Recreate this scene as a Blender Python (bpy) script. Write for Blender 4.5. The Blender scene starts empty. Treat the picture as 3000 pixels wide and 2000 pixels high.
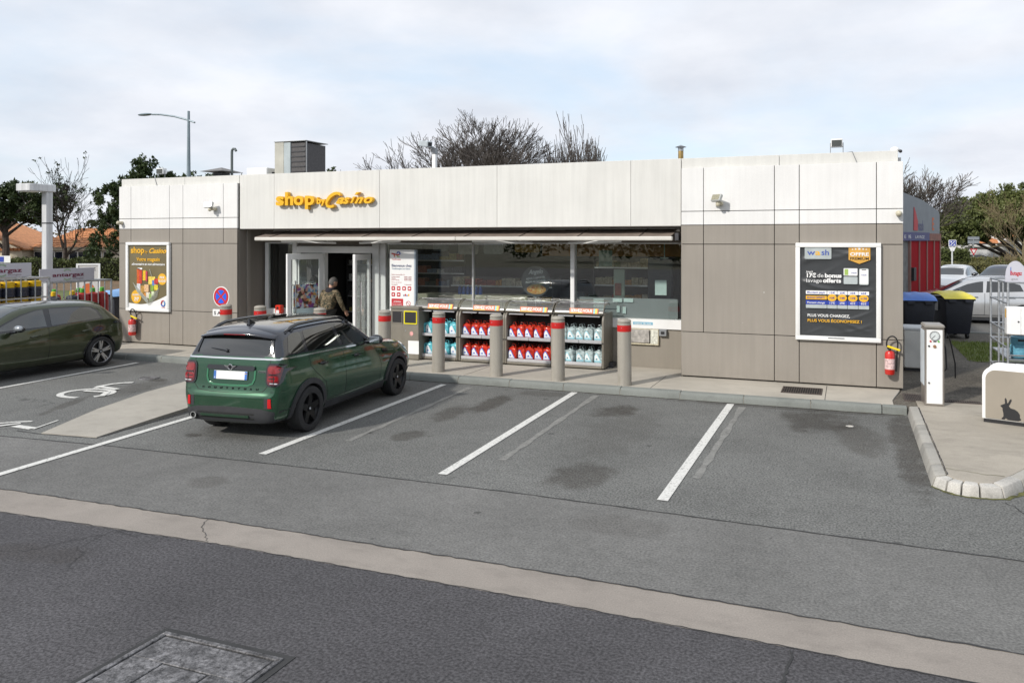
import bpy, bmesh, math, random
from mathutils import Vector, Matrix, Euler, geometry
from mathutils.bvhtree import BVHTree
RN = random.Random(11)
rad = math.radians
PI = math.pi
scene = bpy.context.scene
COL = scene.collection

# ------------------------------------------------------------------ camera
cam_d = bpy.data.cameras.new("camera")
cam = bpy.data.objects.new("camera", cam_d)
COL.objects.link(cam)
cam.location = (0, 0, 2.65)
cam.rotation_euler = (rad(90), 0, rad(20.267))
cam_d.sensor_width = 36.0
cam_d.lens = 2261.54 / 3000 * 36
cam_d.shift_x = -0.05
cam_d.shift_y = -294 / 3000
cam_d.clip_start = 0.1
cam_d.clip_end = 2000
scene.camera = cam

# ------------------------------------------------------------------ sun
SUN_DIR = Vector((0.46, 0.89, -math.tan(rad(34)))).normalized()
sun_d = bpy.data.lights.new("sun", 'SUN')
sun_d.energy = 2.55
sun_d.angle = rad(2.5)
sun_d.color = (1.0, 0.95, 0.88)
sun = bpy.data.objects.new("sun", sun_d)
COL.objects.link(sun)
sun.rotation_euler = SUN_DIR.to_track_quat('-Z', 'Y').to_euler()

# ------------------------------------------------------------------ sky
world = bpy.data.worlds.new("World")
scene.world = world
world.use_nodes = True
nt = world.node_tree
nt.nodes.clear()
N = nt.nodes.new
L = nt.links.new
w_out = N('ShaderNodeOutputWorld')
w_bg = N('ShaderNodeBackground')
w_bg.inputs['Strength'].default_value = 0.1
L(w_bg.outputs[0], w_out.inputs[0])
sky = N('ShaderNodeTexSky')
sky.sky_type = 'NISHITA'
sky.sun_disc = False
sky.sun_elevation = rad(34)
sky.sun_rotation = rad(207.3)
sky.air_density = 1.0
sky.dust_density = 1.5
w_tc = N('ShaderNodeTexCoord')
w_sep = N('ShaderNodeSeparateXYZ')
L(w_tc.outputs['Generated'], w_sep.inputs[0])
w_z = N('ShaderNodeMath'); w_z.operation = 'ABSOLUTE'
L(w_sep.outputs[2], w_z.inputs[0])
w_za = N('ShaderNodeMath'); w_za.operation = 'ADD'; w_za.inputs[1].default_value = 0.24
L(w_z.outputs[0], w_za.inputs[0])
w_cmb = N('ShaderNodeCombineXYZ')
for i in (0, 1):
    dv = N('ShaderNodeMath'); dv.operation = 'DIVIDE'
    L(w_sep.outputs[i], dv.inputs[0]); L(w_za.outputs[0], dv.inputs[1])
    L(dv.outputs[0], w_cmb.inputs[i])
w_n1 = N('ShaderNodeTexNoise')
w_n1.inputs['Scale'].default_value = 0.95
w_n1.inputs['Detail'].default_value = 7
w_n1.inputs['Roughness'].default_value = 0.52
w_n1.inputs['Distortion'].default_value = 0.35
w_map = N('ShaderNodeMapping'); w_map.inputs['Location'].default_value = (3.3, 0.6, 0)
L(w_cmb.outputs[0], w_map.inputs['Vector'])
L(w_map.outputs[0], w_n1.inputs['Vector'])
w_r1 = N('ShaderNodeMapRange')
w_r1.inputs['From Min'].default_value = 0.30
w_r1.inputs['From Max'].default_value = 0.60
w_r1.inputs['To Min'].default_value = 0.25
w_r1.inputs['To Max'].default_value = 1.0
w_r1.interpolation_type = 'SMOOTHSTEP'
L(w_n1.outputs[0], w_r1.inputs['Value'])
w_n2 = N('ShaderNodeTexNoise')
w_n2.inputs['Scale'].default_value = 2.1
w_n2.inputs['Detail'].default_value = 6
w_n2.inputs['Roughness'].default_value = 0.55
w_map2 = N('ShaderNodeMapping'); w_map2.inputs['Location'].default_value = (7.1, 3.2, 0)
L(w_cmb.outputs[0], w_map2.inputs['Vector'])
L(w_map2.outputs[0], w_n2.inputs['Vector'])
w_ramp = N('ShaderNodeValToRGB')
w_ramp.color_ramp.elements[0].position = 0.32
w_ramp.color_ramp.elements[0].color = (0.63, 0.665, 0.735, 1)
w_ramp.color_ramp.elements[1].position = 0.68
w_ramp.color_ramp.elements[1].color = (0.80, 0.82, 0.87, 1)
L(w_n2.outputs[0], w_ramp.inputs[0])
w_sc = N('ShaderNodeVectorMath'); w_sc.operation = 'SCALE'; w_sc.inputs[3].default_value = 8.7
L(w_ramp.outputs[0], w_sc.inputs[0])
w_mix = N('ShaderNodeMix'); w_mix.data_type = 'RGBA'
w_skb = N('ShaderNodeVectorMath'); w_skb.operation = 'MULTIPLY_ADD'
w_skb.inputs[1].default_value = (0.55, 0.55, 0.55)
w_skb.inputs[2].default_value = (3.2, 3.9, 4.6)
L(sky.outputs[0], w_skb.inputs[0])
L(w_r1.outputs[0], w_mix.inputs[0])
L(w_skb.outputs[0], w_mix.inputs[6])
L(w_sc.outputs[0], w_mix.inputs[7])
L(w_mix.outputs[2], w_bg.inputs[0])

# ------------------------------------------------------------------ exposure
scene.view_settings.view_transform = 'Standard'
scene.view_settings.look = 'None'
scene.view_settings.exposure = 0.45
scene.view_settings.gamma = 1.0
scene.view_settings.use_curve_mapping = False
scene.render.engine = 'CYCLES'
scene.cycles.use_denoising = True
scene.cycles.max_bounces = 8
scene.cycles.transparent_max_bounces = 12
scene.cycles.caustics_reflective = False
scene.cycles.caustics_refractive = False

# ------------------------------------------------------------------ materials
MATS = {}

def nd(t, typ, **kw):
    n = t.nodes.new(typ)
    for k, v in kw.items():
        if k in n.inputs.keys():
            n.inputs[k].default_value = v
        else:
            setattr(n, k, v)
    return n

def mth(t, op, a, b=None, clamp=False):
    n = t.nodes.new('ShaderNodeMath'); n.operation = op; n.use_clamp = clamp
    for i, x in enumerate((a, b)):
        if x is None: continue
        if isinstance(x, (int, float)): n.inputs[i].default_value = x
        else: t.links.new(x, n.inputs[i])
    return n.outputs[0]

def mixc(t, fac, a, b, blend='MIX'):
    n = t.nodes.new('ShaderNodeMix'); n.data_type = 'RGBA'; n.blend_type = blend
    for i, x in ((0, fac), (6, a), (7, b)):
        if isinstance(x, (int, float)): n.inputs[i].default_value = x
        elif isinstance(x, tuple): n.inputs[i].default_value = (*x[:3], 1)
        else: t.links.new(x, n.inputs[i])
    return n.outputs[2]

def maprange(t, v, a, b, c, d, smooth=False):
    n = t.nodes.new('ShaderNodeMapRange')
    if smooth: n.interpolation_type = 'SMOOTHSTEP'
    t.links.new(v, n.inputs[0])
    for i, x in enumerate((a, b, c, d)): n.inputs[i + 1].default_value = x
    return n.outputs[0]

def noise(t, vec, scale, detail=3, rough=0.55, dist=0.0):
    n = t.nodes.new('ShaderNodeTexNoise')
    n.inputs['Scale'].default_value = scale
    n.inputs['Detail'].default_value = detail
    n.inputs['Roughness'].default_value = rough
    n.inputs['Distortion'].default_value = dist
    t.links.new(vec, n.inputs['Vector'])
    return n.outputs[0]

def scaled(t, vec, s):
    n = t.nodes.new('ShaderNodeVectorMath'); n.operation = 'MULTIPLY'
    t.links.new(vec, n.inputs[0]); n.inputs[1].default_value = s
    return n.outputs[0]

def new_mat(name):
    m = bpy.data.materials.new(name); m.use_nodes = True
    t = m.node_tree
    return m, t, t.nodes['Principled BSDF'], t.nodes.new('ShaderNodeNewGeometry').outputs['Position']

def bump(t, b, h, strength, dist=0.01):
    n = t.nodes.new('ShaderNodeBump')
    n.inputs['Strength'].default_value = strength
    n.inputs['Distance'].default_value = dist
    t.links.new(h, n.inputs['Height'])
    t.links.new(n.outputs[0], b.inputs['Normal'])

def mat(name, col, rough=0.6, metal=0.0, var=0.12, vs=2.5, bmp=0.0, bs=60.0, coat=0.0, spec=0.5, emit=0.0, grain=0.0, gs=90):
    if name in MATS: return MATS[name]
    m, t, b, pos = new_mat(name)
    f = maprange(t, noise(t, pos, vs, 5), 0.3, 0.7, 1 - var, 1 + var)
    if grain:
        f = mth(t, 'MULTIPLY', f, maprange(t, noise(t, pos, gs, 2, 0.7), 0.25, 0.75, 1 - grain, 1 + grain))
    c = t.nodes.new('ShaderNodeVectorMath'); c.operation = 'SCALE'
    c.inputs[0].default_value = col
    t.links.new(f, c.inputs[3])
    t.links.new(c.outputs[0], b.inputs['Base Color'])
    b.inputs['Roughness'].default_value = rough
    b.inputs['Metallic'].default_value = metal
    b.inputs['Specular IOR Level'].default_value = spec
    if coat:
        b.inputs['Coat Weight'].default_value = coat
        b.inputs['Coat Roughness'].default_value = 0.03
    if bmp: bump(t, b, noise(t, pos, bs, 3), bmp, 0.01)
    if emit:
        b.inputs['Emission Color'].default_value = (*col, 1)
        b.inputs['Emission Strength'].default_value = emit
    MATS[name] = m
    return m

def car_paint(name, col, flake=0.25, rough=0.28):
    m, t, b, pos = new_mat(name)
    f = maprange(t, noise(t, pos, 420, 1), 0.3, 0.7, 1 - flake, 1 + flake)
    g = maprange(t, noise(t, pos, 3.0, 4), 0.3, 0.7, 0.92, 1.06)
    c = t.nodes.new('ShaderNodeVectorMath'); c.operation = 'SCALE'
    c.inputs[0].default_value = col
    t.links.new(mth(t, 'MULTIPLY', f, g), c.inputs[3])
    # a thin film of road dust low on the body
    sep = t.nodes.new('ShaderNodeSeparateXYZ'); t.links.new(pos, sep.inputs[0])
    d = mth(t, 'MULTIPLY', maprange(t, sep.outputs[2], 0.15, 0.75, 0.22, 0.02), maprange(t, noise(t, pos, 7, 5), 0.3, 0.7, 0.4, 1.3), True)
    t.links.new(mixc(t, d, c.outputs[0], (0.16, 0.145, 0.12)), b.inputs['Base Color'])
    b.inputs['Metallic'].default_value = 0.5
    b.inputs['Roughness'].default_value = rough
    b.inputs['Coat Weight'].default_value = 1.0
    t.links.new(maprange(t, noise(t, pos, 9, 4), 0.3, 0.7, 0.02, 0.09), b.inputs['Coat Roughness'])
    bump(t, b, noise(t, pos, 5, 2), 0.02, 0.02)
    return m

def glass_mat(name, tint, alpha_mix, rough=0.0):
    # architectural glass: see-through film plus a fresnel reflection
    m = bpy.data.materials.new(name); m.use_nodes = True
    t = m.node_tree; t.nodes.clear()
    o = t.nodes.new('ShaderNodeOutputMaterial')
    tr = t.nodes.new('ShaderNodeBsdfTransparent'); tr.inputs[0].default_value = (*tint, 1)
    gl = t.nodes.new('ShaderNodeBsdfGlossy'); gl.inputs['Roughness'].default_value = rough
    lw = t.nodes.new('ShaderNodeLayerWeight'); lw.inputs[0].default_value = 0.5
    k = mth(t, 'ADD', mth(t, 'MULTIPLY', mth(t, 'POWER', lw.outputs['Facing'], 5), 0.96), 0.04)
    k = mth(t, 'MULTIPLY', k, alpha_mix, True)
    mx = t.nodes.new('ShaderNodeMixShader')
    t.links.new(k, mx.inputs[0]); t.links.new(tr.outputs[0], mx.inputs[1]); t.links.new(gl.outputs[0], mx.inputs[2])
    t.links.new(mx.outputs[0], o.inputs[0])
    MATS[name] = m
    return m

def panel_mat(name, col, streak, dirt_z, grain=0.06):
    m, t, b, pos = new_mat(name)
    st = noise(t, scaled(t, pos, (7.0, 7.0, 0.35)), 1.6, 5, 0.6)
    f = maprange(t, st, 0.35, 0.75, 1.0, 1 - streak)
    f = mth(t, 'MULTIPLY', f, maprange(t, noise(t, pos, 1.1, 5), 0.3, 0.7, 0.95, 1.04))
    f = mth(t, 'MULTIPLY', f, maprange(t, noise(t, pos, 120, 2, 0.7), 0.25, 0.75, 1 - grain, 1 + grain))
    c = t.nodes.new('ShaderNodeVectorMath'); c.operation = 'SCALE'
    c.inputs[0].default_value = col; t.links.new(f, c.inputs[3])
    sep = t.nodes.new('ShaderNodeSeparateXYZ'); t.links.new(pos, sep.inputs[0])
    d = mth(t, 'MULTIPLY', maprange(t, sep.outputs[2], dirt_z - 0.35, dirt_z + 0.3, 0.6, 0.0), maprange(t, noise(t, pos, 5, 6), 0.35, 0.65, 0.1, 1.3), True)
    cc = mixc(t, d, c.outputs[0], (0.20, 0.18, 0.15))
    # chipped paint
    chip = maprange(t, noise(t, pos, 9, 2, 0.4), 0.80, 0.81, 0.0, 0.7)
    cc = mixc(t, chip, cc, (0.62, 0.6, 0.56))
    t.links.new(cc, b.inputs['Base Color'])
    b.inputs['Roughness'].default_value = 0.62
    bump(t, b, noise(t, pos, 70, 3), 0.08, 0.004)
    MATS[name] = m
    return m

def asphalt_mat(name, col, spread, stains=(), patch=0.19):
    m, t, b, pos = new_mat(name)
    g1 = maprange(t, noise(t, pos, 46, 1, 0.6), 0.32, 0.68, 1 - spread * 1.7, 1 + spread * 1.7)
    g2 = maprange(t, noise(t, pos, 130, 2, 0.7), 0.25, 0.75, 1 - spread, 1 + spread)
    g3 = maprange(t, noise(t, pos, 0.45, 6, 0.6, 0.5), 0.3, 0.7, 1 - patch, 1 + patch)
    g4 = maprange(t, noise(t, pos, 7, 5, 0.7), 0.3, 0.7, 0.87, 1.12)
    f = mth(t, 'MULTIPLY', mth(t, 'MULTIPLY', g1, g2), mth(t, 'MULTIPLY', g3, g4))
    # small droplets and chewing gum spots
    vo = t.nodes.new('ShaderNodeTexVoronoi'); vo.inputs['Scale'].default_value = 2.1
    t.links.new(pos, vo.inputs['Vector'])
    rnd = t.nodes.new('ShaderNodeSeparateColor'); t.links.new(vo.outputs['Color'], rnd.inputs[0])
    rr = maprange(t, rnd.outputs[0], 0.5, 1.0, 0.0, 0.10)
    dd = mth(t, 'SUBTRACT', vo.outputs['Distance'], rr)
    dd = mth(t, 'ADD', dd, maprange(t, noise(t, pos, 30, 3), 0.3, 0.7, -0.025, 0.025))
    f = mth(t, 'MULTIPLY', f, maprange(t, dd, -0.012, 0.02, 0.55, 1.0))
    # hairline cracks and a pale tyre-polished sheen
    cr = t.nodes.new('ShaderNodeTexVoronoi'); cr.feature = 'DISTANCE_TO_EDGE'; cr.inputs['Scale'].default_value = 0.42
    wv_ = t.nodes.new('ShaderNodeTexNoise'); wv_.inputs['Scale'].default_value = 1.6; wv_.inputs['Detail'].default_value = 5
    t.links.new(pos, wv_.inputs['Vector'])
    wa = t.nodes.new('ShaderNodeVectorMath'); wa.operation = 'MULTIPLY_ADD'; wa.inputs[1].default_value = (0.8, 0.8, 0.8)
    t.links.new(wv_.outputs['Color'], wa.inputs[0]); t.links.new(pos, wa.inputs[2]); t.links.new(wa.outputs[0], cr.inputs['Vector'])
    ck = maprange(t, cr.outputs['Distance'], 0.002, 0.007, 0.62, 1.0)
    cm = maprange(t, noise(t, pos, 0.35, 3), 0.56, 0.66, 0.0, 1.0)
    f = mth(t, 'MULTIPLY', f, mth(t, 'SUBTRACT', 1.0, mth(t, 'MULTIPLY', mth(t, 'SUBTRACT', 1.0, ck), cm)))
    fk = None
    if stains:
        sep = t.nodes.new('ShaderNodeSeparateXYZ'); t.links.new(pos, sep.inputs[0])
        wob = maprange(t, noise(t, pos, 2.6, 6, 0.68), 0.25, 0.75, -0.85, 0.85)
        wob2 = maprange(t, noise(t, pos, 14, 4, 0.7), 0.3, 0.7, 0.5, 1.15)
        for (sx, sy, rx, ry, an, dk) in stains:
            ca, sa = math.cos(rad(an)), math.sin(rad(an))
            dx = mth(t, 'SUBTRACT', sep.outputs[0], sx); dy = mth(t, 'SUBTRACT', sep.outputs[1], sy)
            u = mth(t, 'DIVIDE', mth(t, 'ADD', mth(t, 'MULTIPLY', dx, ca), mth(t, 'MULTIPLY', dy, sa)), rx)
            v = mth(t, 'DIVIDE', mth(t, 'SUBTRACT', mth(t, 'MULTIPLY', dy, ca), mth(t, 'MULTIPLY', dx, sa)), ry)
            r2 = mth(t, 'ADD', mth(t, 'MULTIPLY', u, u), mth(t, 'MULTIPLY', v, v))
            k = maprange(t, mth(t, 'ADD', r2, wob), 0.25, 1.35, dk * 1.25, 0.0, True)
            k = mth(t, 'MULTIPLY', k, wob2, True)
            fk = mth(t, 'SUBTRACT', 1.0, k) if fk is None else mth(t, 'MULTIPLY', fk, mth(t, 'SUBTRACT', 1.0, k))
    c = t.nodes.new('ShaderNodeVectorMath'); c.operation = 'SCALE'
    c.inputs[0].default_value = col; t.links.new(f, c.inputs[3])
    cc = c.outputs[0]
    if fk is not None:
        br = t.nodes.new('ShaderNodeVectorMath'); br.operation = 'SCALE'; br.inputs[0].default_value = (0.036, 0.030, 0.024); t.links.new(f, br.inputs[3])
        cc = mixc(t, fk, br.outputs[0], cc)
    t.links.new(cc, b.inputs['Base Color'])
    b.inputs['Roughness'].default_value = 0.85
    b.inputs['Specular IOR Level'].default_value = 0.3
    h = mth(t, 'ADD', noise(t, pos, 60, 3, 0.7), mth(t, 'MULTIPLY', noise(t, pos, 160, 2), 0.6))
    bump(t, b, h, 0.5, 0.008)
    MATS[name] = m
    return m

def concrete_mat(name, col, spread=0.1, dirt=0.35):
    m, t, b, pos = new_mat(name)
    f = mth(t, 'MULTIPLY', maprange(t, noise(t, pos, 0.9, 6, 0.62, 0.4), 0.3, 0.7, 0.84, 1.1),
            maprange(t, noise(t, pos, 75, 3, 0.7), 0.25, 0.75, 1 - spread, 1 + spread))
    c = t.nodes.new('ShaderNodeVectorMath'); c.operation = 'SCALE'
    c.inputs[0].default_value = col; t.links.new(f, c.inputs[3])
    d = maprange(t, noise(t, scaled(t, pos, (1, 1.8, 1)), 2.2, 6, 0.65), 0.5, 0.78, 0.0, dirt)
    cc = mixc(t, d, c.outputs[0], tuple(x * 0.42 for x in col))
    t.links.new(cc, b.inputs['Base Color'])
    b.inputs['Roughness'].default_value = 0.88
    bump(t, b, noise(t, pos, 90, 3), 0.25, 0.005)
    MATS[name] = m
    return m

def paint_mat(name, under):
    # worn road paint: flakes off to the asphalt below
    m, t, b, pos = new_mat(name)
    w = maprange(t, noise(t, pos, 30, 5, 0.75), 0.40, 0.47, 0.8, 0.0)
    w2 = maprange(t, noise(t, pos, 3, 3), 0.3, 0.7, 0.25, 1.0)
    g = maprange(t, noise(t, pos, 90, 2, 0.7), 0.25, 0.75, 0.85, 1.08)
    c = t.nodes.new('ShaderNodeVectorMath'); c.operation = 'SCALE'
    c.inputs[0].default_value = (0.66, 0.655, 0.62); t.links.new(g, c.inputs[3])
    t.links.new(mixc(t, mth(t, 'MULTIPLY', w, w2), c.outputs[0], under), b.inputs['Base Color'])
    b.inputs['Roughness'].default_value = 0.75
    bump(t, b, noise(t, pos, 80, 3), 0.3, 0.005)
    MATS[name] = m
    return m

def roof_tile_mat(name):
    m, t, b, pos = new_mat(name)
    f = maprange(t, noise(t, pos, 5, 4, 0.7), 0.3, 0.7, 0.7, 1.25)
    c = t.nodes.new('ShaderNodeVectorMath'); c.operation = 'SCALE'
    c.inputs[0].default_value = (0.58, 0.255, 0.11); t.links.new(f, c.inputs[3])
    t.links.new(c.outputs[0], b.inputs['Base Color'])
    b.inputs['Roughness'].default_value = 0.8
    MATS[name] = m
    return m

def ground_mix_mat(name, a, b_, c_, s1, s2):
    m, t, b, pos = new_mat(name)
    k = maprange(t, noise(t, pos, s1, 6, 0.65), 0.4, 0.6, 0, 1)
    k2 = maprange(t, noise(t, pos, s2, 4, 0.7), 0.35, 0.65, 0, 1)
    t.links.new(mixc(t, mth(t, 'MULTIPLY', k2, 0.6), mixc(t, k, a, b_), c_), b.inputs['Base Color'])
    b.inputs['Roughness'].default_value = 0.95
    bump(t, b, noise(t, pos, s2, 4), 0.5, 0.03)
    MATS[name] = m
    return m

def leaf_mat(name, a, b_, scale=1.5, rough=0.6):
    m, t, b, pos = new_mat(name)
    oi = t.nodes.new('ShaderNodeNewGeometry')
    k = mth(t, 'ADD', mth(t, 'MULTIPLY', noise(t, pos, scale, 4, 0.6), 0.9), mth(t, 'MULTIPLY', noise(t, pos, 14, 2), 0.6))
    k = maprange(t, k, 0.5, 1.0, 0, 1)
    t.links.new(mixc(t, k, a, b_), b.inputs['Base Color'])
    b.inputs['Roughness'].default_value = rough
    b.inputs['Specular IOR Level'].default_value = 0.3
    MATS[name] = m
    return m

def camo_mat(name):
    m, t, b, pos = new_mat(name)
    v = scaled(t, pos, (1.0, 1.0, 1.6))
    a = maprange(t, noise(t, v, 9, 2, 0.5, 1.0), 0.49, 0.51, 0, 1)
    c = maprange(t, noise(t, scaled(t, pos, (1.2, 1.0, 1.9)), 12, 2, 0.5, 1.2), 0.55, 0.57, 0, 1)
    k = mixc(t, a, (0.20, 0.155, 0.095), (0.085, 0.065, 0.035))
    k = mixc(t, c, k, (0.03, 0.035, 0.022))
    t.links.new(k, b.inputs['Base Color'])
    b.inputs['Roughness'].default_value = 0.9
    bump(t, b, noise(t, pos, 22, 4), 0.6, 0.02)
    MATS[name] = m
    return m

def blotch_mat(name, cols, scale):
    # printed sheet of mixed colour patches
    m, t, b, pos = new_mat(name)
    vo = t.nodes.new('ShaderNodeTexVoronoi'); vo.inputs['Scale'].default_value = scale
    mp = t.nodes.new('ShaderNodeVectorMath'); mp.operation = 'ADD'
    nn = t.nodes.new('ShaderNodeTexNoise'); nn.inputs['Scale'].default_value = scale * 0.7
    t.links.new(pos, nn.inputs['Vector'])
    sc = t.nodes.new('ShaderNodeVectorMath'); sc.operation = 'SCALE'; sc.inputs[3].default_value = 0.12
    t.links.new(nn.outputs['Color'], sc.inputs[0])
    t.links.new(pos, mp.inputs[0]); t.links.new(sc.outputs[0], mp.inputs[1])
    t.links.new(mp.outputs[0], vo.inputs['Vector'])
    s = t.nodes.new('ShaderNodeSeparateColor'); t.links.new(vo.outputs['Color'], s.inputs[0])
    r = t.nodes.new('ShaderNodeValToRGB'); r.color_ramp.interpolation = 'CONSTANT'
    e = r.color_ramp.elements
    for i, c in enumerate(cols):
        if i < 2: el = e[i]; el.position = i / len(cols)
        else: el = e.new(i / len(cols))
        el.color = (*c, 1)
    t.links.new(s.outputs[0], r.inputs[0])
    t.links.new(r.outputs[0], b.inputs['Base Color'])
    b.inputs['Roughness'].default_value = 0.4
    MATS[name] = m
    return m
# ------------------------------------------------------------------ geometry helpers
class MB:
    def __init__(s):
        s.v = []; s.f = []; s.m = []
    def add(s, verts, faces, mi=0):
        o = len(s.v)
        s.v += [tuple(p) for p in verts]
        for f in faces:
            s.f.append([i + o for i in f]); s.m.append(mi)
        return s
    def box(s, x0, x1, y0, y1, z0, z1, mi=0):
        return s.add([(x0, y0, z0), (x1, y0, z0), (x1, y1, z0), (x0, y1, z0), (x0, y0, z1), (x1, y0, z1), (x1, y1, z1), (x0, y1, z1)],
                     [(0, 3, 2, 1), (4, 5, 6, 7), (0, 1, 5, 4), (1, 2, 6, 5), (2, 3, 7, 6), (3, 0, 4, 7)], mi)
    def obox(s, c, size, rot=None, mi=0):
        h = Vector(size) / 2
        M = rot if rot is not None else Matrix.Identity(3)
        P = [Vector(c) + M @ Vector((sx * h.x, sy * h.y, sz * h.z)) for sz in (-1, 1) for sx, sy in ((-1, -1), (1, -1), (1, 1), (-1, 1))]
        return s.add(P, [(0, 3, 2, 1), (4, 5, 6, 7), (0, 1, 5, 4), (1, 2, 6, 5), (2, 3, 7, 6), (3, 0, 4, 7)], mi)
    def tube(s, pts, r, n=8, caps=True, mi=0):
        pts = [Vector(p) for p in pts]
        rs = r if isinstance(r, (list, tuple)) else [r] * len(pts)
        ring0 = len(s.v)
        up = None
        for i, p in enumerate(pts):
            if i == 0: d = pts[1] - pts[0]
            elif i == len(pts) - 1: d = pts[-1] - pts[-2]
            else: d = (pts[i + 1] - pts[i - 1])
            if d.length < 1e-9: d = Vector((0, 0, 1))
            d.normalize()
            if up is None:
                up = d.orthogonal().normalized()
            else:
                up = (up - d * up.dot(d))
                up = up.normalized() if up.length > 1e-6 else d.orthogonal().normalized()
            w = d.cross(up)
            for k in range(n):
                a = 2 * PI * k / n
                s.v.append(tuple(p + (up * math.cos(a) + w * math.sin(a)) * rs[i]))
        for i in range(len(pts) - 1):
            for k in range(n):
                a = ring0 + i * n + k; b = ring0 + i * n + (k + 1) % n
                s.f.append([a, b, b + n, a + n]); s.m.append(mi)
        if caps:
            s.f.append([ring0 + k for k in range(n)][::-1]); s.m.append(mi)
            e = ring0 + (len(pts) - 1) * n
            s.f.append([e + k for k in range(n)]); s.m.append(mi)
        return s
    def cyl(s, p0, p1, r, r1=None, n=16, mi=0):
        return s.tube([p0, p1], [r, r if r1 is None else r1], n, True, mi)
    def lathe(s, prof, c=(0, 0, 0), n=24, axis='z', mi=0):
        o = len(s.v); m = len(prof)
        for k in range(n):
            a = 2 * PI * k / n
            for r, h in prof:
                x, y = r * math.cos(a), r * math.sin(a)
                if axis == 'z': p = (c[0] + x, c[1] + y, c[2] + h)
                elif axis == 'y': p = (c[0] + x, c[1] + h, c[2] + y)
                else: p = (c[0] + h, c[1] + x, c[2] + y)
                s.v.append(p)
        for k in range(n):
            for j in range(m - 1):
                a = o + k * m + j; b = o + ((k + 1) % n) * m + j
                s.f.append([a, b, b + 1, a + 1]); s.m.append(mi)
        return s
    def prism(s, poly, h0, h1, plane='xz', mi=0):
        n = len(poly)
        def P(a, b, h):
            return (a, h, b) if plane == 'xz' else ((a, b, h) if plane == 'xy' else (h, a, b))
        V = [P(a, b, h0) for a, b in poly] + [P(a, b, h1) for a, b in poly]
        F = [list(range(n))[::-1], list(range(n, 2 * n))] + [[i, (i + 1) % n, n + (i + 1) % n, n + i] for i in range(n)]
        return s.add(V, F, mi)
    def sphere(s, c, r, n=12, m=8, sc=(1, 1, 1), mi=0):
        prof = [(max(1e-4, r * math.sin(PI * j / m)), -r * math.cos(PI * j / m)) for j in range(m + 1)]
        o = len(s.v)
        s.lathe(prof, (0, 0, 0), n, 'z', mi)
        for i in range(o, len(s.v)):
            x, y, z = s.v[i]
            s.v[i] = (c[0] + x * sc[0], c[1] + y * sc[1], c[2] + z * sc[2])
        return s
    def build(s, name, mats, parent=None, bevel=0.0, smooth=True, recalc=True, angle=35, seg=1, kind=None, label=None):
        me = bpy.data.meshes.new(name)
        me.from_pydata(s.v, [], s.f)
        if not isinstance(mats, (list, tuple)): mats = [mats]
        for m in mats: me.materials.append(m)
        if len(mats) > 1: me.polygons.foreach_set('material_index', s.m)
        if recalc or bevel:
            bm = bmesh.new(); bm.from_mesh(me)
            if recalc: bmesh.ops.recalc_face_normals(bm, faces=bm.faces)
            if bevel:
                es = [e for e in bm.edges if e.is_manifold and e.calc_face_angle(0) > rad(35)]
                bmesh.ops.bevel(bm, geom=es, offset=bevel, segments=seg, affect='EDGES', profile=0.5, clamp_overlap=True)
            bm.to_mesh(me); bm.free()
        if smooth:
            me.polygons.foreach_set('use_smooth', [True] * len(me.polygons))
            me.set_sharp_from_angle(angle=rad(angle))
        return link(name, me, parent, kind, label)

def link(name, me, parent=None, kind=None, label=None):
    o = bpy.data.objects.new(name, me)
    COL.objects.link(o)
    if parent is not None: o.parent = parent
    if kind: o['kind'] = kind
    if label: o['label'] = label
    return o

def tag(o, label, cat, group=None, kind=None):
    o['label'] = label; o['category'] = cat
    if group: o['group'] = group
    if kind: o['kind'] = kind
    return o

def thing(name, label, cat, loc=(0, 0, 0), rz=0.0, group=None):
    o = bpy.data.objects.new(name, None)
    COL.objects.link(o)
    o.empty_display_size = 0.2
    o.location = loc; o.rotation_euler = (0, 0, rz)
    return tag(o, label, cat, group)

def struct(o):
    o['kind'] = 'structure'
    return o

def copy_tree(o, parent=None):
    c = o.copy(); COL.objects.link(c)
    if parent is not None: c.parent = parent
    for ch in list(o.children): copy_tree(ch, c)
    return c

def box(name, m, x0, x1, y0, y1, z0, z1, parent=None, bevel=0.004, **kw):
    return MB().box(x0, x1, y0, y1, z0, z1).build(name, m, parent, bevel=bevel, **kw)

def rrect(x0, x1, y0, y1, r, n=5):
    P = []
    for cx, cy, a0 in ((x1 - r, y1 - r, 0), (x0 + r, y1 - r, 90), (x0 + r, y0 + r, 180), (x1 - r, y0 + r, 270)):
        for k in range(n + 1):
            a = rad(a0 + 90 * k / n)
            P.append((cx + r * math.cos(a), cy + r * math.sin(a)))
    return P

def circ(cx, cy, rx, ry=None, n=24):
    ry = rx if ry is None else ry
    return [(cx + rx * math.cos(2 * PI * k / n), cy + ry * math.sin(2 * PI * k / n)) for k in range(n)]

# ---- lettering: font curves are turned into meshes all at once at the end
TEXTS = []
def text(s, loc, size, m, parent, rot=(PI / 2, 0, 0), width=None, depth=0.0015, bold=0.0, shear=0.0, align='LEFT', name='lettering', bevel=0.0):
    o = link(name, bpy.data.meshes.new(name), parent)
    TEXTS.append((o, s, loc, size, m, rot, width, depth, bold, shear, align, bevel))
    return o

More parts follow.
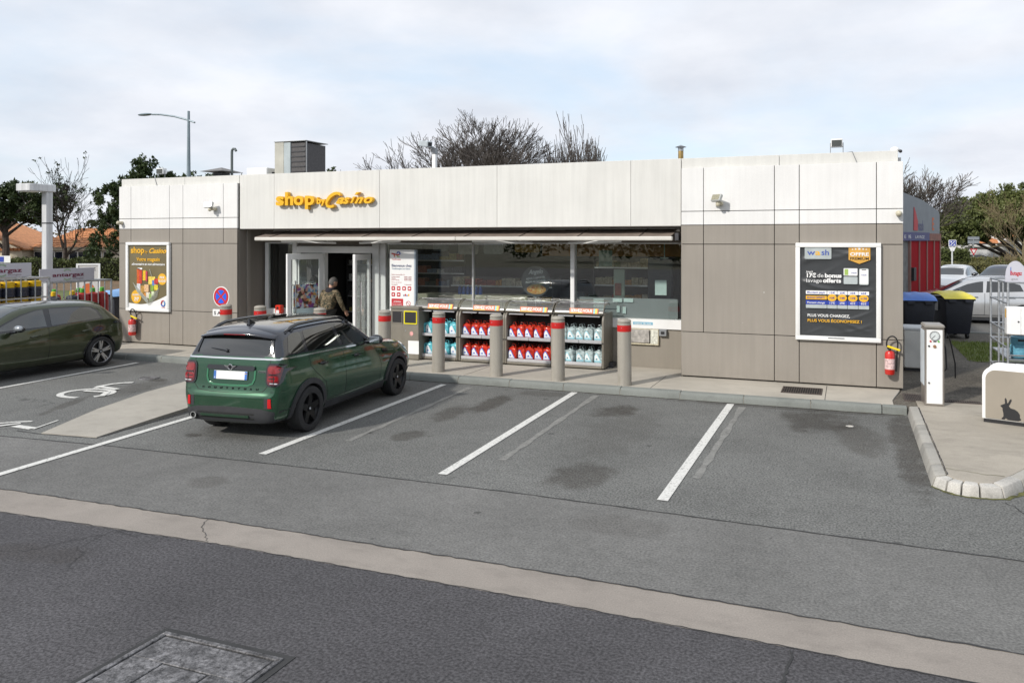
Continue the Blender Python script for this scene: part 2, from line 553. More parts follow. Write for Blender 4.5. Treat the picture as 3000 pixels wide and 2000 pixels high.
def finish_texts():
    tmp = []
    for (o, s, loc, size, m, rot, width, depth, bold, shear, align, bevel) in TEXTS:
        cu = bpy.data.curves.new('tmp_font', 'FONT')
        cu.body = s; cu.size = 1.0; cu.align_x = align
        cu.extrude = depth / size; cu.offset = bold; cu.shear = shear
        cu.resolution_u = 4
        if bevel: cu.bevel_depth = bevel / size
        t = bpy.data.objects.new('tmp_font', cu); COL.objects.link(t)
        tmp.append(t)
    bpy.context.view_layer.update()
    dg = bpy.context.evaluated_depsgraph_get()
    for t, (o, s, loc, size, m, rot, width, depth, bold, shear, align, bevel) in zip(tmp, TEXTS):
        me = bpy.data.meshes.new_from_object(t.evaluated_get(dg))
        me.name = o.name
        if len(me.vertices):
            xs = [v.co.x for v in me.vertices]
            w = max(xs) - min(xs)
            sx = size if width is None else width / max(w, 1e-6)
            M = Matrix.Translation(Vector(loc)) @ Euler(rot).to_matrix().to_4x4() @ Matrix.Diagonal((sx, size, size, 1))
            me.transform(M)
        me.materials.clear(); me.materials.append(m)
        old = o.data; o.data = me
        bpy.data.meshes.remove(old)
    for t in tmp:
        cu = t.data
        bpy.data.objects.remove(t); bpy.data.curves.remove(cu)

def eval_mesh(o):
    bpy.context.view_layer.update()
    dg = bpy.context.evaluated_depsgraph_get()
    return bpy.data.meshes.new_from_object(o.evaluated_get(dg))
# ================================================================== SETTING
WORLD_P = set()
_link0 = link
def link(name, me, parent=None, kind=None, label=None):
    o = _link0(name, me, parent, kind, label)
    if parent is not None and parent.name in WORLD_P:
        o.matrix_parent_inverse = Matrix.Translation(-Vector(parent.location))
    return o
def wthing(*a, **k):
    o = thing(*a, **k); WORLD_P.add(o.name); return o

ASPH_BAY = (0.140, 0.141, 0.134)
BAY_STAINS = [(-5.45, 11.4, 0.22, 0.75, 0, 0.62), (-5.75, 10.55, 0.25, 0.6, 10, 0.5), (-5.62, 9.15, 0.22, 0.32, 0, 0.5),
              (-3.40, 11.55, 0.34, 0.45, -20, 0.62), (-2.85, 8.25, 0.36, 0.55, -10, 0.5), (-0.45, 12.0, 0.55, 0.75, 0, 0.55),
              (0.15, 11.1, 0.35, 0.9, 10, 0.4), (-8.38, 8.15, 0.16, 0.10, 0, 0.6), (-12.35, 11.15, 0.20, 0.16, 0, 0.6),
              (-12.0, 10.4, 0.35, 0.8, 20, 0.35), (-11.9, 9.0, 0.12, 0.8, 25, 0.45), (0.72, 10.9, 0.20, 2.2, 0, 0.55),
              (-5.0, 12.45, 0.5, 0.25, 0, 0.35), (-1.0, 12.7, 2.0, 0.12, 0, 0.4), (-8.0, 10.0, 0.9, 1.9, 0, 0.25), (-3.0, 10.4, 0.5, 1.6, 0, 0.2)]
m_bay = asphalt_mat('asphalt_bay', ASPH_BAY, 0.26, BAY_STAINS)
m_apron = asphalt_mat('asphalt_apron', (0.149, 0.147, 0.140), 0.15, [(-2.0, 6.9, 0.5, 0.3, 0, 0.2), (-6.6, 6.6, 0.25, 0.2, 0, 0.3)])
m_dark = asphalt_mat('asphalt_dark', (0.071, 0.0685, 0.072), 0.25, [(-2.6, 3.4, 0.5, 0.4, 0, 0.25), (-6.5, 4.6, 0.6, 0.2, 10, 0.3)])
m_road = asphalt_mat('asphalt_road', (0.125, 0.122, 0.115), 0.2)
m_lane = asphalt_mat('asphalt_lane', (0.115, 0.103, 0.084), 0.3, [(1.5, 14.8, 0.8, 0.6, 0, 0.5), (1.9, 16.5, 0.5, 1.5, 10, 0.4)], 0.3)
m_strip = concrete_mat('concrete_strip', (0.275, 0.245, 0.215), 0.2, 0.45)
m_walk = concrete_mat('concrete_walk', (0.44, 0.405, 0.345), 0.08, 0.32)
m_island = concrete_mat('concrete_island', (0.36, 0.325, 0.27), 0.16, 0.5)
m_kerb = concrete_mat('kerb_stone', (0.20, 0.212, 0.196), 0.14, 0.5)
m_kerb2 = concrete_mat('kerb_island', (0.36, 0.345, 0.31), 0.14, 0.7)
m_tar = mat('tar', (0.03, 0.03, 0.03), 0.75, var=0.3, bmp=0.3)
m_paint = paint_mat('road_paint', (0.15, 0.148, 0.14))
m_ghost = mat('ghost_paint', (0.20, 0.198, 0.185), 0.85, var=0.25, vs=8, grain=0.35, gs=60)
m_iron = mat('cast_iron', (0.125, 0.122, 0.125), 0.6, metal=0.2, var=0.65, vs=7, bmp=0.9, bs=45, grain=0.9, gs=38)
m_earth = ground_mix_mat('earth', (0.10, 0.085, 0.05), (0.07, 0.085, 0.03), (0.15, 0.12, 0.08), 0.2, 3)
m_leaflitter = ground_mix_mat('leaf_litter', (0.17, 0.10, 0.05), (0.10, 0.07, 0.035), (0.24, 0.16, 0.09), 1.2, 7)
m_grass = ground_mix_mat('grass_soil', (0.085, 0.13, 0.025), (0.13, 0.16, 0.04), (0.09, 0.08, 0.04), 0.8, 6)
m_blade = leaf_mat('grass_blade', (0.10, 0.16, 0.022), (0.20, 0.23, 0.06), 3)

def sheet(name, poly, z, m, parent=None, struct_=True):
    b = MB(); b.add([(x, y, z) for x, y in poly], [list(range(len(poly)))])
    o = b.build(name, m, parent, smooth=False)
    if o.data.polygons[0].normal.z < 0: o.data.flip_normals()
    if struct_ and parent is None: struct(o)
    return o

ground = sheet('ground', [(-500, -500), (500, -500), (500, 600), (-500, 600)], -0.03, m_earth)
SLO = [(-60, 5.2), (-8, 5.17), (-5.2, 5.29), (-2, 5.28), (1, 5.2), (40, 5.2)]
SHI = [(-60, 5.66), (-8.5, 5.67), (-5.4, 5.75), (-2.3, 5.76), (1, 5.68), (40, 5.68)]
forecourt = sheet('forecourt', [(-60, -40), (40, -40)] + SLO[::-1], 0, m_dark)
strip = sheet('drain_strip', SLO + SHI[::-1], 0.0, m_strip)
SEAM = [(-60, 7.0), (-10.82, 7.2), (-9.0, 7.33), (-6, 7.43), (-3.2, 7.45), (1.37, 7.32), (40, 7.1)]
apron = sheet('apron', SHI + SEAM[::-1], 0, m_apron)
parking = sheet('parking_bays', SEAM[:-1] + [(6, 7.294), (6, 12.95), (-60, 12.95)], 0, m_bay)
side_road = sheet('side_road', [(6, 7.294), (40, 7.1), (60, 7.1), (60, 80), (3.5, 80), (-14, 80), (-14, 24.1), (6, 24.1)], -0.006, m_road)
left_yard = sheet('left_yard', [(-60, 12.95), (-17.3, 12.95), (-17.3, 30), (-60, 36)], -0.004, m_road)

# tar seams and cracks
def ribbon(pts, w, wob, seed, step=0.12):
    r = random.Random(seed); P = []
    for (a, b) in zip(pts[:-1], pts[1:]):
        a = Vector(a); b = Vector(b); n = max(1, int((b - a).length / step))
        for k in range(n): P.append(a.lerp(b, k / n))
    P.append(Vector(pts[-1]))
    Lf = []; Rt = []
    for i, p in enumerate(P):
        d = (P[min(i + 1, len(P) - 1)] - P[max(i - 1, 0)]).normalized()
        nrm = Vector((-d.y, d.x))
        c = p + nrm * r.uniform(-wob, wob)
        h = w * r.uniform(0.5, 1.25) / 2 if wob else w / 2
        Lf.append(c + nrm * h); Rt.append(c - nrm * h)
    return Lf, Rt

def ribbon_sheet(name, pts, w, z, m, parent=None, wob=0.0, seed=1, step=0.12):
    Lf, Rt = ribbon(pts, w, wob, seed, step)
    b = MB(); n = len(Lf)
    b.add([(p.x, p.y, z) for p in Lf] + [(p.x, p.y, z) for p in Rt], [[n + i, n + i + 1, i + 1, i] for i in range(n - 1)])
    o = b.build(name, m, parent, smooth=False, recalc=False)
    if parent is None: struct(o)
    return o

ribbon_sheet('tar_seam', SEAM, 0.022, 0.004, m_tar, apron, 0.006, 2)
ribbon_sheet('tar_seam', [(-10.9, 7.48), (-10.4, 7.46), (-9.45, 7.56)], 0.025, 0.004, m_tar, parking, 0.006, 3)
ribbon_sheet('tar_seam', [(-40, 5.63), (-8.5, 5.665), (-5.4, 5.745), (-2.3, 5.755), (1, 5.675), (20, 5.6)], 0.020, 0.004, m_tar, strip, 0.011, 4, 0.07)
ribbon_sheet('tar_seam', [(-40, 5.19), (-8, 5.175), (-5.2, 5.29), (-2, 5.28), (1, 5.2), (20, 5.2)], 0.012, 0.004, m_tar, strip, 0.008, 5, 0.07)
ribbon_sheet('crack', [(-5.73, 5.73), (-5.62, 5.55), (-5.3, 5.30)], 0.006, 0.004, m_tar, strip, 0.012, 6, 0.04)
ribbon_sheet('crack', [(-0.35, 5.2), (-0.33, 5.05), (-0.37, 4.8), (-0.36, 4.4), (-0.40, 3.6)], 0.02, 0.004, m_tar, forecourt, 0.018, 7, 0.04)
ribbon_sheet('crack', [(1.5, 8.9), (1.62, 8.6), (1.60, 8.3), (1.75, 7.9)], 0.014, 0.004, m_tar, parking, 0.02, 8, 0.04)

# bay lines
def line(p0, p1, w=0.115):
    return ribbon_sheet('bay_line', [p0, p1], w, 0.008, m_paint, parking, 0.0, 1, 0.5)
line((-1.78, 7.74), (-1.79, 12.70)); line((-4.32, 7.74), (-4.49, 12.74)); line((-6.83, 7.70), (-7.0, 12.60))
line((-9.02, 4.9 + 0.9), (-9.36, 10.2)); line((-14.15, 6.3), (-14.5, 12.55)); line((-9.36, 10.3), (-9.45, 12.55))
def ghost(p0, p1):
    ribbon_sheet('faded_line', [p0, p1], 0.10, 0.004, m_ghost, parking, 0.003, 3, 0.25)
ghost((-3.93, 8.5), (-4.06, 12.62)); ghost((-1.59, 8.6), (-1.585, 12.55)); ghost((-6.22, 8.6), (-6.42, 12.52))

# wheelchair marking
hc = MB()
def hstroke(pts, w, closed=False):
    Lf, Rt = ribbon(pts, w, 0, 1, 0.05); n = len(Lf)
    o = len(hc.v)
    hc.add([(p.x, p.y, 0.0085) for p in Lf] + [(p.x, p.y, 0.0085) for p in Rt], [[n + i, n + i + 1, i + 1, i] for i in range(n - 1)])
ringp = [(-12.42 + 0.44 * math.cos(a), 9.72 + 0.36 * math.sin(a)) for a in [2 * PI * k / 40 - 0.5 for k in range(37)]]
hstroke(ringp, 0.11)
hc.build('wheelchair_symbol', m_paint, parking, smooth=False, recalc=False)
hc = MB(); hc_z = 0.0125
hstroke([(-12.68, 10.10), (-12.78, 10.26), (-12.76, 10.5), (-12.66, 10.66), (-12.53, 10.74)], 0.105)
for i, v in enumerate(hc.v): hc.v[i] = (v[0], v[1], 0.0125)
hc.build('wheelchair_symbol', m_paint, parking, smooth=False, recalc=False)
hc = MB(); hstroke([(-12.72, 10.22), (-12.2, 10.14)], 0.11)
for i, v in enumerate(hc.v): hc.v[i] = (v[0], v[1], 0.0165)
hc.build('wheelchair_symbol', m_paint, parking, smooth=False, recalc=False)
hc = MB(); hstroke([(-12.62, 9.83), (-12.15, 9.90), (-11.92, 9.60)], 0.10)
for i, v in enumerate(hc.v): hc.v[i] = (v[0], v[1], 0.0165)
hc.build('wheelchair_symbol', m_paint, parking, smooth=False, recalc=False)
# second marking cut by the frame
hc = MB(); hstroke([(-11.85, 7.60), (-11.55, 7.68), (-11.42, 7.82), (-11.24, 7.93)], 0.07)
hc.build('ground_marking', m_paint, parking, smooth=False, recalc=False)
hc = MB(); hstroke([(-11.7, 7.42), (-11.38, 7.56), (-11.26, 7.78)], 0.08)
for i, v in enumerate(hc.v): hc.v[i] = (v[0], v[1], 0.0125)
hc.build('ground_marking', m_paint, parking, smooth=False, recalc=False)
hc = MB(); hstroke([(-11.20, 7.65), (-10.80, 7.63)], 0.12)
hc.build('ground_marking', m_paint, parking, smooth=False, recalc=False)
hc = MB(); hstroke([(-10.75, 7.60), (-10.93, 8.10)], 0.03)
for i, v in enumerate(hc.v): hc.v[i] = (v[0], v[1], 0.0125)
hc.build('ground_marking', m_paint, parking, smooth=False, recalc=False)

# concrete ramp up to the doors
rp = MB()
L_ = [(-10.42, 7.48), (-10.95, 8.75), (-11.25, 9.9), (-11.36, 10.9), (-11.45, 12.9)]
R_ = [(-9.50, 7.58), (-9.62, 8.75), (-9.70, 9.9), (-9.76, 10.9), (-9.86, 12.9)]
Zs = [0.012, 0.045, 0.075, 0.095, 0.13]
n = 5
V = [(x, y, z) for (x, y), z in zip(L_, Zs)] + [(x, y, z) for (x, y), z in zip(R_, Zs)] + [(x, y, -0.02) for x, y in L_] + [(x, y, -0.02) for x, y in R_]
F = []
for i in range(n - 1):
    F += [[i, n + i, n + i + 1, i + 1], [n + i, 3 * n + i, 3 * n + i + 1, n + i + 1], [i, i + 1, 2 * n + i + 1, 2 * n + i]]
F += [[0, 2 * n, 3 * n, n], [n - 1, 2 * n - 1, 4 * n - 1, 3 * n - 1]]
rp.add(V, F)
ramp = struct(rp.build('access_ramp', concrete_mat('concrete_ramp', (0.36, 0.335, 0.29), 0.12, 0.3), smooth=False))
ribbon_sheet('tar_seam', [(-9.50, 7.62), (-9.56, 8.75), (-9.63, 9.9)], 0.05, 0.004, m_tar, parking, 0.008, 9)

# pavement with kerb stones
walk = struct(MB().prism([(-30, 12.985), (0.66, 12.985), (0.66, 13.35), (0.82, 14.26), (0.82, 15.3), (-17.3, 15.3), (-17.3, 24), (-30, 24)], -0.02, 0.12, 'xy').build('pavement', m_walk, None, bevel=0.004))
KP = [(12.80, -0.02), (12.808, 0.075), (12.822, 0.105), (12.85, 0.121), (12.98, 0.123), (12.98, -0.02)]
kb = MB(); n = len(KP); wd = 1.035
kb.add([(0, y, z) for y, z in KP] + [(wd, y, z) for y, z in KP], [list(range(n)), list(range(n, 2 * n))[::-1]] + [[i, n + i, n + (i + 1) % n, (i + 1) % n] for i in range(n)])
k0 = kb.build('kerb_stone', m_kerb, walk, bevel=0.006)
xs = [-6.815 + 1.0435 * k for k in range(-16, 7)]
for i, x in enumerate(xs):
    o = k0 if i == 0 else k0.copy()
    if i: COL.objects.link(o); o.parent = walk
    o.location = (x, RN.uniform(-0.006, 0.006), RN.uniform(-0.004, 0.004))
box('kerb_stone', m_kerb, xs[-1] + 1.045, 0.84, 12.815, 12.98, -0.02, 0.121, walk, 0.008)
m_joint = mat('mortar', (0.30, 0.28, 0.24), 0.9)
for x in xs: box('kerb_joint', m_joint, x - 0.009, x - 0.001, 12.812, 12.975, -0.02, 0.108, walk, 0)
ribbon_sheet('gutter_dirt', [(-8, 12.785), (0.80, 12.785)], 0.045, 0.004, mat('gutter_dirt', (0.05, 0.043, 0.03), 0.95, var=0.5, vs=6), parking, 0.012, 12, 0.06)
for x in (-14.0, -10.6, -6.8, -3.2, -0.35):
    box('slab_joint', m_tar, x - 0.005, x + 0.005, 12.99, 14.25, 0.1, 0.1215, walk, 0)

# island beside the building
IS_OUT = [(0.84, 12.98), (0.84, 9.22), (0.96, 9.07), (1.10, 8.985), (1.28, 8.955), (1.52, 9.03), (1.77, 9.40), (2.62, 10.9), (4.2, 13.6), (7.0, 18.4)]
IS_IN = [(1.005, 13.0), (1.005, 9.30), (1.06, 9.20), (1.15, 9.13), (1.28, 9.105), (1.42, 9.15), (1.63, 9.48), (2.48, 10.98), (4.06, 13.68), (6.86, 18.48)]
island = MB().prism(IS_IN[:-1] + [(1.005, 13.42)], -0.02, 0.118, 'xy').build('pavement_island', m_island, None, bevel=0.003)
struct(island)
def kerb_piece(a0, a1, b0, b1, m=m_kerb2, h=0.12):
    b = MB()
    lean = 0.25
    def q(o, i): return (o[0] + (i[0] - o[0]) * lean, o[1] + (i[1] - o[1]) * lean)
    t0 = q(a0, b0); t1 = q(a1, b1)
    zz = h + RN.uniform(-0.005, 0.004)
    V = [(*a0, -0.02), (*a1, -0.02), (*b1, -0.02), (*b0, -0.02), (*t0, zz - 0.01), (*t1, zz - 0.01), (*b1, zz), (*b0, zz)]
    b.add(V, [(0, 3, 2, 1), (4, 5, 6, 7), (0, 1, 5, 4), (1, 2, 6, 5), (2, 3, 7, 6), (3, 0, 4, 7)])
    return b.build('kerb_stone', m, island, bevel=0.014, seg=2)
def lerp2(a, b, t): return (a[0] + (b[0] - a[0]) * t, a[1] + (b[1] - a[1]) * t)
m_kerbw = concrete_mat('kerb_white', (0.50, 0.48, 0.44), 0.25, 0.9)
def gap(a0, a1, b0, b1, g=0.008, m=m_kerb2):
    la = math.dist(a0, a1); t = g / la
    kerb_piece(lerp2(a0, a1, t), lerp2(a0, a1, 1 - t), lerp2(b0, b1, t), lerp2(b0, b1, 1 - t), m)
ys = [12.98, 11.75, 10.73, 9.71, 9.22]
yi = [12.98, 11.75, 10.73, 9.71, 9.30]
for k in range(4): gap((0.84, ys[k]), (0.84, ys[k + 1]), (1.0, yi[k]), (1.0, yi[k + 1]))
for i in range(1, len(IS_OUT) - 1):
    a0, a1, b0, b1 = IS_OUT[i], IS_OUT[i + 1], IS_IN[i], IS_IN[i + 1]
    k = max(1, int(round(math.dist(a0, a1) / 0.9)))
    for j in range(k): gap(lerp2(a0, a1, j / k), lerp2(a0, a1, (j + 1) / k), lerp2(b0, b1, j / k), lerp2(b0, b1, (j + 1) / k), 0.008, m_kerbw if i < 6 else m_kerb2)
m_moss = mat('moss', (0.10, 0.10, 0.03), 0.95, var=0.5, vs=12)
ribbon_sheet('crack', [(1.01, 9.55), (1.15, 9.52), (1.4, 9.44), (1.58, 9.43)], 0.009, 0.1225, m_moss, island, 0.012, 13, 0.04)
ribbon_sheet('crack', [(1.006, 12.9), (1.01, 9.3)], 0.014, 0.1225, m_tar, island, 0.004, 14, 0.08)
ribbon_sheet('moss_seam', [(0.83, 9.2), (0.95, 9.04), (1.10, 8.96), (1.28, 8.93), (1.54, 9.01), (1.8, 9.4), (2.2, 10.1)], 0.05, 0.004, m_moss, parking, 0.02, 15, 0.05)
lane = struct(MB().prism([(0.66, 13.0), (1.0, 13.0), (1.0, 13.42), (4.06, 13.68), (6.86, 18.48), (6.86, 24.0), (-2, 24.0), (-2, 23.6), (0.83, 23.6), (0.83, 14.2), (0.66, 13.4)], -0.02, 0.10, 'xy').build('lane', m_lane, None))
box('lane_kerb', m_kerb, -2, 6.86, 24.0, 24.12, -0.02, 0.125, lane, 0.01)

# grass patch
gp = [(2.40, 21.7), (3.3, 21.85), (4.6, 21.9), (4.6, 19.0), (2.80, 18.35), (2.52, 18.3), (2.42, 19.4)]
g_soil = struct(sheet('grass_patch', gp, 0.106, m_grass))
gm = MB(); rg = random.Random(5)
for k in range(5200):
    x = rg.uniform(2.4, 4.6); y = rg.uniform(18.3, 21.8)
    if y < 18.3 + max(0, (x - 2.8)) * 0.38: continue
    a = rg.uniform(0, PI); h = rg.uniform(0.03, 0.09); w = 0.008
    dx, dy = math.cos(a) * w, math.sin(a) * w
    lx, ly = rg.uniform(-.03, .03), rg.uniform(-.03, .03)
    gm.add([(x - dx, y - dy, 0.10), (x + dx, y + dy, 0.10), (x + lx, y + ly, 0.10 + h)], [(0, 1, 2)])
tag(gm.build('grass', m_blade, None, smooth=False, recalc=False), 'short green grass patch beside the dark lane right of the shop', 'grass', kind='stuff')

# drains and covers
def grating(name, label, x0, x1, y0, y1, z, nx, m):
    t = wthing(name, label, 'grating', ((x0 + x1) / 2, (y0 + y1) / 2, z))
    fr = MB(); w = 0.025
    fr.box(x0, x1, y0, y0 + w, z, z + 0.012).box(x0, x1, y1 - w, y1, z, z + 0.012).box(x0, x0 + w, y0 + w, y1 - w, z, z + 0.012).box(x1 - w, x1, y0 + w, y1 - w, z, z + 0.012)
    fr.build('frame', m, t, bevel=0.002)
    box('pit', mat('pit_black', (0.012, 0.012, 0.012), 0.9), x0 + w, x1 - w, y0 + w, y1 - w, z - 0.002, z + 0.002, t, 0)
    for i in range(nx):
        x = x0 + w + (x1 - x0 - 2 * w) * (i + 0.5) / nx
        box('bar', m, x - 0.007, x + 0.007, y0 + w, y1 - w, z + 0.002, z + 0.011, t, 0)
    return t
m_rust = mat('rusty_iron', (0.075, 0.058, 0.05), 0.7, metal=0.2, var=0.35, vs=8, bmp=0.4)
grating('floor_grating', 'rusty rectangular floor grating in the pavement under the wash poster', -1.06, -0.41, 13.36, 13.92, 0.1215, 16, m_rust)
grating('floor_grating', 'dark foot grating at the right corner of the shop wall', 0.84, 1.13, 13.44, 14.05, 0.101, 9, m_rust)
grating('floor_grating', 'dark foot grating on the ground between air pump and vacuum unit', 1.44, 1.95, 13.46, 13.64, 0.119, 14, m_rust)

mh = wthing('manhole_cover', 'large square metal manhole cover with inner lid in the dark forecourt', 'manhole cover', (-3.84, 3.3, 0))
fr = MB(); X0, X1, Y0, Y1 = -4.33, -3.35, 2.75, 3.97
def frame_rects(b, x0, x1, y0, y1, w, z0, z1):
    b.box(x0, x1, y0, y0 + w, z0, z1).box(x0, x1, y1 - w, y1, z0, z1).box(x0, x0 + w, y0 + w, y1 - w, z0, z1).box(x1 - w, x1, y0 + w, y1 - w, z0, z1)
frame_rects(fr, X0, X1, Y0, Y1, 0.035, -0.02, 0.016); fr.build('outer_frame', m_iron, mh, bevel=0.004)
fr = MB(); frame_rects(fr, X0 + 0.05, X1 - 0.05, Y0 + 0.05, Y1 - 0.05, 0.25, -0.02, 0.012); fr.build('cover_plate', m_iron, mh, bevel=0.004)
box('inner_lid', m_iron, -4.015, -3.665, 3.065, 3.655, -0.02, 0.013, mh, 0.004)
box('seam_fill', m_tar, X0 - 0.05, X1 + 0.05, Y0 - 0.05, Y1 + 0.05, -0.02, 0.005, mh, 0)

dc = wthing('drain_cover', 'round iron drain cover in the disabled bay near the kerb', 'drain cover', (-12.67, 11.22, 0))
MB().lathe([(0.0001, 0.010), (0.14, 0.010), (0.145, 0.004)], (-12.67, 11.22, 0), 24).build('lid', m_iron, dc)
MB().lathe([(0.15, 0.002), (0.152, 0.012), (0.185, 0.012), (0.19, 0.002)], (-12.67, 11.22, 0), 24).build('rim', m_iron, dc)
# litter
tag(MB().lathe([(0.0001, 0.004), (0.03, 0.004), (0.035, 0.016), (0.06, 0.012)], (0.02, 11.75, 0.0), 7).build('litter', mat('litter_paper', (0.5, 0.48, 0.44), 0.8, var=0.3, vs=20)), 'crushed pale litter lying in the oil stain of the rightmost bay', 'litter')
# ================================================================== SHOP BUILDING
m_white = panel_mat('white_panel', (0.76, 0.755, 0.74), 0.07, -5)
m_fascia = panel_mat('fascia_panel', (0.675, 0.67, 0.635), 0.11, -5)
m_brown = panel_mat('brown_panel', (0.290, 0.262, 0.226), 0.10, 0.15)
m_brown_shaded = panel_mat('brown_shaded', (0.225, 0.20, 0.172), 0.08, 0.15)  # darkened copy of the brown panel: recess shade put into the colour
m_back = mat('wall_backing', (0.06, 0.055, 0.05), 0.9)
m_alu = mat('white_frame', (0.80, 0.80, 0.785), 0.4, var=0.05)
m_render = mat('wall_render', (0.5, 0.48, 0.44), 0.85)
m_glass = glass_mat('shop_glass', (0.93, 0.965, 0.955), 2.3)
m_gasket = mat('black_rubber', (0.02, 0.02, 0.02), 0.6)
m_grey = mat('grey_metal', (0.28, 0.29, 0.30), 0.5, metal=0.4)
m_dkgrey = mat('dark_grey', (0.05, 0.05, 0.055), 0.6)
m_steel = mat('galvanised', (0.42, 0.44, 0.46), 0.42, metal=0.75, var=0.2, vs=14)
m_chrome = mat('chrome', (0.75, 0.75, 0.76), 0.12, metal=1.0, var=0.02)
m_print_w = mat('print_white', (0.80, 0.80, 0.79), 0.5, var=0.03)
m_print_y = mat('print_yellow', (0.78, 0.42, 0.025), 0.5, var=0.04)
m_print_r = mat('print_red', (0.50, 0.02, 0.03), 0.5, var=0.05)
m_print_b = mat('print_blue', (0.035, 0.10, 0.42), 0.5, var=0.05)
m_navy = mat('print_navy', (0.02, 0.035, 0.13), 0.5, var=0.05)
m_black = mat('black_plastic', (0.018, 0.018, 0.02), 0.5, var=0.1)

YW, YF, YG = 14.29, 14.35, 15.15
shop = wthing('shop_building', 'low flat-roofed petrol station shop with white upper and brown lower panels', 'shop', (-8.13, 17.5, 0.12))

def panel(name, m, x0, x1, z0, z1, y=YW, th=0.045, g=0.006):
    jx = RN.uniform(-0.0015, 0.0015)
    return box(name, m, x0 + g, x1 - g, y + jx, y + th, z0 + g, z1 - g, shop, 0.003)

# backing walls
bk = MB()
bk.box(-17.12, -13.42, 14.335, 14.6, 0.12, 4.0).box(-2.91, 0.86, 14.335, 14.6, 0.12, 4.0)
bk.box(-13.42, -2.91, 14.40, 14.6, 2.96, 4.0)
bk.build('wall_backing', m_back, shop, bevel=0)
box('side_wall', m_brown, -17.14, -16.9, 14.6, 23.5, 0.12, 2.945, shop)
box('side_wall', m_brown, 0.62, 0.86, 14.6, 23.5, 0.12, 2.945, shop)
box('side_wall', m_white, -17.14, -16.9, 14.6, 23.5, 2.945, 4.1, shop)
box('side_wall', m_white, 0.62, 0.86, 14.6, 23.5, 2.945, 4.1, shop)
box('rear_wall', m_render, -16.9, 0.62, 23.3, 23.5, 0.12, 4.1, shop)
box('roof', mat('roof_felt', (0.2, 0.2, 0.2), 0.9), -16.9, 0.62, 14.6, 23.3, 3.9, 4.0, shop)
# wing panels
for (x0, x1, cols, mid, low) in (
        (-17.14, -13.40, [-16.74, -15.485, -15.057, -13.816], [-16.74, -15.485, -15.057], [-16.74, -15.485, -15.057]),
        (-2.93, 0.88, [-2.512, -1.242, -0.815, 0.454], [-2.512, -1.242, -0.815, 0.454], [-1.242, -0.815, 0.454])):
    for (z0, z1, cs, m, nm) in ((3.2, 4.01, cols, m_white, 'white_panel'), (2.945, 3.2, cols, m_white, 'white_panel'),
                                (2.59, 2.945, cols, m_brown, 'brown_panel'), (0.963, 2.59, mid, m_brown, 'brown_panel'), (0.145, 0.963, low, m_brown, 'brown_panel')):
        e = [x0] + cs + [x1]
        for a, b in zip(e[:-1], e[1:]): panel(nm, m, a, b, z0, z1)
# fascia and parapets
for a, b in zip([-13.388, -12.386, -9.552, -6.743, -3.916], [-12.386, -9.552, -6.743, -3.916, -2.942]):
    panel('fascia_panel', m_fascia, a, b, 2.93, 4.2, YF, 0.05, 0.003)
for a, b in ((-17.13, -15.06), (-15.06, -13.395), (-2.935, -1.162), (-1.162, 0.80)):
    panel('parapet_panel', m_fascia, a, b, 4.0, 4.2, YF + 0.004, 0.05, 0.004)
box('parapet_cap', m_fascia, -17.13, 0.80, 14.42, 14.6, 4.0, 4.195, shop)
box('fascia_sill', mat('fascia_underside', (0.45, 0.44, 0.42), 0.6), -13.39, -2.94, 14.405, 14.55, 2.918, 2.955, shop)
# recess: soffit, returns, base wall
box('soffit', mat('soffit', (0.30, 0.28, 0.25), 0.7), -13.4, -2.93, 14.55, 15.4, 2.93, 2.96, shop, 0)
box('return_wall', m_brown_shaded, -13.47, -13.402, 14.345, 14.58, 0.12, 2.93, shop)
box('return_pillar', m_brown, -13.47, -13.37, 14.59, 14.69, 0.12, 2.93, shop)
box('return_wall', m_brown_shaded, -13.47, -13.39, 14.70, 15.4, 0.12, 2.93, shop)
box('return_wall', m_brown_shaded, -2.94, -2.88, 14.345, 15.4, 0.12, 2.93, shop)
box('head_beam', m_brown_shaded, -13.4, -2.94, 15.1, 15.3, 2.62, 2.93, shop)
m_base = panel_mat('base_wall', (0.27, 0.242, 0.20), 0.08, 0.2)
box('base_wall', m_base, -9.9, -2.94, 15.10, 15.3, 0.12, 0.895, shop)
box('base_wall', m_alu, -13.39, -12.36, 15.10, 15.3, 0.12, 0.895, shop)
box('sill', m_alu, -9.9, -2.942, 15.06, 15.3, 0.897, 1.085, shop, 0.006)
box('sill', m_alu, -13.34, -12.36, 15.06, 15.3, 0.897, 1.02, shop, 0.006)

# shop front glazing: each frame a part with its pane as a sub-part
def window(x0, x1, z0, z1, fl, fr_, ft, fb, y=15.13):
    b = MB()
    if fl: b.box(x0, x0 + fl, y, y + 0.08, z0, z1)
    if fr_: b.box(x1 - fr_, x1, y, y + 0.08, z0, z1)
    if ft: b.box(x0 + fl, x1 - fr_, y, y + 0.08, z1 - ft, z1)
    if fb: b.box(x0 + fl, x1 - fr_, y, y + 0.08, z0, z0 + fb)
    f = b.build('window_frame', m_alu, shop, bevel=0.004)
    box('pane', m_glass, x0 + fl, x1 - fr_, y + 0.036, y + 0.044, z0 + fb, z1 - ft, f, 0)
    return f
window(-13.335, -12.46, 1.02, 2.62, 0.10, 0.06, 0.03, 0.0)
window(-9.90, -7.70, 1.085, 2.62, 0.0, 0.012, 0.03, 0.0)
window(-7.69, -5.418, 1.085, 2.62, 0.012, 0.0, 0.03, 0.0)
window(-5.325, -2.95, 1.085, 2.62, 0.0, 0.03, 0.03, 0.0)
box('mullion', m_alu, -5.416, -5.327, 15.09, 15.25, 1.085, 2.62, shop, 0.006)
box('mullion', m_alu, -10.235, -10.056, 15.07, 15.25, 0.12, 2.62, shop, 0.006)
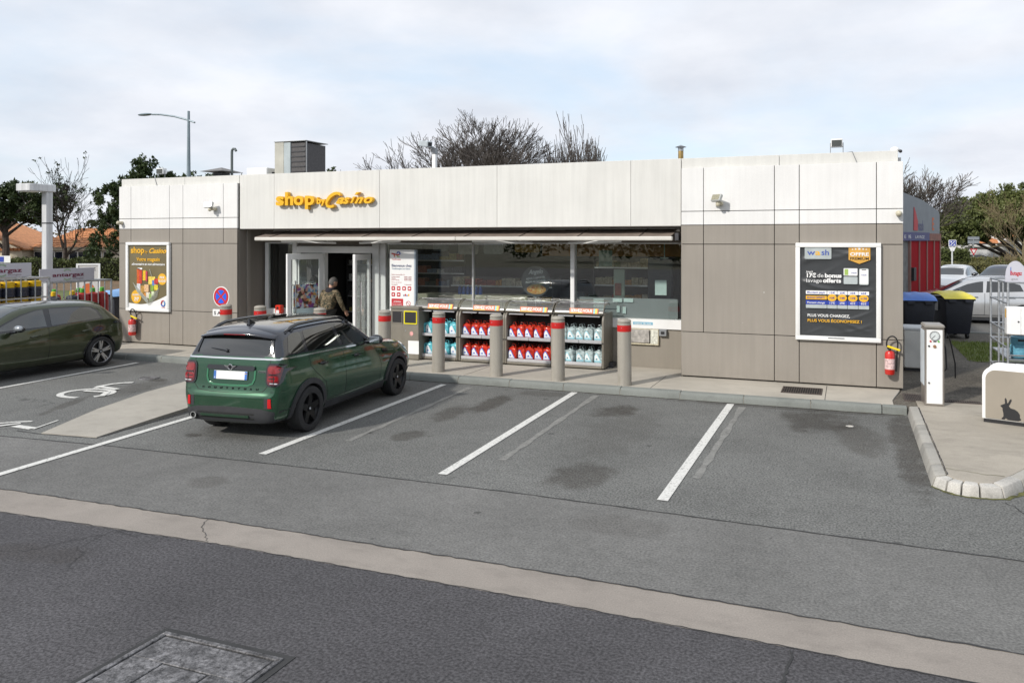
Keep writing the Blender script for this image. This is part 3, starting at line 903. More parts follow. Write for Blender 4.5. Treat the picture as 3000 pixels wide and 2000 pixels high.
box('mullion', m_alu, -10.052, -9.905, 15.12, 15.25, 0.12, 2.62, shop, 0.006)
box('mullion', m_alu, -12.458, -12.36, 15.09, 15.25, 0.12, 2.62, shop, 0.006)
box('door_transom', m_alu, -12.355, -10.24, 15.08, 15.25, 2.37, 2.53, shop, 0.006)
box('transom_panel', m_brown_shaded, -12.355, -10.24, 15.14, 15.2, 2.532, 2.618, shop, 0)
box('door_jamb', m_alu, -11.62, -11.54, 15.08, 15.2, 0.12, 2.365, shop, 0.005)
f = MB().box(-12.355, -12.31, 15.12, 15.18, 0.12, 2.365).build('window_frame', m_alu, shop, bevel=0.004)
box('pane', m_glass, -12.308, -11.625, 15.146, 15.152, 0.2, 2.365, f, 0)
box('threshold', m_steel, -12.3, -10.3, 15.0, 15.3, 0.121, 0.135, shop, 0.003)

def door_leaf(hx, hy, ang, w, z0=0.14, z1=2.36, handle=True):
    # an open door leaf: frame, pane, pull handle, closer
    M = Matrix.Translation((hx, hy, 0)) @ Matrix.Rotation(rad(ang), 4, 'Z')
    def T(b):
        b.v = [tuple(M @ Vector(p)) for p in b.v]; return b
    b = MB(); s = 0.105; d = 0.03
    b.box(0, s, -d, d, z0, z1).box(w - s, w, -d, d, z0, z1).box(s, w - s, -d, d, z1 - 0.13, z1).box(s, w - s, -d, d, z0, z0 + 0.30)
    f = T(b).build('door', m_alu, shop, bevel=0.005)
    T(MB().box(s, w - s, -0.005, 0.005, z0 + 0.30, z1 - 0.13)).build('pane', m_glass, f)
    if handle:
        for sd in (-1, 1):
            b = MB(); hx_ = w - 0.17
            b.tube([(hx_, sd * 0.085, 0.62), (hx_, sd * 0.085, 1.75)], 0.016, 10)
            b.tube([(hx_, sd * 0.03, 0.72), (hx_, sd * 0.085, 0.72)], 0.012, 8).tube([(hx_, sd * 0.03, 1.65), (hx_, sd * 0.085, 1.65)], 0.012, 8)
            T(b).build('handle', m_chrome, f)
        T(MB().box(0.08, 0.38, -0.075, -0.032, z1 - 0.09, z1 - 0.035)).build('door_closer', m_steel, f, bevel=0.006)
    return f, M
dl, DM = door_leaf(-11.56, 15.04, 180 + 70, 0.93)
dr, DM2 = door_leaf(-10.27, 15.04, 283, 0.92)
# printed sheet on the open left door
def on_door(pts, name, m, M=DM, yoff=0.0):
    b = MB(); V = [tuple(M @ Vector((x, yoff, z))) for x, z in pts]
    b.add(V, [list(range(len(pts)))])
    return b.build(name, m, None, smooth=False, recalc=False)
m_poster_mix = blotch_mat('printed_crowd', [(0.5, 0.55, 0.62), (0.55, 0.33, 0.10), (0.06, 0.04, 0.03), (0.5, 0.28, 0.20), (0.22, 0.07, 0.25), (0.6, 0.5, 0.35), (0.15, 0.3, 0.45), (0.35, 0.10, 0.08)], 15)
dp = wthing('door_poster', 'colourful poster with pale blue lower part on the open left door', 'poster', tuple(DM @ Vector((0.5, 0.0, 1.3))))
for pts, nm, m in (([(0.13, 0.72), (0.77, 0.72), (0.77, 1.11), (0.13, 1.11)], 'lower_panel', mat('print_pale', (0.55, 0.68, 0.70), 0.5)),
                   ([(0.13, 1.11), (0.77, 1.11), (0.77, 1.66), (0.13, 1.66)], 'picture_panel', m_poster_mix)):
    b = MB()
    for y0, y1 in ((0.009, 0.012),):
        b.box(min(p[0] for p in pts), max(p[0] for p in pts), y0, y1, min(p[1] for p in pts), max(p[1] for p in pts))
    b.v = [tuple(DM @ Vector(p)) for p in b.v]
    b.build(nm, m, dp, bevel=0)

# ------------------------------------------------------------------ awning
aw = wthing('awning', 'long half-extended brown fabric awning with white front bar above the shop window', 'awning', (-8, 14.6, 2.9))
m_fab = mat('awning_fabric', (0.20, 0.16, 0.13), 0.9, var=0.18, vs=6, bmp=0.3)
aX0, aX1 = -12.86, -3.08
ap = MB(); yb, zb_ = 14.86, 2.885; yf, zf = 14.16, 2.735
seams = [aX0 + 0.06] + [-12.35 + 1.235 * k for k in range(0, 8)] + [aX1 - 0.02]
for k, (a, b) in enumerate(zip(seams[:-1], seams[1:])):
    p = MB()
    nx = 6; V = []; F = []
    for j, (y, z) in enumerate(((yb, zb_), (14.62, 2.83), (14.38, 2.778), (yf, zf))):
        for i in range(nx + 1):
            u = i / nx
            V.append((a + 0.004 + (b - a - 0.008) * u, y, z - 0.012 * math.sin(PI * u) * (j in (1, 2))))
    for j in range(3):
        for i in range(nx): F.append([j * (nx + 1) + i, j * (nx + 1) + i + 1, (j + 1) * (nx + 1) + i + 1, (j + 1) * (nx + 1) + i])
    p.add(V, F); p.build('fabric_panel', m_fab, aw, smooth=True)
for s_ in seams[1:-1]:
    MB().tube([(s_, yb, zb_ + 0.003), (s_, 14.62, 2.835), (s_, yf, zf + 0.004)], 0.009, 5).build('seam', mat('awning_seam', (0.06, 0.045, 0.035), 0.9), aw)
MB().tube([(aX0, 14.92, 2.88), (aX1, 14.92, 2.88)], 0.045, 10).build('roller', m_alu, aw)
m_bar = mat('bar_cream', (0.60, 0.58, 0.53), 0.5, var=0.08)
box('front_bar', m_bar, -12.70, -7.55, 14.06, 14.15, 2.657, 2.735, aw, 0.014)
box('front_bar', m_bar, -7.546, -3.05, 14.06, 14.15, 2.657, 2.735, aw, 0.014)
for x, dxx in ((-12.0, 1.25), (-8.9, -1.2), (-7.2, 1.2), (-4.05, -1.15)):
    MB().tube([(x, 14.14, 2.655), (x + dxx, 14.42, 2.61), (x + dxx * 0.15, 14.9, 2.80)], 0.028, 8).build('folding_arm', m_alu, aw)
box('end_bracket', m_dkgrey, -3.05, -2.98, 14.3, 14.6, 2.66, 2.80, aw)

# ------------------------------------------------------------------ shop sign lettering
sg = wthing('shop_sign', 'large raised yellow letters shop by Casino on the white fascia', 'sign', (-10.95, 14.33, 3.5))
m_sign = mat('sign_yellow', (0.80, 0.44, 0.012), 0.38, var=0.05)
m_signside = mat('sign_edge', (0.50, 0.27, 0.01), 0.5)
sy = 14.285
for ch, x, w, dz in (('s', -12.25, 0.225, 0), ('h', -12.0, 0.225, 0), ('o', -11.745, 0.26, 0), ('p', -11.45, 0.25, 0)):
    text(ch, (x, sy, 3.468), 0.405, m_sign, sg, width=w, depth=0.045, bold=0.035, name='letter')
for ch, x, w in (('b', -11.13, 0.115), ('y', -11.005, 0.13)):
    text(ch, (x, sy, 3.482), 0.20, m_sign, sg, width=w, depth=0.04, bold=0.035, name='letter')
text('a', (-10.615, sy, 3.475), 0.27, m_sign, sg, width=0.215, depth=0.045, bold=0.035, shear=0.45, name='letter')
text('s', (-10.42, sy, 3.475), 0.27, m_sign, sg, width=0.165, depth=0.045, bold=0.04, shear=0.35, name='letter')
text('n', (-10.125, sy, 3.475), 0.27, m_sign, sg, width=0.22, depth=0.045, bold=0.035, shear=0.45, name='letter')
text('o', (-9.905, sy, 3.475), 0.27, m_sign, sg, width=0.225, depth=0.045, bold=0.035, shear=0.3, name='letter')
ib = MB(); ib.prism([(-10.235, 3.475), (-10.175, 3.475), (-10.105, 3.62), (-10.165, 3.62)], sy - 0.045, sy + 0.045); ib.prism([(-10.125, 3.655), (-10.065, 3.655), (-9.985, 3.715), (-10.075, 3.715)], sy - 0.045, sy + 0.045)
ib.build('letter', m_sign, sg, bevel=0.004)
# the big swash C
cpts = []
for k in range(29):
    a = rad(38 + 268 * k / 28)
    u, v = math.cos(a), math.sin(a)
    cpts.append((-10.68 + 0.155 * u + 0.09 * v, 3.553 + 0.148 * v))
cb = MB(); 
Wd = [0.03 + 0.035 * math.sin(PI * min(1, k / 22.0)) + (0.018 if k > 20 else 0) for k in range(29)]
Lf, Rt = [], []
for k, p in enumerate(cpts):
    d = Vector(cpts[min(k + 1, 28)]) - Vector(cpts[max(k - 1, 0)]); d.normalize(); nrm = Vector((-d.y, d.x))
    Lf.append(Vector(p) + nrm * Wd[k] * 0.62); Rt.append(Vector(p) - nrm * Wd[k] * 0.62)
o = len(cb.v); m_ = len(Lf)
cb.add([(p.x, sy - 0.045, p.y) for p in Lf] + [(p.x, sy - 0.045, p.y) for p in Rt] + [(p.x, sy + 0.045, p.y) for p in Lf] + [(p.x, sy + 0.045, p.y) for p in Rt],
       sum([[[i, i + 1, m_ + i + 1, m_ + i], [2 * m_ + i, 3 * m_ + i, 3 * m_ + i + 1, 2 * m_ + i + 1], [i, 2 * m_ + i, 2 * m_ + i + 1, i + 1], [m_ + i, m_ + i + 1, 3 * m_ + i + 1, 3 * m_ + i]] for i in range(m_ - 1)], []) + [[0, m_, 3 * m_, 2 * m_], [m_ - 1, 3 * m_ - 1, 4 * m_ - 1, 2 * m_ - 1]])
cb.build('letter', m_sign, sg, bevel=0.004)

# ------------------------------------------------------------------ posters on the wings
def frame_board(name, label, x0, x1, z0, z1, y, fw, th, cat='poster'):
    t = wthing(name, label, cat, ((x0 + x1) / 2, y, (z0 + z1) / 2))
    b = MB(); frame_rects_xz(b, x0, x1, z0, z1, fw, y, y + th)
    b.build('frame', m_alu, t, bevel=0.008, seg=2)
    return t
def frame_rects_xz(b, x0, x1, z0, z1, w, y0, y1):
    b.box(x0, x1, y0, y1, z0, z0 + w).box(x0, x1, y0, y1, z1 - w, z1).box(x0, x0 + w, y0, y1, z0 + w, z1 - w).box(x1 - w, x1, y0, y1, z0 + w, z1 - w)
def flat(name, poly, y, m, parent, th=0.002):
    return MB().prism(poly, y, y + th, 'xz').build(name, m, parent, smooth=False)

pl = frame_board('framed_poster', 'framed olive poster of a full shopping basket on the left wing wall', -16.842, -15.43, 0.925, 2.62, 14.22, 0.072, 0.068)
sx0, sx1, sz0, sz1 = -16.77, -15.505, 1.0, 2.545
m_olive = mat('poster_olive', (0.165, 0.135, 0.07), 0.35, var=0.10, vs=3)
flat('poster_sheet', [(sx0, sz0), (sx1, sz0), (sx1, sz1), (sx0, sz1)], 14.26, m_olive, pl)
wave = [(sx0, sz0)] + [(sx1, sz0)] + [(sx1, 1.335)] + [(sx1 - (sx1 - sx0) * t, 1.335 - 0.245 * math.sin(min(1, t * 1.35) * PI / 2) + 0.09 * max(0, t - 0.7)) for t in [k / 14 for k in range(1, 15)]]
flat('white_wave', wave, 14.254, m_print_w, pl)
PY = 14.252
text('shop', (-16.70, PY, 2.355), 0.21, m_print_y, pl, width=0.44, bold=0.03)
text('by', (-16.24, PY, 2.355), 0.10, m_print_y, pl, width=0.09)
text('Casino', (-16.12, PY, 2.355), 0.165, m_print_y, pl, width=0.56, bold=0.03, shear=0.4)
text('Votre magasin', (-16.505, PY, 2.16), 0.125, m_print_y, pl, width=0.76, bold=0.02)
text('alimentaire et non alimentaire', (-16.67, PY, 2.055), 0.078, m_print_w, pl, width=1.08, bold=0.02, shear=0.2)
def disc(name, cx, cz, r, y, m, parent, n=28, rz=None): return flat(name, circ(cx, cz, r, rz, n), y, m, parent)
disc('offer_disc', -15.675, 1.72, 0.14, PY, m_print_y, pl)
disc('offer_disc', -16.52, 1.275, 0.165, PY, m_print_y, pl)
text('PRIX', (-15.675, PY - 0.002, 1.735), 0.075, m_print_w, pl, width=0.15, bold=0.02, align='CENTER')
text('BLOQUÉ', (-15.675, PY - 0.002, 1.65), 0.075, m_print_w, pl, width=0.22, bold=0.02, align='CENTER')
text('OUVERT', (-16.52, PY - 0.002, 1.30), 0.065, m_print_w, pl, width=0.24, bold=0.02, align='CENTER')
text('7/7', (-16.52, PY - 0.002, 1.175), 0.12, m_print_w, pl, width=0.17, bold=0.03, shear=0.2, align='CENTER')
# basket picture: groceries over a wire basket
groc = [(-16.50, 1.55, 0.10, 0.42, (0.55, 0.10, 0.02)), (-16.42, 1.6, 0.09, 0.34, (0.5, 0.05, 0.03)), (-16.30, 1.68, 0.10, 0.25, (0.75, 0.45, 0.02)), (-16.21, 1.66, 0.06, 0.25, (0.5, 0.06, 0.10)),
        (-16.12, 1.58, 0.22, 0.20, (0.78, 0.58, 0.10)), (-16.50, 1.42, 0.12, 0.18, (0.6, 0.6, 0.62)), (-16.38, 1.35, 0.13, 0.2, (0.45, 0.25, 0.06)), (-16.25, 1.40, 0.14, 0.18, (0.7, 0.45, 0.25)),
        (-16.05, 1.42, 0.10, 0.15, (0.25, 0.4, 0.06)), (-16.0, 1.56, 0.12, 0.13, (0.10, 0.2, 0.5)), (-15.93, 1.60, 0.12, 0.13, (0.5, 0.05, 0.04)), (-15.93, 1.45, 0.12, 0.13, (0.7, 0.55, 0.04)),
        (-16.20, 1.25, 0.14, 0.14, (0.65, 0.6, 0.5)), (-16.10, 1.18, 0.12, 0.18, (0.3, 0.42, 0.12)), (-16.28, 1.28, 0.08, 0.1, (0.6, 0.25, 0.05)), (-16.02, 1.30, 0.10, 0.12, (0.55, 0.6, 0.4)), (-16.48, 1.95, 0.16, 0.04, (0.75, 0.75, 0.73))]
for i, (x, z, w, h, c) in enumerate(groc):
    flat('grocery_picture', rrect(x, x + w, z, z + h, 0.015, 2), PY - 0.0015 * (i % 4), mat('groc%d' % i, c, 0.45, var=0.35, vs=30), pl, 0.001)
wb = MB()
for k in range(7):
    u = k / 6
    wb.tube([(-16.62 + 0.12 * u, PY - 0.008, 1.62 - 0.20 * u), (-16.12 + 0.02 * u, PY - 0.008, 1.20 - 0.12 * u)], 0.004, 4)
    wb.tube([(-15.76 - 0.06 * u, PY - 0.008, 1.52 - 0.22 * u), (-16.10 + 0.02 * u, PY - 0.008, 1.20 - 0.12 * u)], 0.004, 4)
wb.tube([(-16.07, PY - 0.008, 1.96), (-16.0, PY - 0.008, 1.78)], 0.005, 4)
wb.build('basket_picture', mat('basket_wire', (0.5, 0.52, 0.46), 0.5), pl)
text('TOTAL', (-15.70, PY - 0.003, 1.02), 0.03, m_print_r, pl, width=0.13)
for c0, c1, m in ((60, 190, m_print_r), (190, 330, m_print_b), (-30, 60, mat('print_lblue', (0.10, 0.3, 0.6), 0.5))):
    pts = [(-15.64 + 0.055 * math.cos(rad(a)), 1.13 + 0.065 * math.sin(rad(a))) for a in range(c0, c1 + 1, 10)]
    MB().tube([(x, PY - 0.002, z) for x, z in pts], 0.016, 4).build('logo_ring', m, pl)

# wash poster
pw = frame_board('wash_poster', 'framed dark grey wash price poster on the right wing wall', -0.875, 0.526, 0.912, 2.616, 14.215, 0.077, 0.073)
def wrinkled_mat():
    m, t, b, pos = new_mat('poster_vinyl')
    f = maprange(t, noise(t, pos, 2.0, 4), 0.3, 0.7, 0.85, 1.15)
    c = t.nodes.new('ShaderNodeVectorMath'); c.operation = 'SCALE'; c.inputs[0].default_value = (0.046, 0.049, 0.052)
    t.links.new(f, c.inputs[3]); t.links.new(c.outputs[0], b.inputs['Base Color'])
    b.inputs['Roughness'].default_value = 0.33
    return m
m_vinyl = wrinkled_mat()
# the sheet itself is gently creased geometry
wv = MB(); nx, nz = 60, 72; rw = random.Random(3)
cre = [(rw.uniform(-0.8, 0.45), rw.uniform(0.98, 2.55), rw.uniform(-0.5, 0.5), rw.uniform(0.2, 0.55), rw.uniform(0.018, 0.045)) for _ in range(26)]
V = []
for j in range(nz + 1):
    for i in range(nx + 1):
        x = -0.80 + 1.25 * i / nx; z = 0.985 + 1.555 * j / nz; h = 0
        for (cx, cz, an, ln, wd_) in cre:
            u = (x - cx) * math.cos(an) + (z - cz) * math.sin(an); v = -(x - cx) * math.sin(an) + (z - cz) * math.cos(an)
            v -= 0.25 * u * u
            h += 0.012 * math.exp(-(u / ln) ** 2) * math.exp(-(v / wd_) ** 2)
        ed = min(1, min(i, nx - i, j, nz - j) / 5)
        V.append((x, 14.258 - h * ed * 0.8, z))
wv.add(V, [[j * (nx + 1) + i, j * (nx + 1) + i + 1, (j + 1) * (nx + 1) + i + 1, (j + 1) * (nx + 1) + i] for j in range(nz) for i in range(nx)])
wv.build('vinyl_sheet', m_vinyl, pw)
WY = 14.234
m_silver = mat('print_silver', (0.42, 0.46, 0.46), 0.4, var=0.12, vs=6)
m_gold = mat('print_gold', (0.66, 0.36, 0.07), 0.35, var=0.2, vs=5)
m_wblue = mat('wash_blue', (0.06, 0.10, 0.36), 0.5)
m_pblue = mat('row_blue', (0.03, 0.06, 0.36), 0.5)
flat('wash_badge', rrect(-0.72, -0.275, 2.335, 2.54, 0.02, 3), WY, m_silver, pw)
for s_, x, w, m in (('w', -0.675, 0.135, m_wblue), ('a', -0.545, 0.085, m_print_y), ('sh', -0.445, 0.125, m_wblue)):
    text(s_, (x, WY - 0.002, 2.405), 0.135, m, pw, width=w, bold=0.015)
flat('offer_badge', [(0.005, 2.54), (0.005, 2.325), (0.18, 2.255), (0.355, 2.325), (0.355, 2.54)], WY, m_gold, pw)
text('OFFRE', (0.18, WY - 0.002, 2.395), 0.082, m_print_w, pw, width=0.30, bold=0.03, align='CENTER')
text('PREMIUM', (0.18, WY - 0.002, 2.325), 0.065, m_black, pw, width=0.30, bold=0.01, align='CENTER')
for k, (dx, r) in enumerate(((-0.11, 0.016), (-0.06, 0.02), (0.0, 0.03), (0.06, 0.02), (0.11, 0.016))):
    flat('star', [(0.18 + dx + (r if i % 2 == 0 else r * 0.42) * math.sin(PI * i / 5), 2.505 + 0.006 * (2 - abs(k - 2)) + (r if i % 2 == 0 else r * 0.42) * math.cos(PI * i / 5)) for i in range(10)], WY - 0.002, m_print_w, pw, 0.001)
text("Jusqu'à", (-0.695, WY, 2.10), 0.04, m_print_w, pw, width=0.115, bold=0.02, shear=0.2)
text('17€', (-0.70, WY, 2.015), 0.098, m_print_w, pw, width=0.155, bold=0.045)
text('de', (-0.51, WY, 2.015), 0.098, m_print_w, pw, width=0.10)
text('bonus', (-0.385, WY, 2.015), 0.098, m_print_w, pw, width=0.275, bold=0.045)
text('lavage', (-0.70, WY, 1.928), 0.092, m_print_w, pw, width=0.26)
text('offerts', (-0.415, WY, 1.928), 0.098, m_print_w, pw, width=0.30, bold=0.045)
for z in (2.05, 1.905):
    flat('card_picture', rrect(-0.075, 0.15, z, z + 0.128, 0.012, 3), WY, m_silver if z < 2 else m_print_w, pw)
flat('card_stripe', [(-0.06, 2.06), (0.0, 2.06), (0.0, 2.165), (-0.06, 2.165)], WY - 0.002, mat('print_lime', (0.35, 0.5, 0.12), 0.5), pw, 0.001)
text('wash', (0.045, WY - 0.002, 2.09), 0.035, m_wblue, pw, width=0.09)
flat('phone_picture', rrect(0.175, 0.33, 1.895, 2.178, 0.025, 4), WY, m_silver, pw)
flat('phone_screen', rrect(0.185, 0.32, 1.91, 2.165, 0.02, 4), WY - 0.002, m_print_w, pw, 0.001)
text('wash', (0.205, WY - 0.003, 2.055), 0.035, m_wblue, pw, width=0.09)
flat('phone_notch', rrect(0.215, 0.29, 2.15, 2.162, 0.005, 2), WY - 0.003, m_black, pw, 0.001)
cols = [-0.70, -0.352, -0.345, -0.185, -0.178, -0.018, -0.011, 0.158, 0.165, 0.335]
rows = [(1.718, 1.782, m_print_w, 'Montant payé', ['15€', '25€', '35€', '65€'], m_pblue), (1.628, 1.692, m_print_y, 'BONUS OFFERTS', [], m_pblue),
        (1.54, 1.613, m_pblue, 'Montant chargé', ['17€', '29€', '42€', '82€'], m_print_w), (1.475, 1.537, m_silver, '', [], m_pblue)]
for z0, z1, m, s_, vals, tm in rows:
    for c in range(5):
        if c and m is m_print_y: continue
        flat('table_cell', rrect(cols[2 * c], cols[2 * c + 1], z0, z1, 0.008, 2), WY, m, pw)
    if s_: text(s_, (-0.68, WY - 0.002, z0 + 0.018), 0.045, tm, pw, width=0.29, bold=0.01)
    for c, v in enumerate(vals): text(v, ((cols[2 * c + 2] + cols[2 * c + 3]) / 2, WY - 0.002, z0 + 0.015), 0.046, tm, pw, align='CENTER', width=0.085, bold=0.01)
for c, v in enumerate(['+2€', '+4€', '+7€', '+17€']):
    cx = (cols[2 * c + 2] + cols[2 * c + 3]) / 2
    flat('bonus_disc', circ(cx, 1.662, 0.076, 0.062, 24), WY - 0.003, m_print_y, pw)
    text(v, (cx, WY - 0.006, 1.645), 0.046, m_pblue, pw, align='CENTER', width=0.085 if c < 3 else 0.105, bold=0.01)
text('PLUS VOUS CHARGEZ,', (-0.675, WY, 1.325), 0.068, m_print_w, pw, width=0.70, bold=0.02)
text('PLUS VOUS ÉCONOMISEZ !', (-0.675, WY, 1.235), 0.068, m_print_y, pw, width=0.89, bold=0.02)
box('latch', m_steel, -0.33, -0.06, 14.208, 14.218, 0.955, 0.975, pw, 0.003)
# ================================================================== FRONT OF SHOP OBJECTS
# ---- bollards
m_boll = panel_mat('bollard_grey', (0.34, 0.315, 0.268), 0.22, 0.30, 0.12)
m_bollred = mat('reflective_red', (0.50, 0.012, 0.01), 0.45, var=0.08, vs=12)
def bollard(x, y, label):
    t = thing('bollard', label, 'bollard', (x, y, 0.12), RN.uniform(-0.5, 0.5), 'concrete bollards along the kerb')
    t.rotation_euler = (RN.uniform(-0.009, 0.009), RN.uniform(-0.009, 0.009), t.rotation_euler[2])
    r = 0.123
    MB().lathe([(r + 0.004, 0), (r, 0.01), (r, 0.945)], n=28).build('post', m_boll, t)
    MB().lathe([(r + 0.0015, 0.945), (r + 0.0025, 0.955), (r + 0.0025, 1.045), (r + 0.0015, 1.055)], n=28).build('red_band', m_bollred, t)
    MB().lathe([(r, 1.056), (r, 1.09), (r - 0.012, 1.096), (r - 0.012, 1.104), (r, 1.11), (r, 1.13), (r - 0.02, 1.152), (r - 0.06, 1.163), (0.0001, 1.167)], n=28).build('cap', m_boll, t)
    MB().sphere((0.0, -r - 0.003, 1.01), 0.008, 8, 6).build('bolt', m_steel, t)
    return t
for x, y, lb in ((-12.62, 13.14, 'grey bollard with red band in front of the no stopping sign'), (-11.70, 13.14, 'grey bollard with red band left of the open door, behind the green car roof'),
                 (-10.17, 13.14, 'grey bollard mostly hidden behind the green car roof, in front of the camouflage jacket'), (-8.63, 13.14, 'grey bollard with red band in front of the pair of litter bins'),
                 (-7.46, 13.21, 'grey bollard with red band in front of the turquoise jugs'), (-6.20, 13.16, 'grey bollard with red band between the two racks of red jugs'),
                 (-4.95, 13.14, 'grey bollard with red band between the red jugs and the clear jugs'), (-3.69, 13.11, 'grey bollard with red band in front of the night counter hatch, rightmost one')):
    bollard(x, y, lb)

# ---- display racks with jugs
m_rack = mat('rack_taupe', (0.195, 0.178, 0.146), 0.5, var=0.1, vs=5)
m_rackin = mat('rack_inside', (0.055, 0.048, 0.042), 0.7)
m_shelfedge = mat('shelf_edge', (0.72, 0.72, 0.74), 0.3, metal=0.6, var=0.08)
m_cover = bpy.data.materials.new('clear_cover'); m_cover.use_nodes = True
_t = m_cover.node_tree; _b = _t.nodes['Principled BSDF']
_b.inputs['Base Color'].default_value = (0.30, 0.30, 0.30, 1); _b.inputs['Roughness'].default_value = 0.22; _b.inputs['Metallic'].default_value = 0.3; _b.inputs['Alpha'].default_value = 0.42
m_orange = mat('sticker_orange', (0.58, 0.13, 0.03), 0.5, var=0.1)
RACK_W = 1.06
def rack_profile(inset=0.0):
    # side panel outline in (y, z): rounded top front corner, feet
    P = [(0.0 + inset, 0.03), (0.62 - inset, 0.03), (0.62 - inset, 1.10 - inset)]
    for k in range(9):
        a = rad(90 + 90 * k / 8)
        P.append((0.17 + inset * 0.5 + (0.17 - inset * 0.5) * math.cos(a), 0.93 + (0.17 - inset) * math.sin(a)))
    return P
def build_rack(x, y, label):
    t = thing('display_rack', label, 'display rack', (x, y, 0.12), 0, 'self-service racks of washer fluid')
    W = RACK_W
    for sx in (0.0, W - 0.045):
        p = MB().prism(rack_profile(), sx, sx + 0.045, 'yz').build('side_panel', m_rack, t, bevel=0.012, seg=2)
        MB().cyl((sx + 0.0225, -0.004, 0.52), (sx + 0.0225, 0.002, 0.52), 0.016, n=10).build('screw', m_black, p)
    box('back_panel', m_rackin, 0.045, W - 0.045, 0.59, 0.615, 0.06, 1.08, t, 0)
    box('top_panel', m_rackin, 0.045, W - 0.045, 0.10, 0.59, 1.04, 1.075, t, 0.004)
    for z, nm in ((0.115, 'bottom'), (0.555, 'middle')):
        s = box('shelf', m_rackin, 0.046, W - 0.046, 0.06, 0.59, z - 0.03, z, t, 0)
        for a, b in (((0.05, W / 2 - 0.003), (W / 2 + 0.003, W - 0.05)) if z > 0.3 else ((0.05, W - 0.05),)):
            MB().box(a, b, 0.018, 0.06, z - 0.045, z + 0.018).build('shelf_edge', m_shelfedge, s, bevel=0.008)
    box('lower_rail', m_rack, 0.046, W - 0.046, 0.005, 0.05, 0.02, 0.068, t, 0.012)
    MB().tube([(0.04, 0.05, 1.085), (W - 0.04, 0.05, 1.085)], 0.022, 10).build('top_rail', m_rack, t)
    for a, b in ((0.09, 0.42), (0.46, W - 0.09)):
        box('rail_clip', m_shelfedge, a, b, 0.016, 0.05, 1.030, 1.052, t, 0.006)
    # raised clear roller cover: curved sheet over the rack
    cv = MB(); n = 12; V = []
    for k in range(n + 1):
        a = rad(168 - 112 * k / n)
        yy, zz = 0.30 + 0.29 * math.cos(a), 1.055 + 0.235 * math.sin(a)
        V += [(0.02, yy, zz), (W - 0.02, yy, zz)]
    cv.add(V, [[2 * i, 2 * i + 1, 2 * i + 3, 2 * i + 2] for i in range(n)])
    c = cv.build('cover', m_cover, t, recalc=False)
    MB().tube([(0.02, V[0][1], V[0][2]), (W - 0.02, V[0][1], V[0][2])], 0.014, 8).build('cover_edge', m_rack, c)
    MB().tube([(0.02, 0.30, 1.292), (W - 0.02, 0.30, 1.292)], 0.006, 6).build('cover_rib', m_shelfedge, c)
    MB().tube([(0.02, V[-1][1], V[-1][2]), (W - 0.02, V[-1][1], V[-1][2])], 0.007, 6).build('cover_edge', m_shelfedge, c)
    MB().tube([(0.30, 0.55, 1.32), (W - 0.08, 0.55, 1.32)], 0.008, 6).build('rear_rail', m_rack, t)
    for sx in (0.02, W - 0.02):
        MB().tube([(sx, 0.30 + 0.29 * math.cos(rad(168 - 112 * k / 8)), 1.055 + 0.235 * math.sin(rad(168 - 112 * k / 8))) for k in range(9)], 0.010, 6).build('cover_rib', m_rack, c)
    # sticker
    st = MB(); sy0 = 0.30 + 0.29 * math.cos(rad(160)) - 0.008
    M = Matrix.Translation((0.60, sy0, 1.150)) @ Matrix.Rotation(rad(-18), 4, 'X')
    def stick(x0, x1, z0, z1, m, nm, d=0.0):
        b = MB().box(x0, x1, -0.003 - d, -d, z0, z1); b.v = [tuple(M @ Vector(p)) for p in b.v]
        return b.build(nm, m, t, bevel=0)
    stick(-0.26, 0.34, -0.055, 0.05, m_orange, 'sticker')
    stick(-0.25, 0.02, -0.054, -0.035, m_print_y, 'sticker_strip', 0.001)
    stick(0.24, 0.275, -0.05, 0.045, mat('sticker_cyan', (0.2, 0.55, 0.6), 0.5), 'sticker_strip', 0.001)
    stick(0.28, 0.315, -0.05, 0.045, mat('sticker_yel', (0.8, 0.65, 0.05), 0.5), 'sticker_strip', 0.001)
    tl = M @ Vector((-0.235, -0.006, -0.028))
    text('SERVEZ-VOUS', tuple(tl), 0.085, m_print_w, t, rot=(PI / 2 - rad(18), 0, 0), width=0.45, bold=0.03)
    return t

def jug_mat(name, col, shade):
    m, t, b, pos = new_mat(name)
    f = maprange(t, noise(t, pos, 16, 3, 0.6, 0.6), 0.35, 0.65, shade, 1.15)
    c = t.nodes.new('ShaderNodeVectorMath'); c.operation = 'SCALE'; c.inputs[0].default_value = col
    t.links.new(f, c.inputs[3]); t.links.new(c.outputs[0], b.inputs['Base Color'])
    b.inputs['Roughness'].default_value = 0.16
    b.inputs['Transmission Weight'].default_value = 0.25
    b.inputs['IOR'].default_value = 1.3
    return m
m_jug = {'turquoise': jug_mat('jug_turquoise', (0.17, 0.66, 0.76), 0.55), 'red': jug_mat('jug_red', (0.74, 0.055, 0.028), 0.5), 'clear': jug_mat('jug_clear', (0.56, 0.68, 0.68), 0.5)}
m_lab = {'turquoise': mat('label_a', (0.62, 0.72, 0.80), 0.45), 'red': mat('label_b', (0.66, 0.70, 0.78), 0.45), 'clear': mat('label_c', (0.34, 0.62, 0.70), 0.45)}
m_lab2 = {'turquoise': mat('label_d', (0.05, 0.14, 0.45), 0.45), 'red': mat('label_e', (0.05, 0.15, 0.55), 0.45), 'clear': mat('label_f', (0.04, 0.22, 0.25), 0.45)}
m_cap = mat('jug_cap', (0.02, 0.02, 0.025), 0.5)
JUG_PROTO = {}
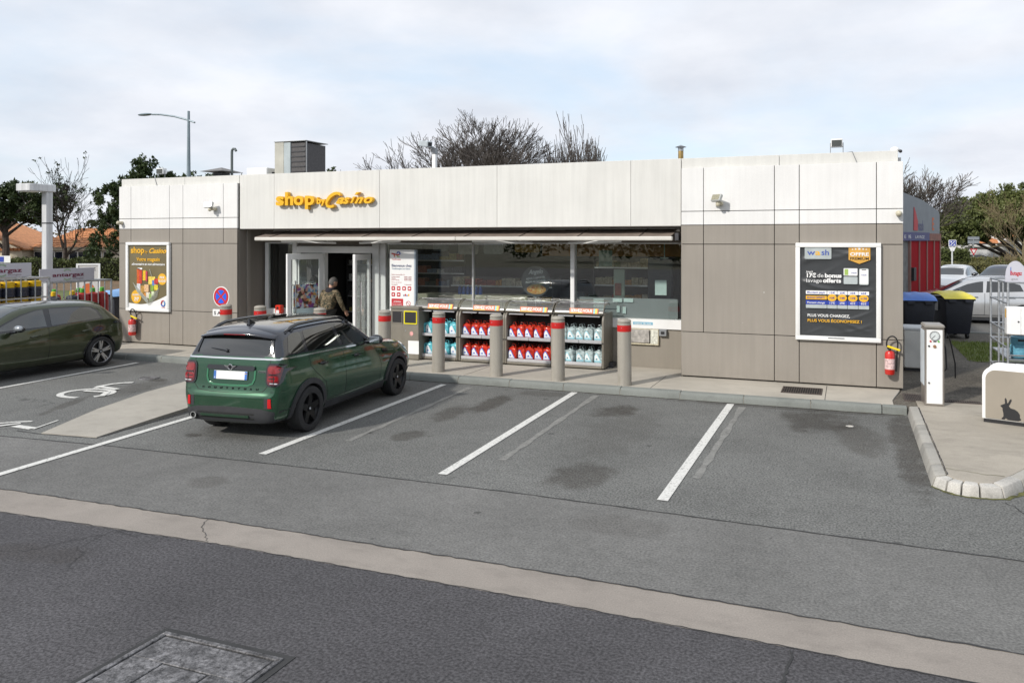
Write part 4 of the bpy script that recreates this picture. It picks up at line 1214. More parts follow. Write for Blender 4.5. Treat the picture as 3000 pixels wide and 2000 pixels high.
def make_jug(kind):
    t = thing('jug', 'x', 'jug')
    w, d, h = 0.093, 0.07, 0.24
    # body: stacked rounded rectangles, narrowing to the neck, with a moulded grip
    levels = [(0.0, 0.92), (0.012, 1.0), (0.12, 1.0), (0.125, 0.975), (0.135, 1.0), (0.20, 1.0), (0.222, 0.90), (0.238, 0.55), (0.245, 0.3), (0.262, 0.26)]
    V = []; F = []; base = rrect(-w, w, -d, d, 0.03, 4); n = len(base)
    for z, s in levels: V += [(x * s - (0.015 if z > 0.2 else 0), y * s, z) for x, y in base]
    for j in range(len(levels) - 1):
        for i in range(n): F.append([j * n + i, j * n + (i + 1) % n, (j + 1) * n + (i + 1) % n, (j + 1) * n + i])
    F.append(list(range(n))[::-1]); F.append([(len(levels) - 1) * n + i for i in range(n)])
    MB().add(V, F).build('body', m_jug[kind], t)
    MB().cyl((-0.015, 0, 0.262), (-0.015, 0, 0.283), 0.022, n=10).build('cap', m_cap, t)
    MB().tube([(-0.03, 0, 0.245), (-0.02, 0, 0.305), (0.03, 0, 0.305), (0.055, 0, 0.225)], 0.006, 5).build('handle', m_jug[kind], t)
    tri = [(-0.086, 0.02), (0.065, 0.02), (0.05, 0.05), (-0.025, 0.185), (-0.05, 0.19), (-0.086, 0.14)]
    f = lambda P, y, m, nm: MB().prism(P, y, y + 0.003, 'xz').build(nm, m, t, smooth=False)
    f(tri, -d - 0.003, m_lab2[kind] if kind == 'red' else m_lab[kind], 'label')
    f([(-0.078, 0.055), (0.03, 0.055), (-0.032, 0.165), (-0.052, 0.17), (-0.078, 0.125)], -d - 0.005, m_print_w, 'label_print')
    f(circ(-0.035, 0.078, 0.022, 0.014, 12), -d - 0.007, m_lab2[kind], 'label_print')
    f([(-0.084, 0.024), (0.058, 0.024), (0.04, 0.052), (-0.084, 0.052)], -d - 0.006, m_lab[kind], 'label_print')
    return t
RACKS = [(-8.745, 14.42, 'leftmost rack holding turquoise washer fluid jugs, beside the yellow-framed bin', 'turquoise', 'leftmost rack'),
         (-7.66, 14.40, 'second rack from the left holding red washer fluid jugs', 'red', 'second rack from the left'),
         (-6.60, 14.40, 'third rack from the left holding red washer fluid jugs', 'red', 'third rack from the left'),
         (-5.545, 14.44, 'rightmost rack holding clear washer fluid jugs, its right side panel in view', 'clear', 'rightmost rack')]
rj = random.Random(21)
ORD = ['leftmost', 'second from left', 'middle one', 'second from right', 'rightmost']
for (x, y, lb, kind, where) in RACKS:
    build_rack(x, y, lb)
    for lev, z in (('upper', 0.555), ('lower', 0.115)):
        for row, yy in (('front', 0.155), ('rear', 0.33)):
            for i in range(5):
                if lev == 'upper' and row == 'front' and kind == 'red' and rj.random() < 0.0: continue
                t = make_jug(kind) if kind not in JUG_PROTO else copy_tree(JUG_PROTO[kind])
                JUG_PROTO.setdefault(kind, t)
                t.location = (x + 0.145 + i * 0.192 + rj.uniform(-0.018, 0.018), y + yy + rj.uniform(-0.02, 0.03), 0.12 + z + 0.001)
                t.rotation_euler = (0, 0, rj.gauss(0, 0.17))
                adj = {'turquoise': 'turquoise jug', 'red': 'red jug', 'clear': 'clear jug'}[kind]
                tag(t, '%s, %s, %s row, %s shelf, %s' % (adj, ORD[i], row, lev, where), 'jug', '%s, %s shelf, %s row' % (where, lev, row))

# wedge block under the last rack
tag(MB().box(-4.58, -4.40, 14.78, 15.02, 0.12, 0.22).build('wedge_block', m_dkgrey, None, bevel=0.01), 'dark block lying on the pavement behind the rightmost rack', 'block')

# ---- litter bins
def litter_bin(name, x0, x1, y0, y1, label, yellow):
    t = thing(name, label, 'litter bin', ((x0 + x1) / 2, (y0 + y1) / 2, 0.12))
    w = (x1 - x0) / 2; d = (y1 - y0) / 2
    box('body', m_rack, -w, w, -d, d, 0.0, 1.06, t, 0.012)
    box('lid', m_rack, -w - 0.008, w + 0.008, -d - 0.008, d + 0.008, 1.063, 1.12, t, 0.01)
    b = MB(); frame_rects_xz(b, -w + 0.035, w - 0.035, 0.75, 1.03, 0.022, -d - 0.012, -d + 0.002)
    o = b.build('opening_frame', mat('bin_yellow', (0.80, 0.70, 0.0), 0.4) if yellow else m_rack, t, bevel=0.003)
    box('opening', m_black, -w + 0.057, w - 0.057, -d - 0.004, -d + 0.001, 0.772, 1.008, o, 0)
    if yellow:
        flat('sticker', circ(0.02, 0.55, 0.045, 0.05, 8), -d - 0.003, mat('sticker_pink', (0.72, 0.35, 0.33), 0.5, var=0.4, vs=30), t)
        box('lock', m_steel, -0.13, -0.115, -d - 0.006, -d + 0.001, 0.60, 0.62, t, 0)
        box('notice', m_print_w, -0.06, 0.2, -d - 0.004, -d + 0.001, 0.12, 0.40, t, 0)
    else:
        MB().tube([(w - 0.05, -d - 0.03, 0.75), (w - 0.05, -d - 0.03, 1.0)], 0.012, 6).build('handle', m_rack, t)
    return t
litter_bin('litter_bin', -9.32, -8.96, 14.42, 14.80, 'taupe litter bin with plain opening behind the bollard beside the shop door', False)
litter_bin('litter_bin', -8.94, -8.58 + 0.03, 14.30, 14.74, 'taupe litter bin with bright yellow frame round its opening', True).location.z = 0.13

# ---- welcome board
wt = wthing('welcome_board', 'tall white welcome board with red pictograms in front of the shop window', 'sign board', (-9.03, 14.62, 0.12))
bx0, bx1 = -9.46, -8.84; by = 14.60
box('board', m_print_w, bx0, bx1, by, by + 0.10, 1.05, 2.462, wt, 0.006)
box('board_edge', mat('board_edge', (0.42, 0.50, 0.58), 0.35), bx1 + 0.001, bx1 + 0.03, by + 0.004, by + 0.098, 1.05, 2.462, wt, 0.004)
box('post', m_steel, -9.2, -9.1, by + 0.03, by + 0.08, 0.0 + 0.12, 1.05, wt, 0.004)
byf = by - 0.002
def curve_stroke(pts, r, m, nm='logo'):
    MB().tube([(x, byf, z) for x, z in pts], r, 5).build(nm, m, wt)
curve_stroke([(-9.405, 2.375), (-9.36, 2.372), (-9.30, 2.355), (-9.24, 2.345), (-9.20, 2.36)], 0.014, m_print_r)
curve_stroke([(-9.345, 2.36), (-9.335, 2.33), (-9.33, 2.30)], 0.012, mat('logo_orange', (0.6, 0.17, 0.05), 0.5))
curve_stroke([(-9.275, 2.375), (-9.25, 2.41), (-9.21, 2.405), (-9.19, 2.37), (-9.21, 2.355)], 0.014, m_print_b)
curve_stroke([(-9.275, 2.335), (-9.25, 2.305), (-9.20, 2.305)], 0.010, mat('logo_green', (0.35, 0.5, 0.1), 0.5))
text('TotalEnergies', (-9.405, byf, 2.235), 0.04, m_print_r, wt, width=0.23)
text('Bienvenue chez', (-9.41, byf, 2.085), 0.085, m_navy, wt, width=0.50, bold=0.012)
text('TotalEnergies Les Salines', (-9.405, byf, 2.03), 0.045, mat('print_teal', (0.12, 0.22, 0.34), 0.5), wt, width=0.47)
m_faintred = mat('print_faintred', (0.5, 0.16, 0.16), 0.5)
for s_, x, z, w in (('Station ouverte 24h / 24', -9.41, 1.905, 0.33), ('Du lundi au samedi', -9.41, 1.855, 0.20), ('06h00 à 22h00', -9.09, 1.855, 0.18), ('Dimanche', -9.41, 1.82, 0.10), ('07h00 à 21h00', -9.09, 1.82, 0.18), ('Jours fériés', -9.41, 1.787, 0.20), ('08h00 à 20h00', -9.09, 1.787, 0.18), ('Nos services', -9.41, 1.737, 0.25), ('Bon appétit', -9.41, 1.69, 0.15), ('à bientôt', -9.08, 1.69, 0.17)):
    text(s_, (x, byf, z), 0.032, m_faintred, wt, width=w)
for r_, z in ((0, 1.57), (1, 1.435)):
    for c in range(4 if r_ == 0 else 2):
        x = -9.41 + c * 0.136
        flat('pictogram', rrect(x, x + 0.09, z, z + 0.09, 0.018, 3), byf, m_print_r, wt)
        flat('pictogram_mark', circ(x + 0.045, z + 0.045, 0.022 + 0.006 * (c % 2), 0.018 + 0.008 * ((c + 1) % 2), 4 + 2 * c), byf - 0.002, m_print_w, wt)
for i, m in enumerate((m_navy, m_print_r, m_print_b, m_print_y)):
    flat('card_mark', rrect(-9.115 + 0.04 * i, -9.082 + 0.04 * i, 1.45, 1.475 + 0.02 * (i % 2), 0.004, 2), byf, m, wt)
flat('red_notice', [(-9.41, 1.18), (-9.115, 1.18), (-9.115, 1.39), (-9.41, 1.39)], byf, m_print_r, wt)
text('ATTENTION', (-9.262, byf - 0.002, 1.31), 0.04, m_print_w, wt, width=0.19, align='CENTER', bold=0.02)
for k in range(3): text('Site sous surveillance', (-9.262, byf - 0.002, 1.275 - 0.03 * k), 0.022, m_print_w, wt, width=0.24, align='CENTER')
MB().tube([(-8.985 + 0.05 * math.cos(2 * PI * k / 20), byf, 1.29 + 0.05 * math.sin(2 * PI * k / 20)) for k in range(21)], 0.006, 4).build('no_smoking_ring', m_print_r, wt)
MB().tube([(-9.02, byf, 1.325), (-8.95, byf, 1.255)], 0.005, 4).build('no_smoking_bar', m_print_r, wt)

# ---- no stopping sign
ns = wthing('no_stopping_sign', 'round red and blue no stopping sign with white plate, left of the entrance', 'road sign', (-12.90, 13.42, 0.12))
nsy = 13.40; ncx, ncz = -12.92, 1.42
MB().cyl((ncx, nsy + 0.045, 0.12), (ncx, nsy + 0.045, 1.60), 0.03, n=12).build('post', mat('sign_post', (0.45, 0.36, 0.22), 0.6, var=0.3, vs=12), ns)
MB().prism(circ(ncx, ncz, 0.225, n=36), nsy, nsy + 0.012).build('rim', m_print_w, ns)
MB().prism(circ(ncx, ncz, 0.205, n=36), nsy - 0.003, nsy - 0.001).build('red_disc', m_print_r, ns, smooth=False)
m_signblue = mat('sign_blue', (0.01, 0.12, 0.75), 0.4)
for q in range(4):
    a0 = 45 + 90 * q
    P = []
    for k in range(11):
        a = rad(a0 + 10 + 70 * k / 10); P.append((ncx + 0.148 * math.cos(a), ncz + 0.148 * math.sin(a)))
    am = rad(a0 + 45); P.append((ncx + 0.03 * math.cos(am), ncz + 0.03 * math.sin(am)))
    MB().prism(P, nsy - 0.006, nsy - 0.004).build('blue_sector', m_signblue, ns, smooth=False)
MB().prism(rrect(-13.16, -12.68, 0.985, 1.14, 0.025), nsy, nsy + 0.01).build('plate', m_print_w, ns)
text('S A U F', (-13.125, nsy - 0.002, 1.02), 0.105, m_black, ns, width=0.42, bold=0.02)

ns.location.x -= 0.095
# ---- planter behind the car
ptr = thing('planter_box', 'dark planter box with a small plant behind the green car roof', 'planter', (-12.35, 14.0, 0.12))
MB().add([(-0.42, -0.16, 0), (0.42, -0.16, 0), (0.42, 0.16, 0), (-0.42, 0.16, 0), (-0.52, -0.2, 0.78), (0.52, -0.2, 0.78), (0.52, 0.2, 0.78), (-0.52, 0.2, 0.78)], [(0, 3, 2, 1), (4, 5, 6, 7), (0, 1, 5, 4), (1, 2, 6, 5), (2, 3, 7, 6), (3, 0, 4, 7)]).build('box', mat('planter_green', (0.012, 0.03, 0.022), 0.4), ptr, bevel=0.012)
# ---- red ticket box on the sill
tb = wthing('red_dispenser', 'small red dispenser box on the window sill left of the door', 'dispenser', (-12.78, 14.98, 0.9))
box('case', mat('disp_red', (0.62, 0.03, 0.01), 0.4), -12.87, -12.69, 14.93, 15.05, 0.92, 1.12, tb, 0.02)
flat('label', rrect(-12.83, -12.74, 0.92, 1.0, 0.01, 2), 14.926, m_print_w, tb); flat('label', circ(-12.785, 1.05, 0.03, n=10), 14.926, m_black, tb)
box('base', mat('disp_grey', (0.6, 0.55, 0.55), 0.5), -12.86, -12.70, 14.94, 15.05, 0.84, 0.919, tb, 0.006)

# ---- night counter hatch and keypad
nh = wthing('night_hatch', 'worn cream pay hatch under the window sill with a metal flap', 'pay hatch', (-3.85, 15.05, 0.73))
b = MB(); frame_rects_xz(b, -4.24, -3.535, 0.575, 0.893, 0.03, 15.045, 15.10); b.build('frame', mat('hatch_cream', (0.55, 0.50, 0.36), 0.6, var=0.3, vs=20), nh, bevel=0.006)
box('flap', mat('hatch_flap', (0.55, 0.52, 0.48), 0.35, metal=0.5, var=0.35, vs=12), -4.10, -3.72, 15.03, 15.06, 0.615, 0.885, nh, 0.008)
box('notice', mat('hatch_notice', (0.6, 0.6, 0.52), 0.5, var=0.4, vs=25), -3.70, -3.55, 15.042, 15.06, 0.60, 0.885, nh, 0.003)
box('recess', m_black, -4.2, -3.57, 15.07, 15.099, 0.605, 0.865, nh, 0)
kp = wthing('keypad_box', 'small grey intercom box right of the pay hatch', 'intercom', (-3.44, 15.05, 0.83))
box('case', m_grey, -3.525, -3.37, 15.02, 15.099, 0.765, 0.893, kp, 0.008)
box('button', m_black, -3.485, -3.41, 15.016, 15.022, 0.80, 0.86, kp, 0.003)
nl = wthing('sill_sticker', 'small blue lettered sticker on the white window sill', 'sticker', (-3.86, 15.055, 1.0))
flat('sticker', [(-4.065, 0.975), (-3.655, 0.975), (-3.655, 1.03), (-4.065, 1.03)], 15.056, mat('sill_blue', (0.2, 0.42, 0.55), 0.5), nl)
text('Caisse de nuit', (-4.03, 15.054, 0.985), 0.045, m_print_w, nl, width=0.34, bold=0.01)

# ---- fire extinguishers
m_ext = mat('ext_red', (0.56, 0.022, 0.015), 0.3, var=0.06, coat=0.4)
def extinguisher(cx, zb, label, h=0.40, r=0.08):
    t = wthing('fire_extinguisher', label, 'fire extinguisher', (cx, 14.18, zb))
    y = 14.175
    MB().lathe([(0.0001, 0), (r * 0.85, 0.0), (r, 0.02), (r, h - 0.05), (r * 0.8, h - 0.015), (r * 0.35, h), (0.0001, h)], (cx, y, zb), 24).build('cylinder', m_ext, t)
    MB().lathe([(r + 0.001, 0.09), (r + 0.0015, 0.095), (r + 0.0015, 0.265), (r + 0.001, 0.27)], (cx, y, zb), 24).build('label_band', mat('ext_label', (0.62, 0.45, 0.44), 0.45, var=0.45, vs=26), t)
    MB().cyl((cx, y, zb + h - 0.01), (cx, y, zb + h + 0.05), 0.022, n=10).build('valve', m_black, t)
    b = MB(); b.obox((cx + 0.06, y - 0.01, zb + h + 0.045), (0.21, 0.035, 0.035), Euler((0, rad(18), 0)).to_matrix())
    b.build('lever', mat('ext_yellow', (0.80, 0.60, 0.02), 0.4), t, bevel=0.006)
    MB().tube([(cx - 0.02, y, zb + h + 0.02)] + [(cx + 0.037 - 0.088 * math.cos(rad(a)), y - 0.03 * math.sin(rad(a)), zb + h + 0.12 + 0.13 * math.sin(rad(a))) for a in range(-10, 191, 20)] + [ (cx + 0.115, y + 0.03, zb + h - 0.05), (cx + 0.10, y + 0.04, zb + 0.05)], 0.013, 8).build('hose', m_black, t)
    box('bracket', m_steel, cx - 0.03, cx + 0.03, y + 0.07, 14.288, zb + 0.22, zb + 0.30, t, 0.003)
    return t
extinguisher(-16.56, 0.33, 'red fire extinguisher with yellow lever under the shopping basket poster', 0.40, 0.088)
extinguisher(0.66, 0.395, 'red fire extinguisher with black hose loop on the right end of the shop wall')

# ---- wall floodlights, sensors, roof kit
m_ivory = mat('old_ivory', (0.52, 0.48, 0.36), 0.5, var=0.2, vs=20)
m_lens = mat('lamp_lens', (0.30, 0.28, 0.20), 0.15, var=0.3, vs=40)
def wall_flood(cx, cz, label, tilt, yaw):
    t = wthing('wall_floodlight', label, 'floodlight', (cx, 14.2, cz))
    box('mount', m_ivory, cx - 0.055, cx + 0.065, 14.16, 14.288, cz - 0.10, cz - 0.035, t, 0.012)
    Mr = Euler((rad(tilt), 0, rad(yaw))).to_matrix()
    MB().obox((cx - 0.03, 14.12, cz + 0.03), (0.22, 0.07, 0.14), Mr).build('lamp_housing', mat('flood_grey', (0.45, 0.46, 0.44), 0.4), t, bevel=0.012)
    MB().obox(Vector((cx - 0.03, 14.12, cz + 0.03)) + Mr @ Vector((0, -0.036, 0)), (0.18, 0.006, 0.105), Mr).build('lens', m_lens, t)
    MB().tube([(cx, 14.22, cz - 0.03), (cx, 14.16, cz + 0.0)], 0.018, 8).build('arm', m_ivory, t)
    MB().sphere((cx - 0.01, 14.135, cz - 0.085), 0.042, 10, 8).build('sensor', m_ivory, t)
wall_flood(-14.06, 3.47, 'small floodlight with motion sensor on the white left wing wall', -20, 12)
wall_flood(-2.21, 3.40, 'small floodlight with motion sensor on the white right wing wall', -25, -35)
def sensor(cx, cz, label):
    t = wthing('motion_sensor', label, 'sensor', (cx, 14.2, cz))
    box('base', m_ivory, cx - 0.035, cx + 0.05, 14.22, 14.288, cz - 0.04, cz + 0.04, t, 0.012)
    MB().sphere((cx, 14.19, cz), 0.05, 12, 8).build('eye', m_ivory, t)
sensor(-17.04, 3.10, 'cream motion sensor at the left end of the shop wall')
sensor(0.80, 3.115, 'cream motion sensor at the right end of the shop wall')
def roof_flood(cx, label, w=0.2):
    t = wthing('roof_floodlight', label, 'floodlight', (cx, 14.75, 4.2))
    box('housing', m_alu, cx - w / 2, cx + w / 2, 14.72, 14.85, 4.34, 4.485, t, 0.01)
    box('lens', mat('flood_dark', (0.06, 0.065, 0.06), 0.15), cx - w / 2 + 0.015, cx + w / 2 - 0.015, 14.712, 14.722, 4.352, 4.462, t, 0)
    for s_ in (-1, 1): MB().tube([(cx + s_ * (w / 2 + 0.008), 14.78, 4.19), (cx + s_ * (w / 2 + 0.008), 14.78, 4.42)], 0.007, 6).build('bracket', m_grey, t)
    MB().tube([(cx + 0.15, 14.5, 4.205), (cx + 0.26, 14.345, 4.205), (cx + 0.34, 14.343, 4.0)], 0.006, 5).build('cable', m_grey, t)
roof_flood(-0.195, 'boxy floodlight on the parapet above the wash poster')
roof_flood(-16.28, 'boxy floodlight on the left end of the roof', 0.22)
cd_ = wthing('dome_camera', 'white dome camera at the right end of the roof', 'camera', (0.78, 14.7, 4.2))
MB().sphere((0.76, 14.6, 4.235), 0.065, 14, 8, (1.2, 1, 0.8)).build('dome', m_print_w, cd_); MB().sphere((0.85, 14.58, 4.205), 0.03, 8, 6).build('lens', m_black, cd_); MB().cyl((0.78, 14.6, 4.1), (0.78, 14.6, 4.22), 0.02).build('stalk', m_print_w, cd_)
fl = wthing('roof_flue', 'short brass coloured flue with a small conical cap on the roof', 'flue', (-3.1, 14.9, 4.0))
MB().cyl((-3.06, 14.9, 3.95), (-3.06, 14.9, 4.40), 0.052, n=14).build('pipe', mat('brass', (0.36, 0.25, 0.10), 0.4, metal=0.8, var=0.3, vs=10), fl)
MB().lathe([(0.055, 4.40), (0.055, 4.45), (0.06, 4.47)], (-3.06, 14.9, 0), 12).build('collar', m_steel, fl)
MB().lathe([(0.11, 4.475), (0.0001, 4.52)], (-3.06, 14.9, 0), 14).build('cap', m_grey, fl)
cc = wthing('security_camera', 'grey security camera on a short white post above the fascia', 'camera', (-9.8, 17.2, 4.0))
box('post', m_print_w, -9.87, -9.77, 17.15, 17.25, 4.0, 4.84, cc, 0.006)
box('post_head', m_grey, -9.88, -9.76, 17.14, 17.26, 4.84, 5.0, cc, 0.008)
Mr = Euler((rad(8), 0, rad(62))).to_matrix()
MB().obox((-10.02, 17.08, 5.10), (0.16, 0.44, 0.15), Mr).build('housing', mat('cctv_grey', (0.42, 0.46, 0.48), 0.35), cc, bevel=0.02)
MB().obox(Vector((-10.02, 17.08, 5.10)) + Mr @ Vector((0, -0.222, 0)), (0.10, 0.01, 0.09), Mr).build('lens', m_black, cc)
MB().tube([(-9.83, 17.2, 5.0), (-9.97, 17.1, 5.04)], 0.03, 8).build('arm', m_grey, cc)
# roof machinery
du = wthing('roof_duct', 'tall cream and dark metal ventilation duct standing on the roof', 'duct', (-14.2, 17.4, 4.0))
box('housing', mat('duct_cream', (0.46, 0.45, 0.39), 0.5), -14.66, -14.35, 17.0, 17.9, 4.0, 5.33, du, 0.01)
box('side_panel', mat('duct_grey', (0.40, 0.45, 0.46), 0.5), -14.349, -14.13, 17.0, 17.9, 4.0, 5.31, du, 0.008)
gd = box('grille', mat('duct_dark', (0.075, 0.07, 0.07), 0.6, var=0.2, vs=18), -14.125, -13.66, 17.03, 17.88, 4.0, 5.29, du, 0.006)
for k in range(9):
    box('slat', m_dkgrey, -14.12, -13.67, 17.012, 17.028, 4.1 + 0.135 * k, 4.13 + 0.135 * k, gd, 0)
box('hood', mat('duct_top', (0.35, 0.36, 0.35), 0.5), -14.67, -13.6, 16.98, 17.92, 5.332, 5.35, du, 0.004)
box('frame_post', m_grey, -13.62, -13.60, 17.0, 17.03, 4.0, 5.33, du, 0)
ac = wthing('roof_unit', 'low white air conditioning unit on the roof beside the duct', 'air conditioner', (-15.2, 17.2, 4.0))
box('case', m_print_w, -15.62, -14.92, 17.0, 18.6, 4.0, 4.66, ac, 0.015)
box('vent', m_dkgrey, -14.919, -14.905, 17.2, 18.2, 4.35, 4.55, ac, 0)
cw = wthing('roof_cowl', 'dark mushroom shaped vent cowl with a pyramid hood on the roof', 'vent', (-16.48, 17.0, 4.0))
MB().add([(-16.90, 16.6, 4.58), (-16.10, 16.6, 4.58), (-16.10, 17.4, 4.58), (-16.90, 17.4, 4.58), (-16.5, 17.0, 4.71)], [(0, 3, 2, 1), (0, 1, 4), (1, 2, 4), (2, 3, 4), (3, 0, 4)]).build('hood', mat('cowl', (0.17, 0.165, 0.16), 0.7), cw, smooth=False)
box('neck', m_dkgrey, -16.66, -16.34, 16.84, 17.16, 4.0, 4.56, cw, 0.01)
vp = wthing('vent_pipe', 'thin dark roof pipe with a hooked top', 'pipe', (-16.1, 17.0, 4.0))
MB().tube([(-16.13, 17.0, 4.0), (-16.13, 17.0, 5.12), (-16.12, 17.0, 5.18), (-16.08, 17.0, 5.215), (-16.02, 17.0, 5.21), (-15.98, 17.0, 5.15)], 0.035, 10).build('tube', mat('pipe_dark', (0.10, 0.12, 0.12), 0.5), vp)
# ================================================================== SHOP INTERIOR
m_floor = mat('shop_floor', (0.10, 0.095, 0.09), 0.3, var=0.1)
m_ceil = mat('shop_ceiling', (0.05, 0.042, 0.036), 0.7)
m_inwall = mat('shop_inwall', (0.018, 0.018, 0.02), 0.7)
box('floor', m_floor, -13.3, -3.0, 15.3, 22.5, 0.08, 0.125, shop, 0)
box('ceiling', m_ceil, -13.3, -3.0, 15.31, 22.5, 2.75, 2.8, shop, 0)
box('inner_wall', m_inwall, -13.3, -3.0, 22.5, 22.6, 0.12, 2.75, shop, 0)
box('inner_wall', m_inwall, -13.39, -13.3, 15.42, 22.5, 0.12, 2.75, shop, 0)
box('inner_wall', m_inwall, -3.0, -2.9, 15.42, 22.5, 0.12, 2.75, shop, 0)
box('bulkhead', mat('bulkhead_orange', (0.34, 0.15, 0.03), 0.6, var=0.2), -7.2, -3.02, 18.0, 18.1, 2.28, 2.74, shop, 0)
for i, (x, y) in enumerate(((-4.3, 16.4), (-4.3, 18.6), (-6.6, 16.4), (-9.0, 17.4), (-11.0, 17.4))):
    tag(box('ceiling_lamp', mat('lamp_glow', (1.0, 0.95, 0.85), 0.5, emit=8.0), x - 0.3, x + 0.3, y - 0.08, y + 0.08, 2.735, 2.748, None, 0),
        ['lit ceiling lamp nearest the right window pane', 'lit ceiling lamp deep inside behind the right pane', 'lit ceiling lamp above the pizza sign', 'lit ceiling lamp above the beige counter', 'lit ceiling lamp inside the open door'][i], 'lamp', 'lamps on the shop ceiling')
# beige counter with drawers behind the middle window
m_beige = mat('counter_beige', (0.36, 0.33, 0.25), 0.5, var=0.06)
ct = wthing('drawer_counter', 'beige counter with drawers standing behind the window left of the pizza sign', 'counter', (-7.9, 15.75, 0.12))
for k, (a, b) in enumerate(((-9.3, -8.19), (-8.18, -7.15), (-7.14, -6.56))):
    d = box('drawer_front', m_beige, a, b, 15.5, 15.54, 0.14, 1.445, ct, 0.004)
    MB().tube([((a + b) / 2 - 0.12, 15.48, 1.27), ((a + b) / 2, 15.465, 1.26), ((a + b) / 2 + 0.12, 15.48, 1.27)], 0.012, 6).build('handle', m_chrome, d)
box('carcass', m_beige, -9.3, -6.56, 15.545, 16.1, 0.13, 1.44, ct, 0)
# bottles on the counter
m_bot = mat('bottle_blue', (0.02, 0.07, 0.30), 0.2, var=0.3, vs=20)
rb = random.Random(9)
for i in range(6):
    b = wthing('water_bottle', 'blue bottle on the beige counter, %s of the row' % ['leftmost', 'second from left', 'third from left', 'third from right', 'second from right', 'rightmost'][i], 'bottle', (-8.30 + 0.105 * i, 15.68, 1.446), 0, 'blue bottles on the counter')
    MB().lathe([(0.0001, 0), (0.042, 0), (0.045, 0.02), (0.045, 0.12), (0.025, 0.17), (0.014, 0.185), (0.0001, 0.185)], (-8.30 + 0.105 * i, 15.68, 1.446), 12).build('body', m_bot, b)
    MB().cyl((-8.30 + 0.105 * i, 15.68, 1.631), (-8.30 + 0.105 * i, 15.68, 1.66), 0.016, n=8).build('cap', m_print_w, b)
# coffee/food machines and shelving
def shelving(name, label, x0, x1, y0, depth, h, levels, seed, cols, face=-1):
    t = wthing(name, label, 'shelves', ((x0 + x1) / 2, y0, 0.12))
    b = MB().box(x0, x0 + 0.04, y0, y0 + depth, 0.12, h).box(x1 - 0.04, x1, y0, y0 + depth, 0.12, h).box(x0 + 0.04, x1 - 0.04, y0 + depth - 0.03, y0 + depth, 0.12, h)
    b.build('frame', m_dkgrey, t)
    r = random.Random(seed)
    goods = {c: MB() for c in range(len(cols))}
    for k in range(levels):
        z = 0.25 + (h - 0.45) * k / max(1, levels - 1)
        s = box('shelf', m_grey, x0 + 0.041, x1 - 0.041, y0 + 0.02, y0 + depth - 0.031, z - 0.025, z, t, 0)
        box('price_strip', m_shelfedge, x0 + 0.041, x1 - 0.041, y0 + 0.005, y0 + 0.019, z - 0.03, z + 0.005, s, 0)
        x = x0 + 0.06
        while x < x1 - 0.15:
            c = r.randrange(len(cols)); w = r.choice((0.06, 0.075, 0.09, 0.12)); hh = r.uniform(0.10, 0.22)
            for rep in range(r.randint(1, 4)):
                if x + w > x1 - 0.05: break
                goods[c].box(x, x + w - 0.006, y0 + 0.03 + r.uniform(0, 0.03), y0 + depth * 0.7, z + 0.001, z + hh + r.uniform(-0.006, 0.006))
                x += w
            x += 0.01
    for c, b in goods.items():
        if b.v: b.build('goods', mat('goods_%d_%d' % (seed, c), cols[c], 0.5, var=0.5, vs=25), t, smooth=False, kind='stuff')
    return t
warm = [(0.7, 0.5, 0.12), (0.6, 0.28, 0.06), (0.5, 0.45, 0.3), (0.35, 0.06, 0.04), (0.55, 0.5, 0.42), (0.2, 0.25, 0.1)]
cool = [(0.35, 0.42, 0.55), (0.7, 0.7, 0.7), (0.1, 0.15, 0.3), (0.4, 0.15, 0.1), (0.5, 0.42, 0.15), (0.12, 0.12, 0.12)]
shelving('wall_shelves', 'tall shelves of packed goods behind the window right of the pizza sign', -6.0, -3.9, 18.4, 0.45, 2.2, 5, 1, warm)
shelving('wall_shelves', 'tall shelves of bottles at the back of the shop seen through the open door', -11.9, -10.2, 19.6, 0.45, 2.3, 6, 2, cool)
shelving('gondola_shelves', 'low gondola shelves of goods behind the beige counter', -9.4, -6.6, 17.2, 0.5, 1.75, 4, 3, warm)
shelving('wall_shelves', 'tall dark shelves along the back wall behind the left window', -13.2, -12.2, 18.2, 0.4, 2.2, 5, 4, cool)
cab = wthing('drinks_fridge', 'tall dark blue-grey cabinet behind the right end of the window', 'cabinet', (-3.8, 16.2, 0.12))
box('case', mat('fridge_blue', (0.055, 0.06, 0.085), 0.4), -4.0, -3.45, 16.0, 16.6, 0.12, 2.30, cab, 0.02)
box('door', mat('fridge_door', (0.035, 0.04, 0.055), 0.2), -3.98, -3.47, 15.98, 15.999, 0.3, 2.25, cab, 0.006)
box('totem_panel', mat('pale_green', (0.36, 0.42, 0.34), 0.5), -4.66, -4.42, 15.7, 15.74, 1.0, 2.05, wthing('price_stand', 'pale green upright panel behind the right window pane', 'panel', (-4.5, 15.7, 0.12)), 0.004)
bag = wthing('paper_bag', 'small red-brown poster stuck low on the pale green panel', 'poster', (-4.5, 15.68, 1.6))
box('sheet', mat('poster_rust', (0.28, 0.08, 0.05), 0.5, var=0.3, vs=20), -4.63, -4.49, 15.69, 15.698, 1.5, 1.76, bag, 0)
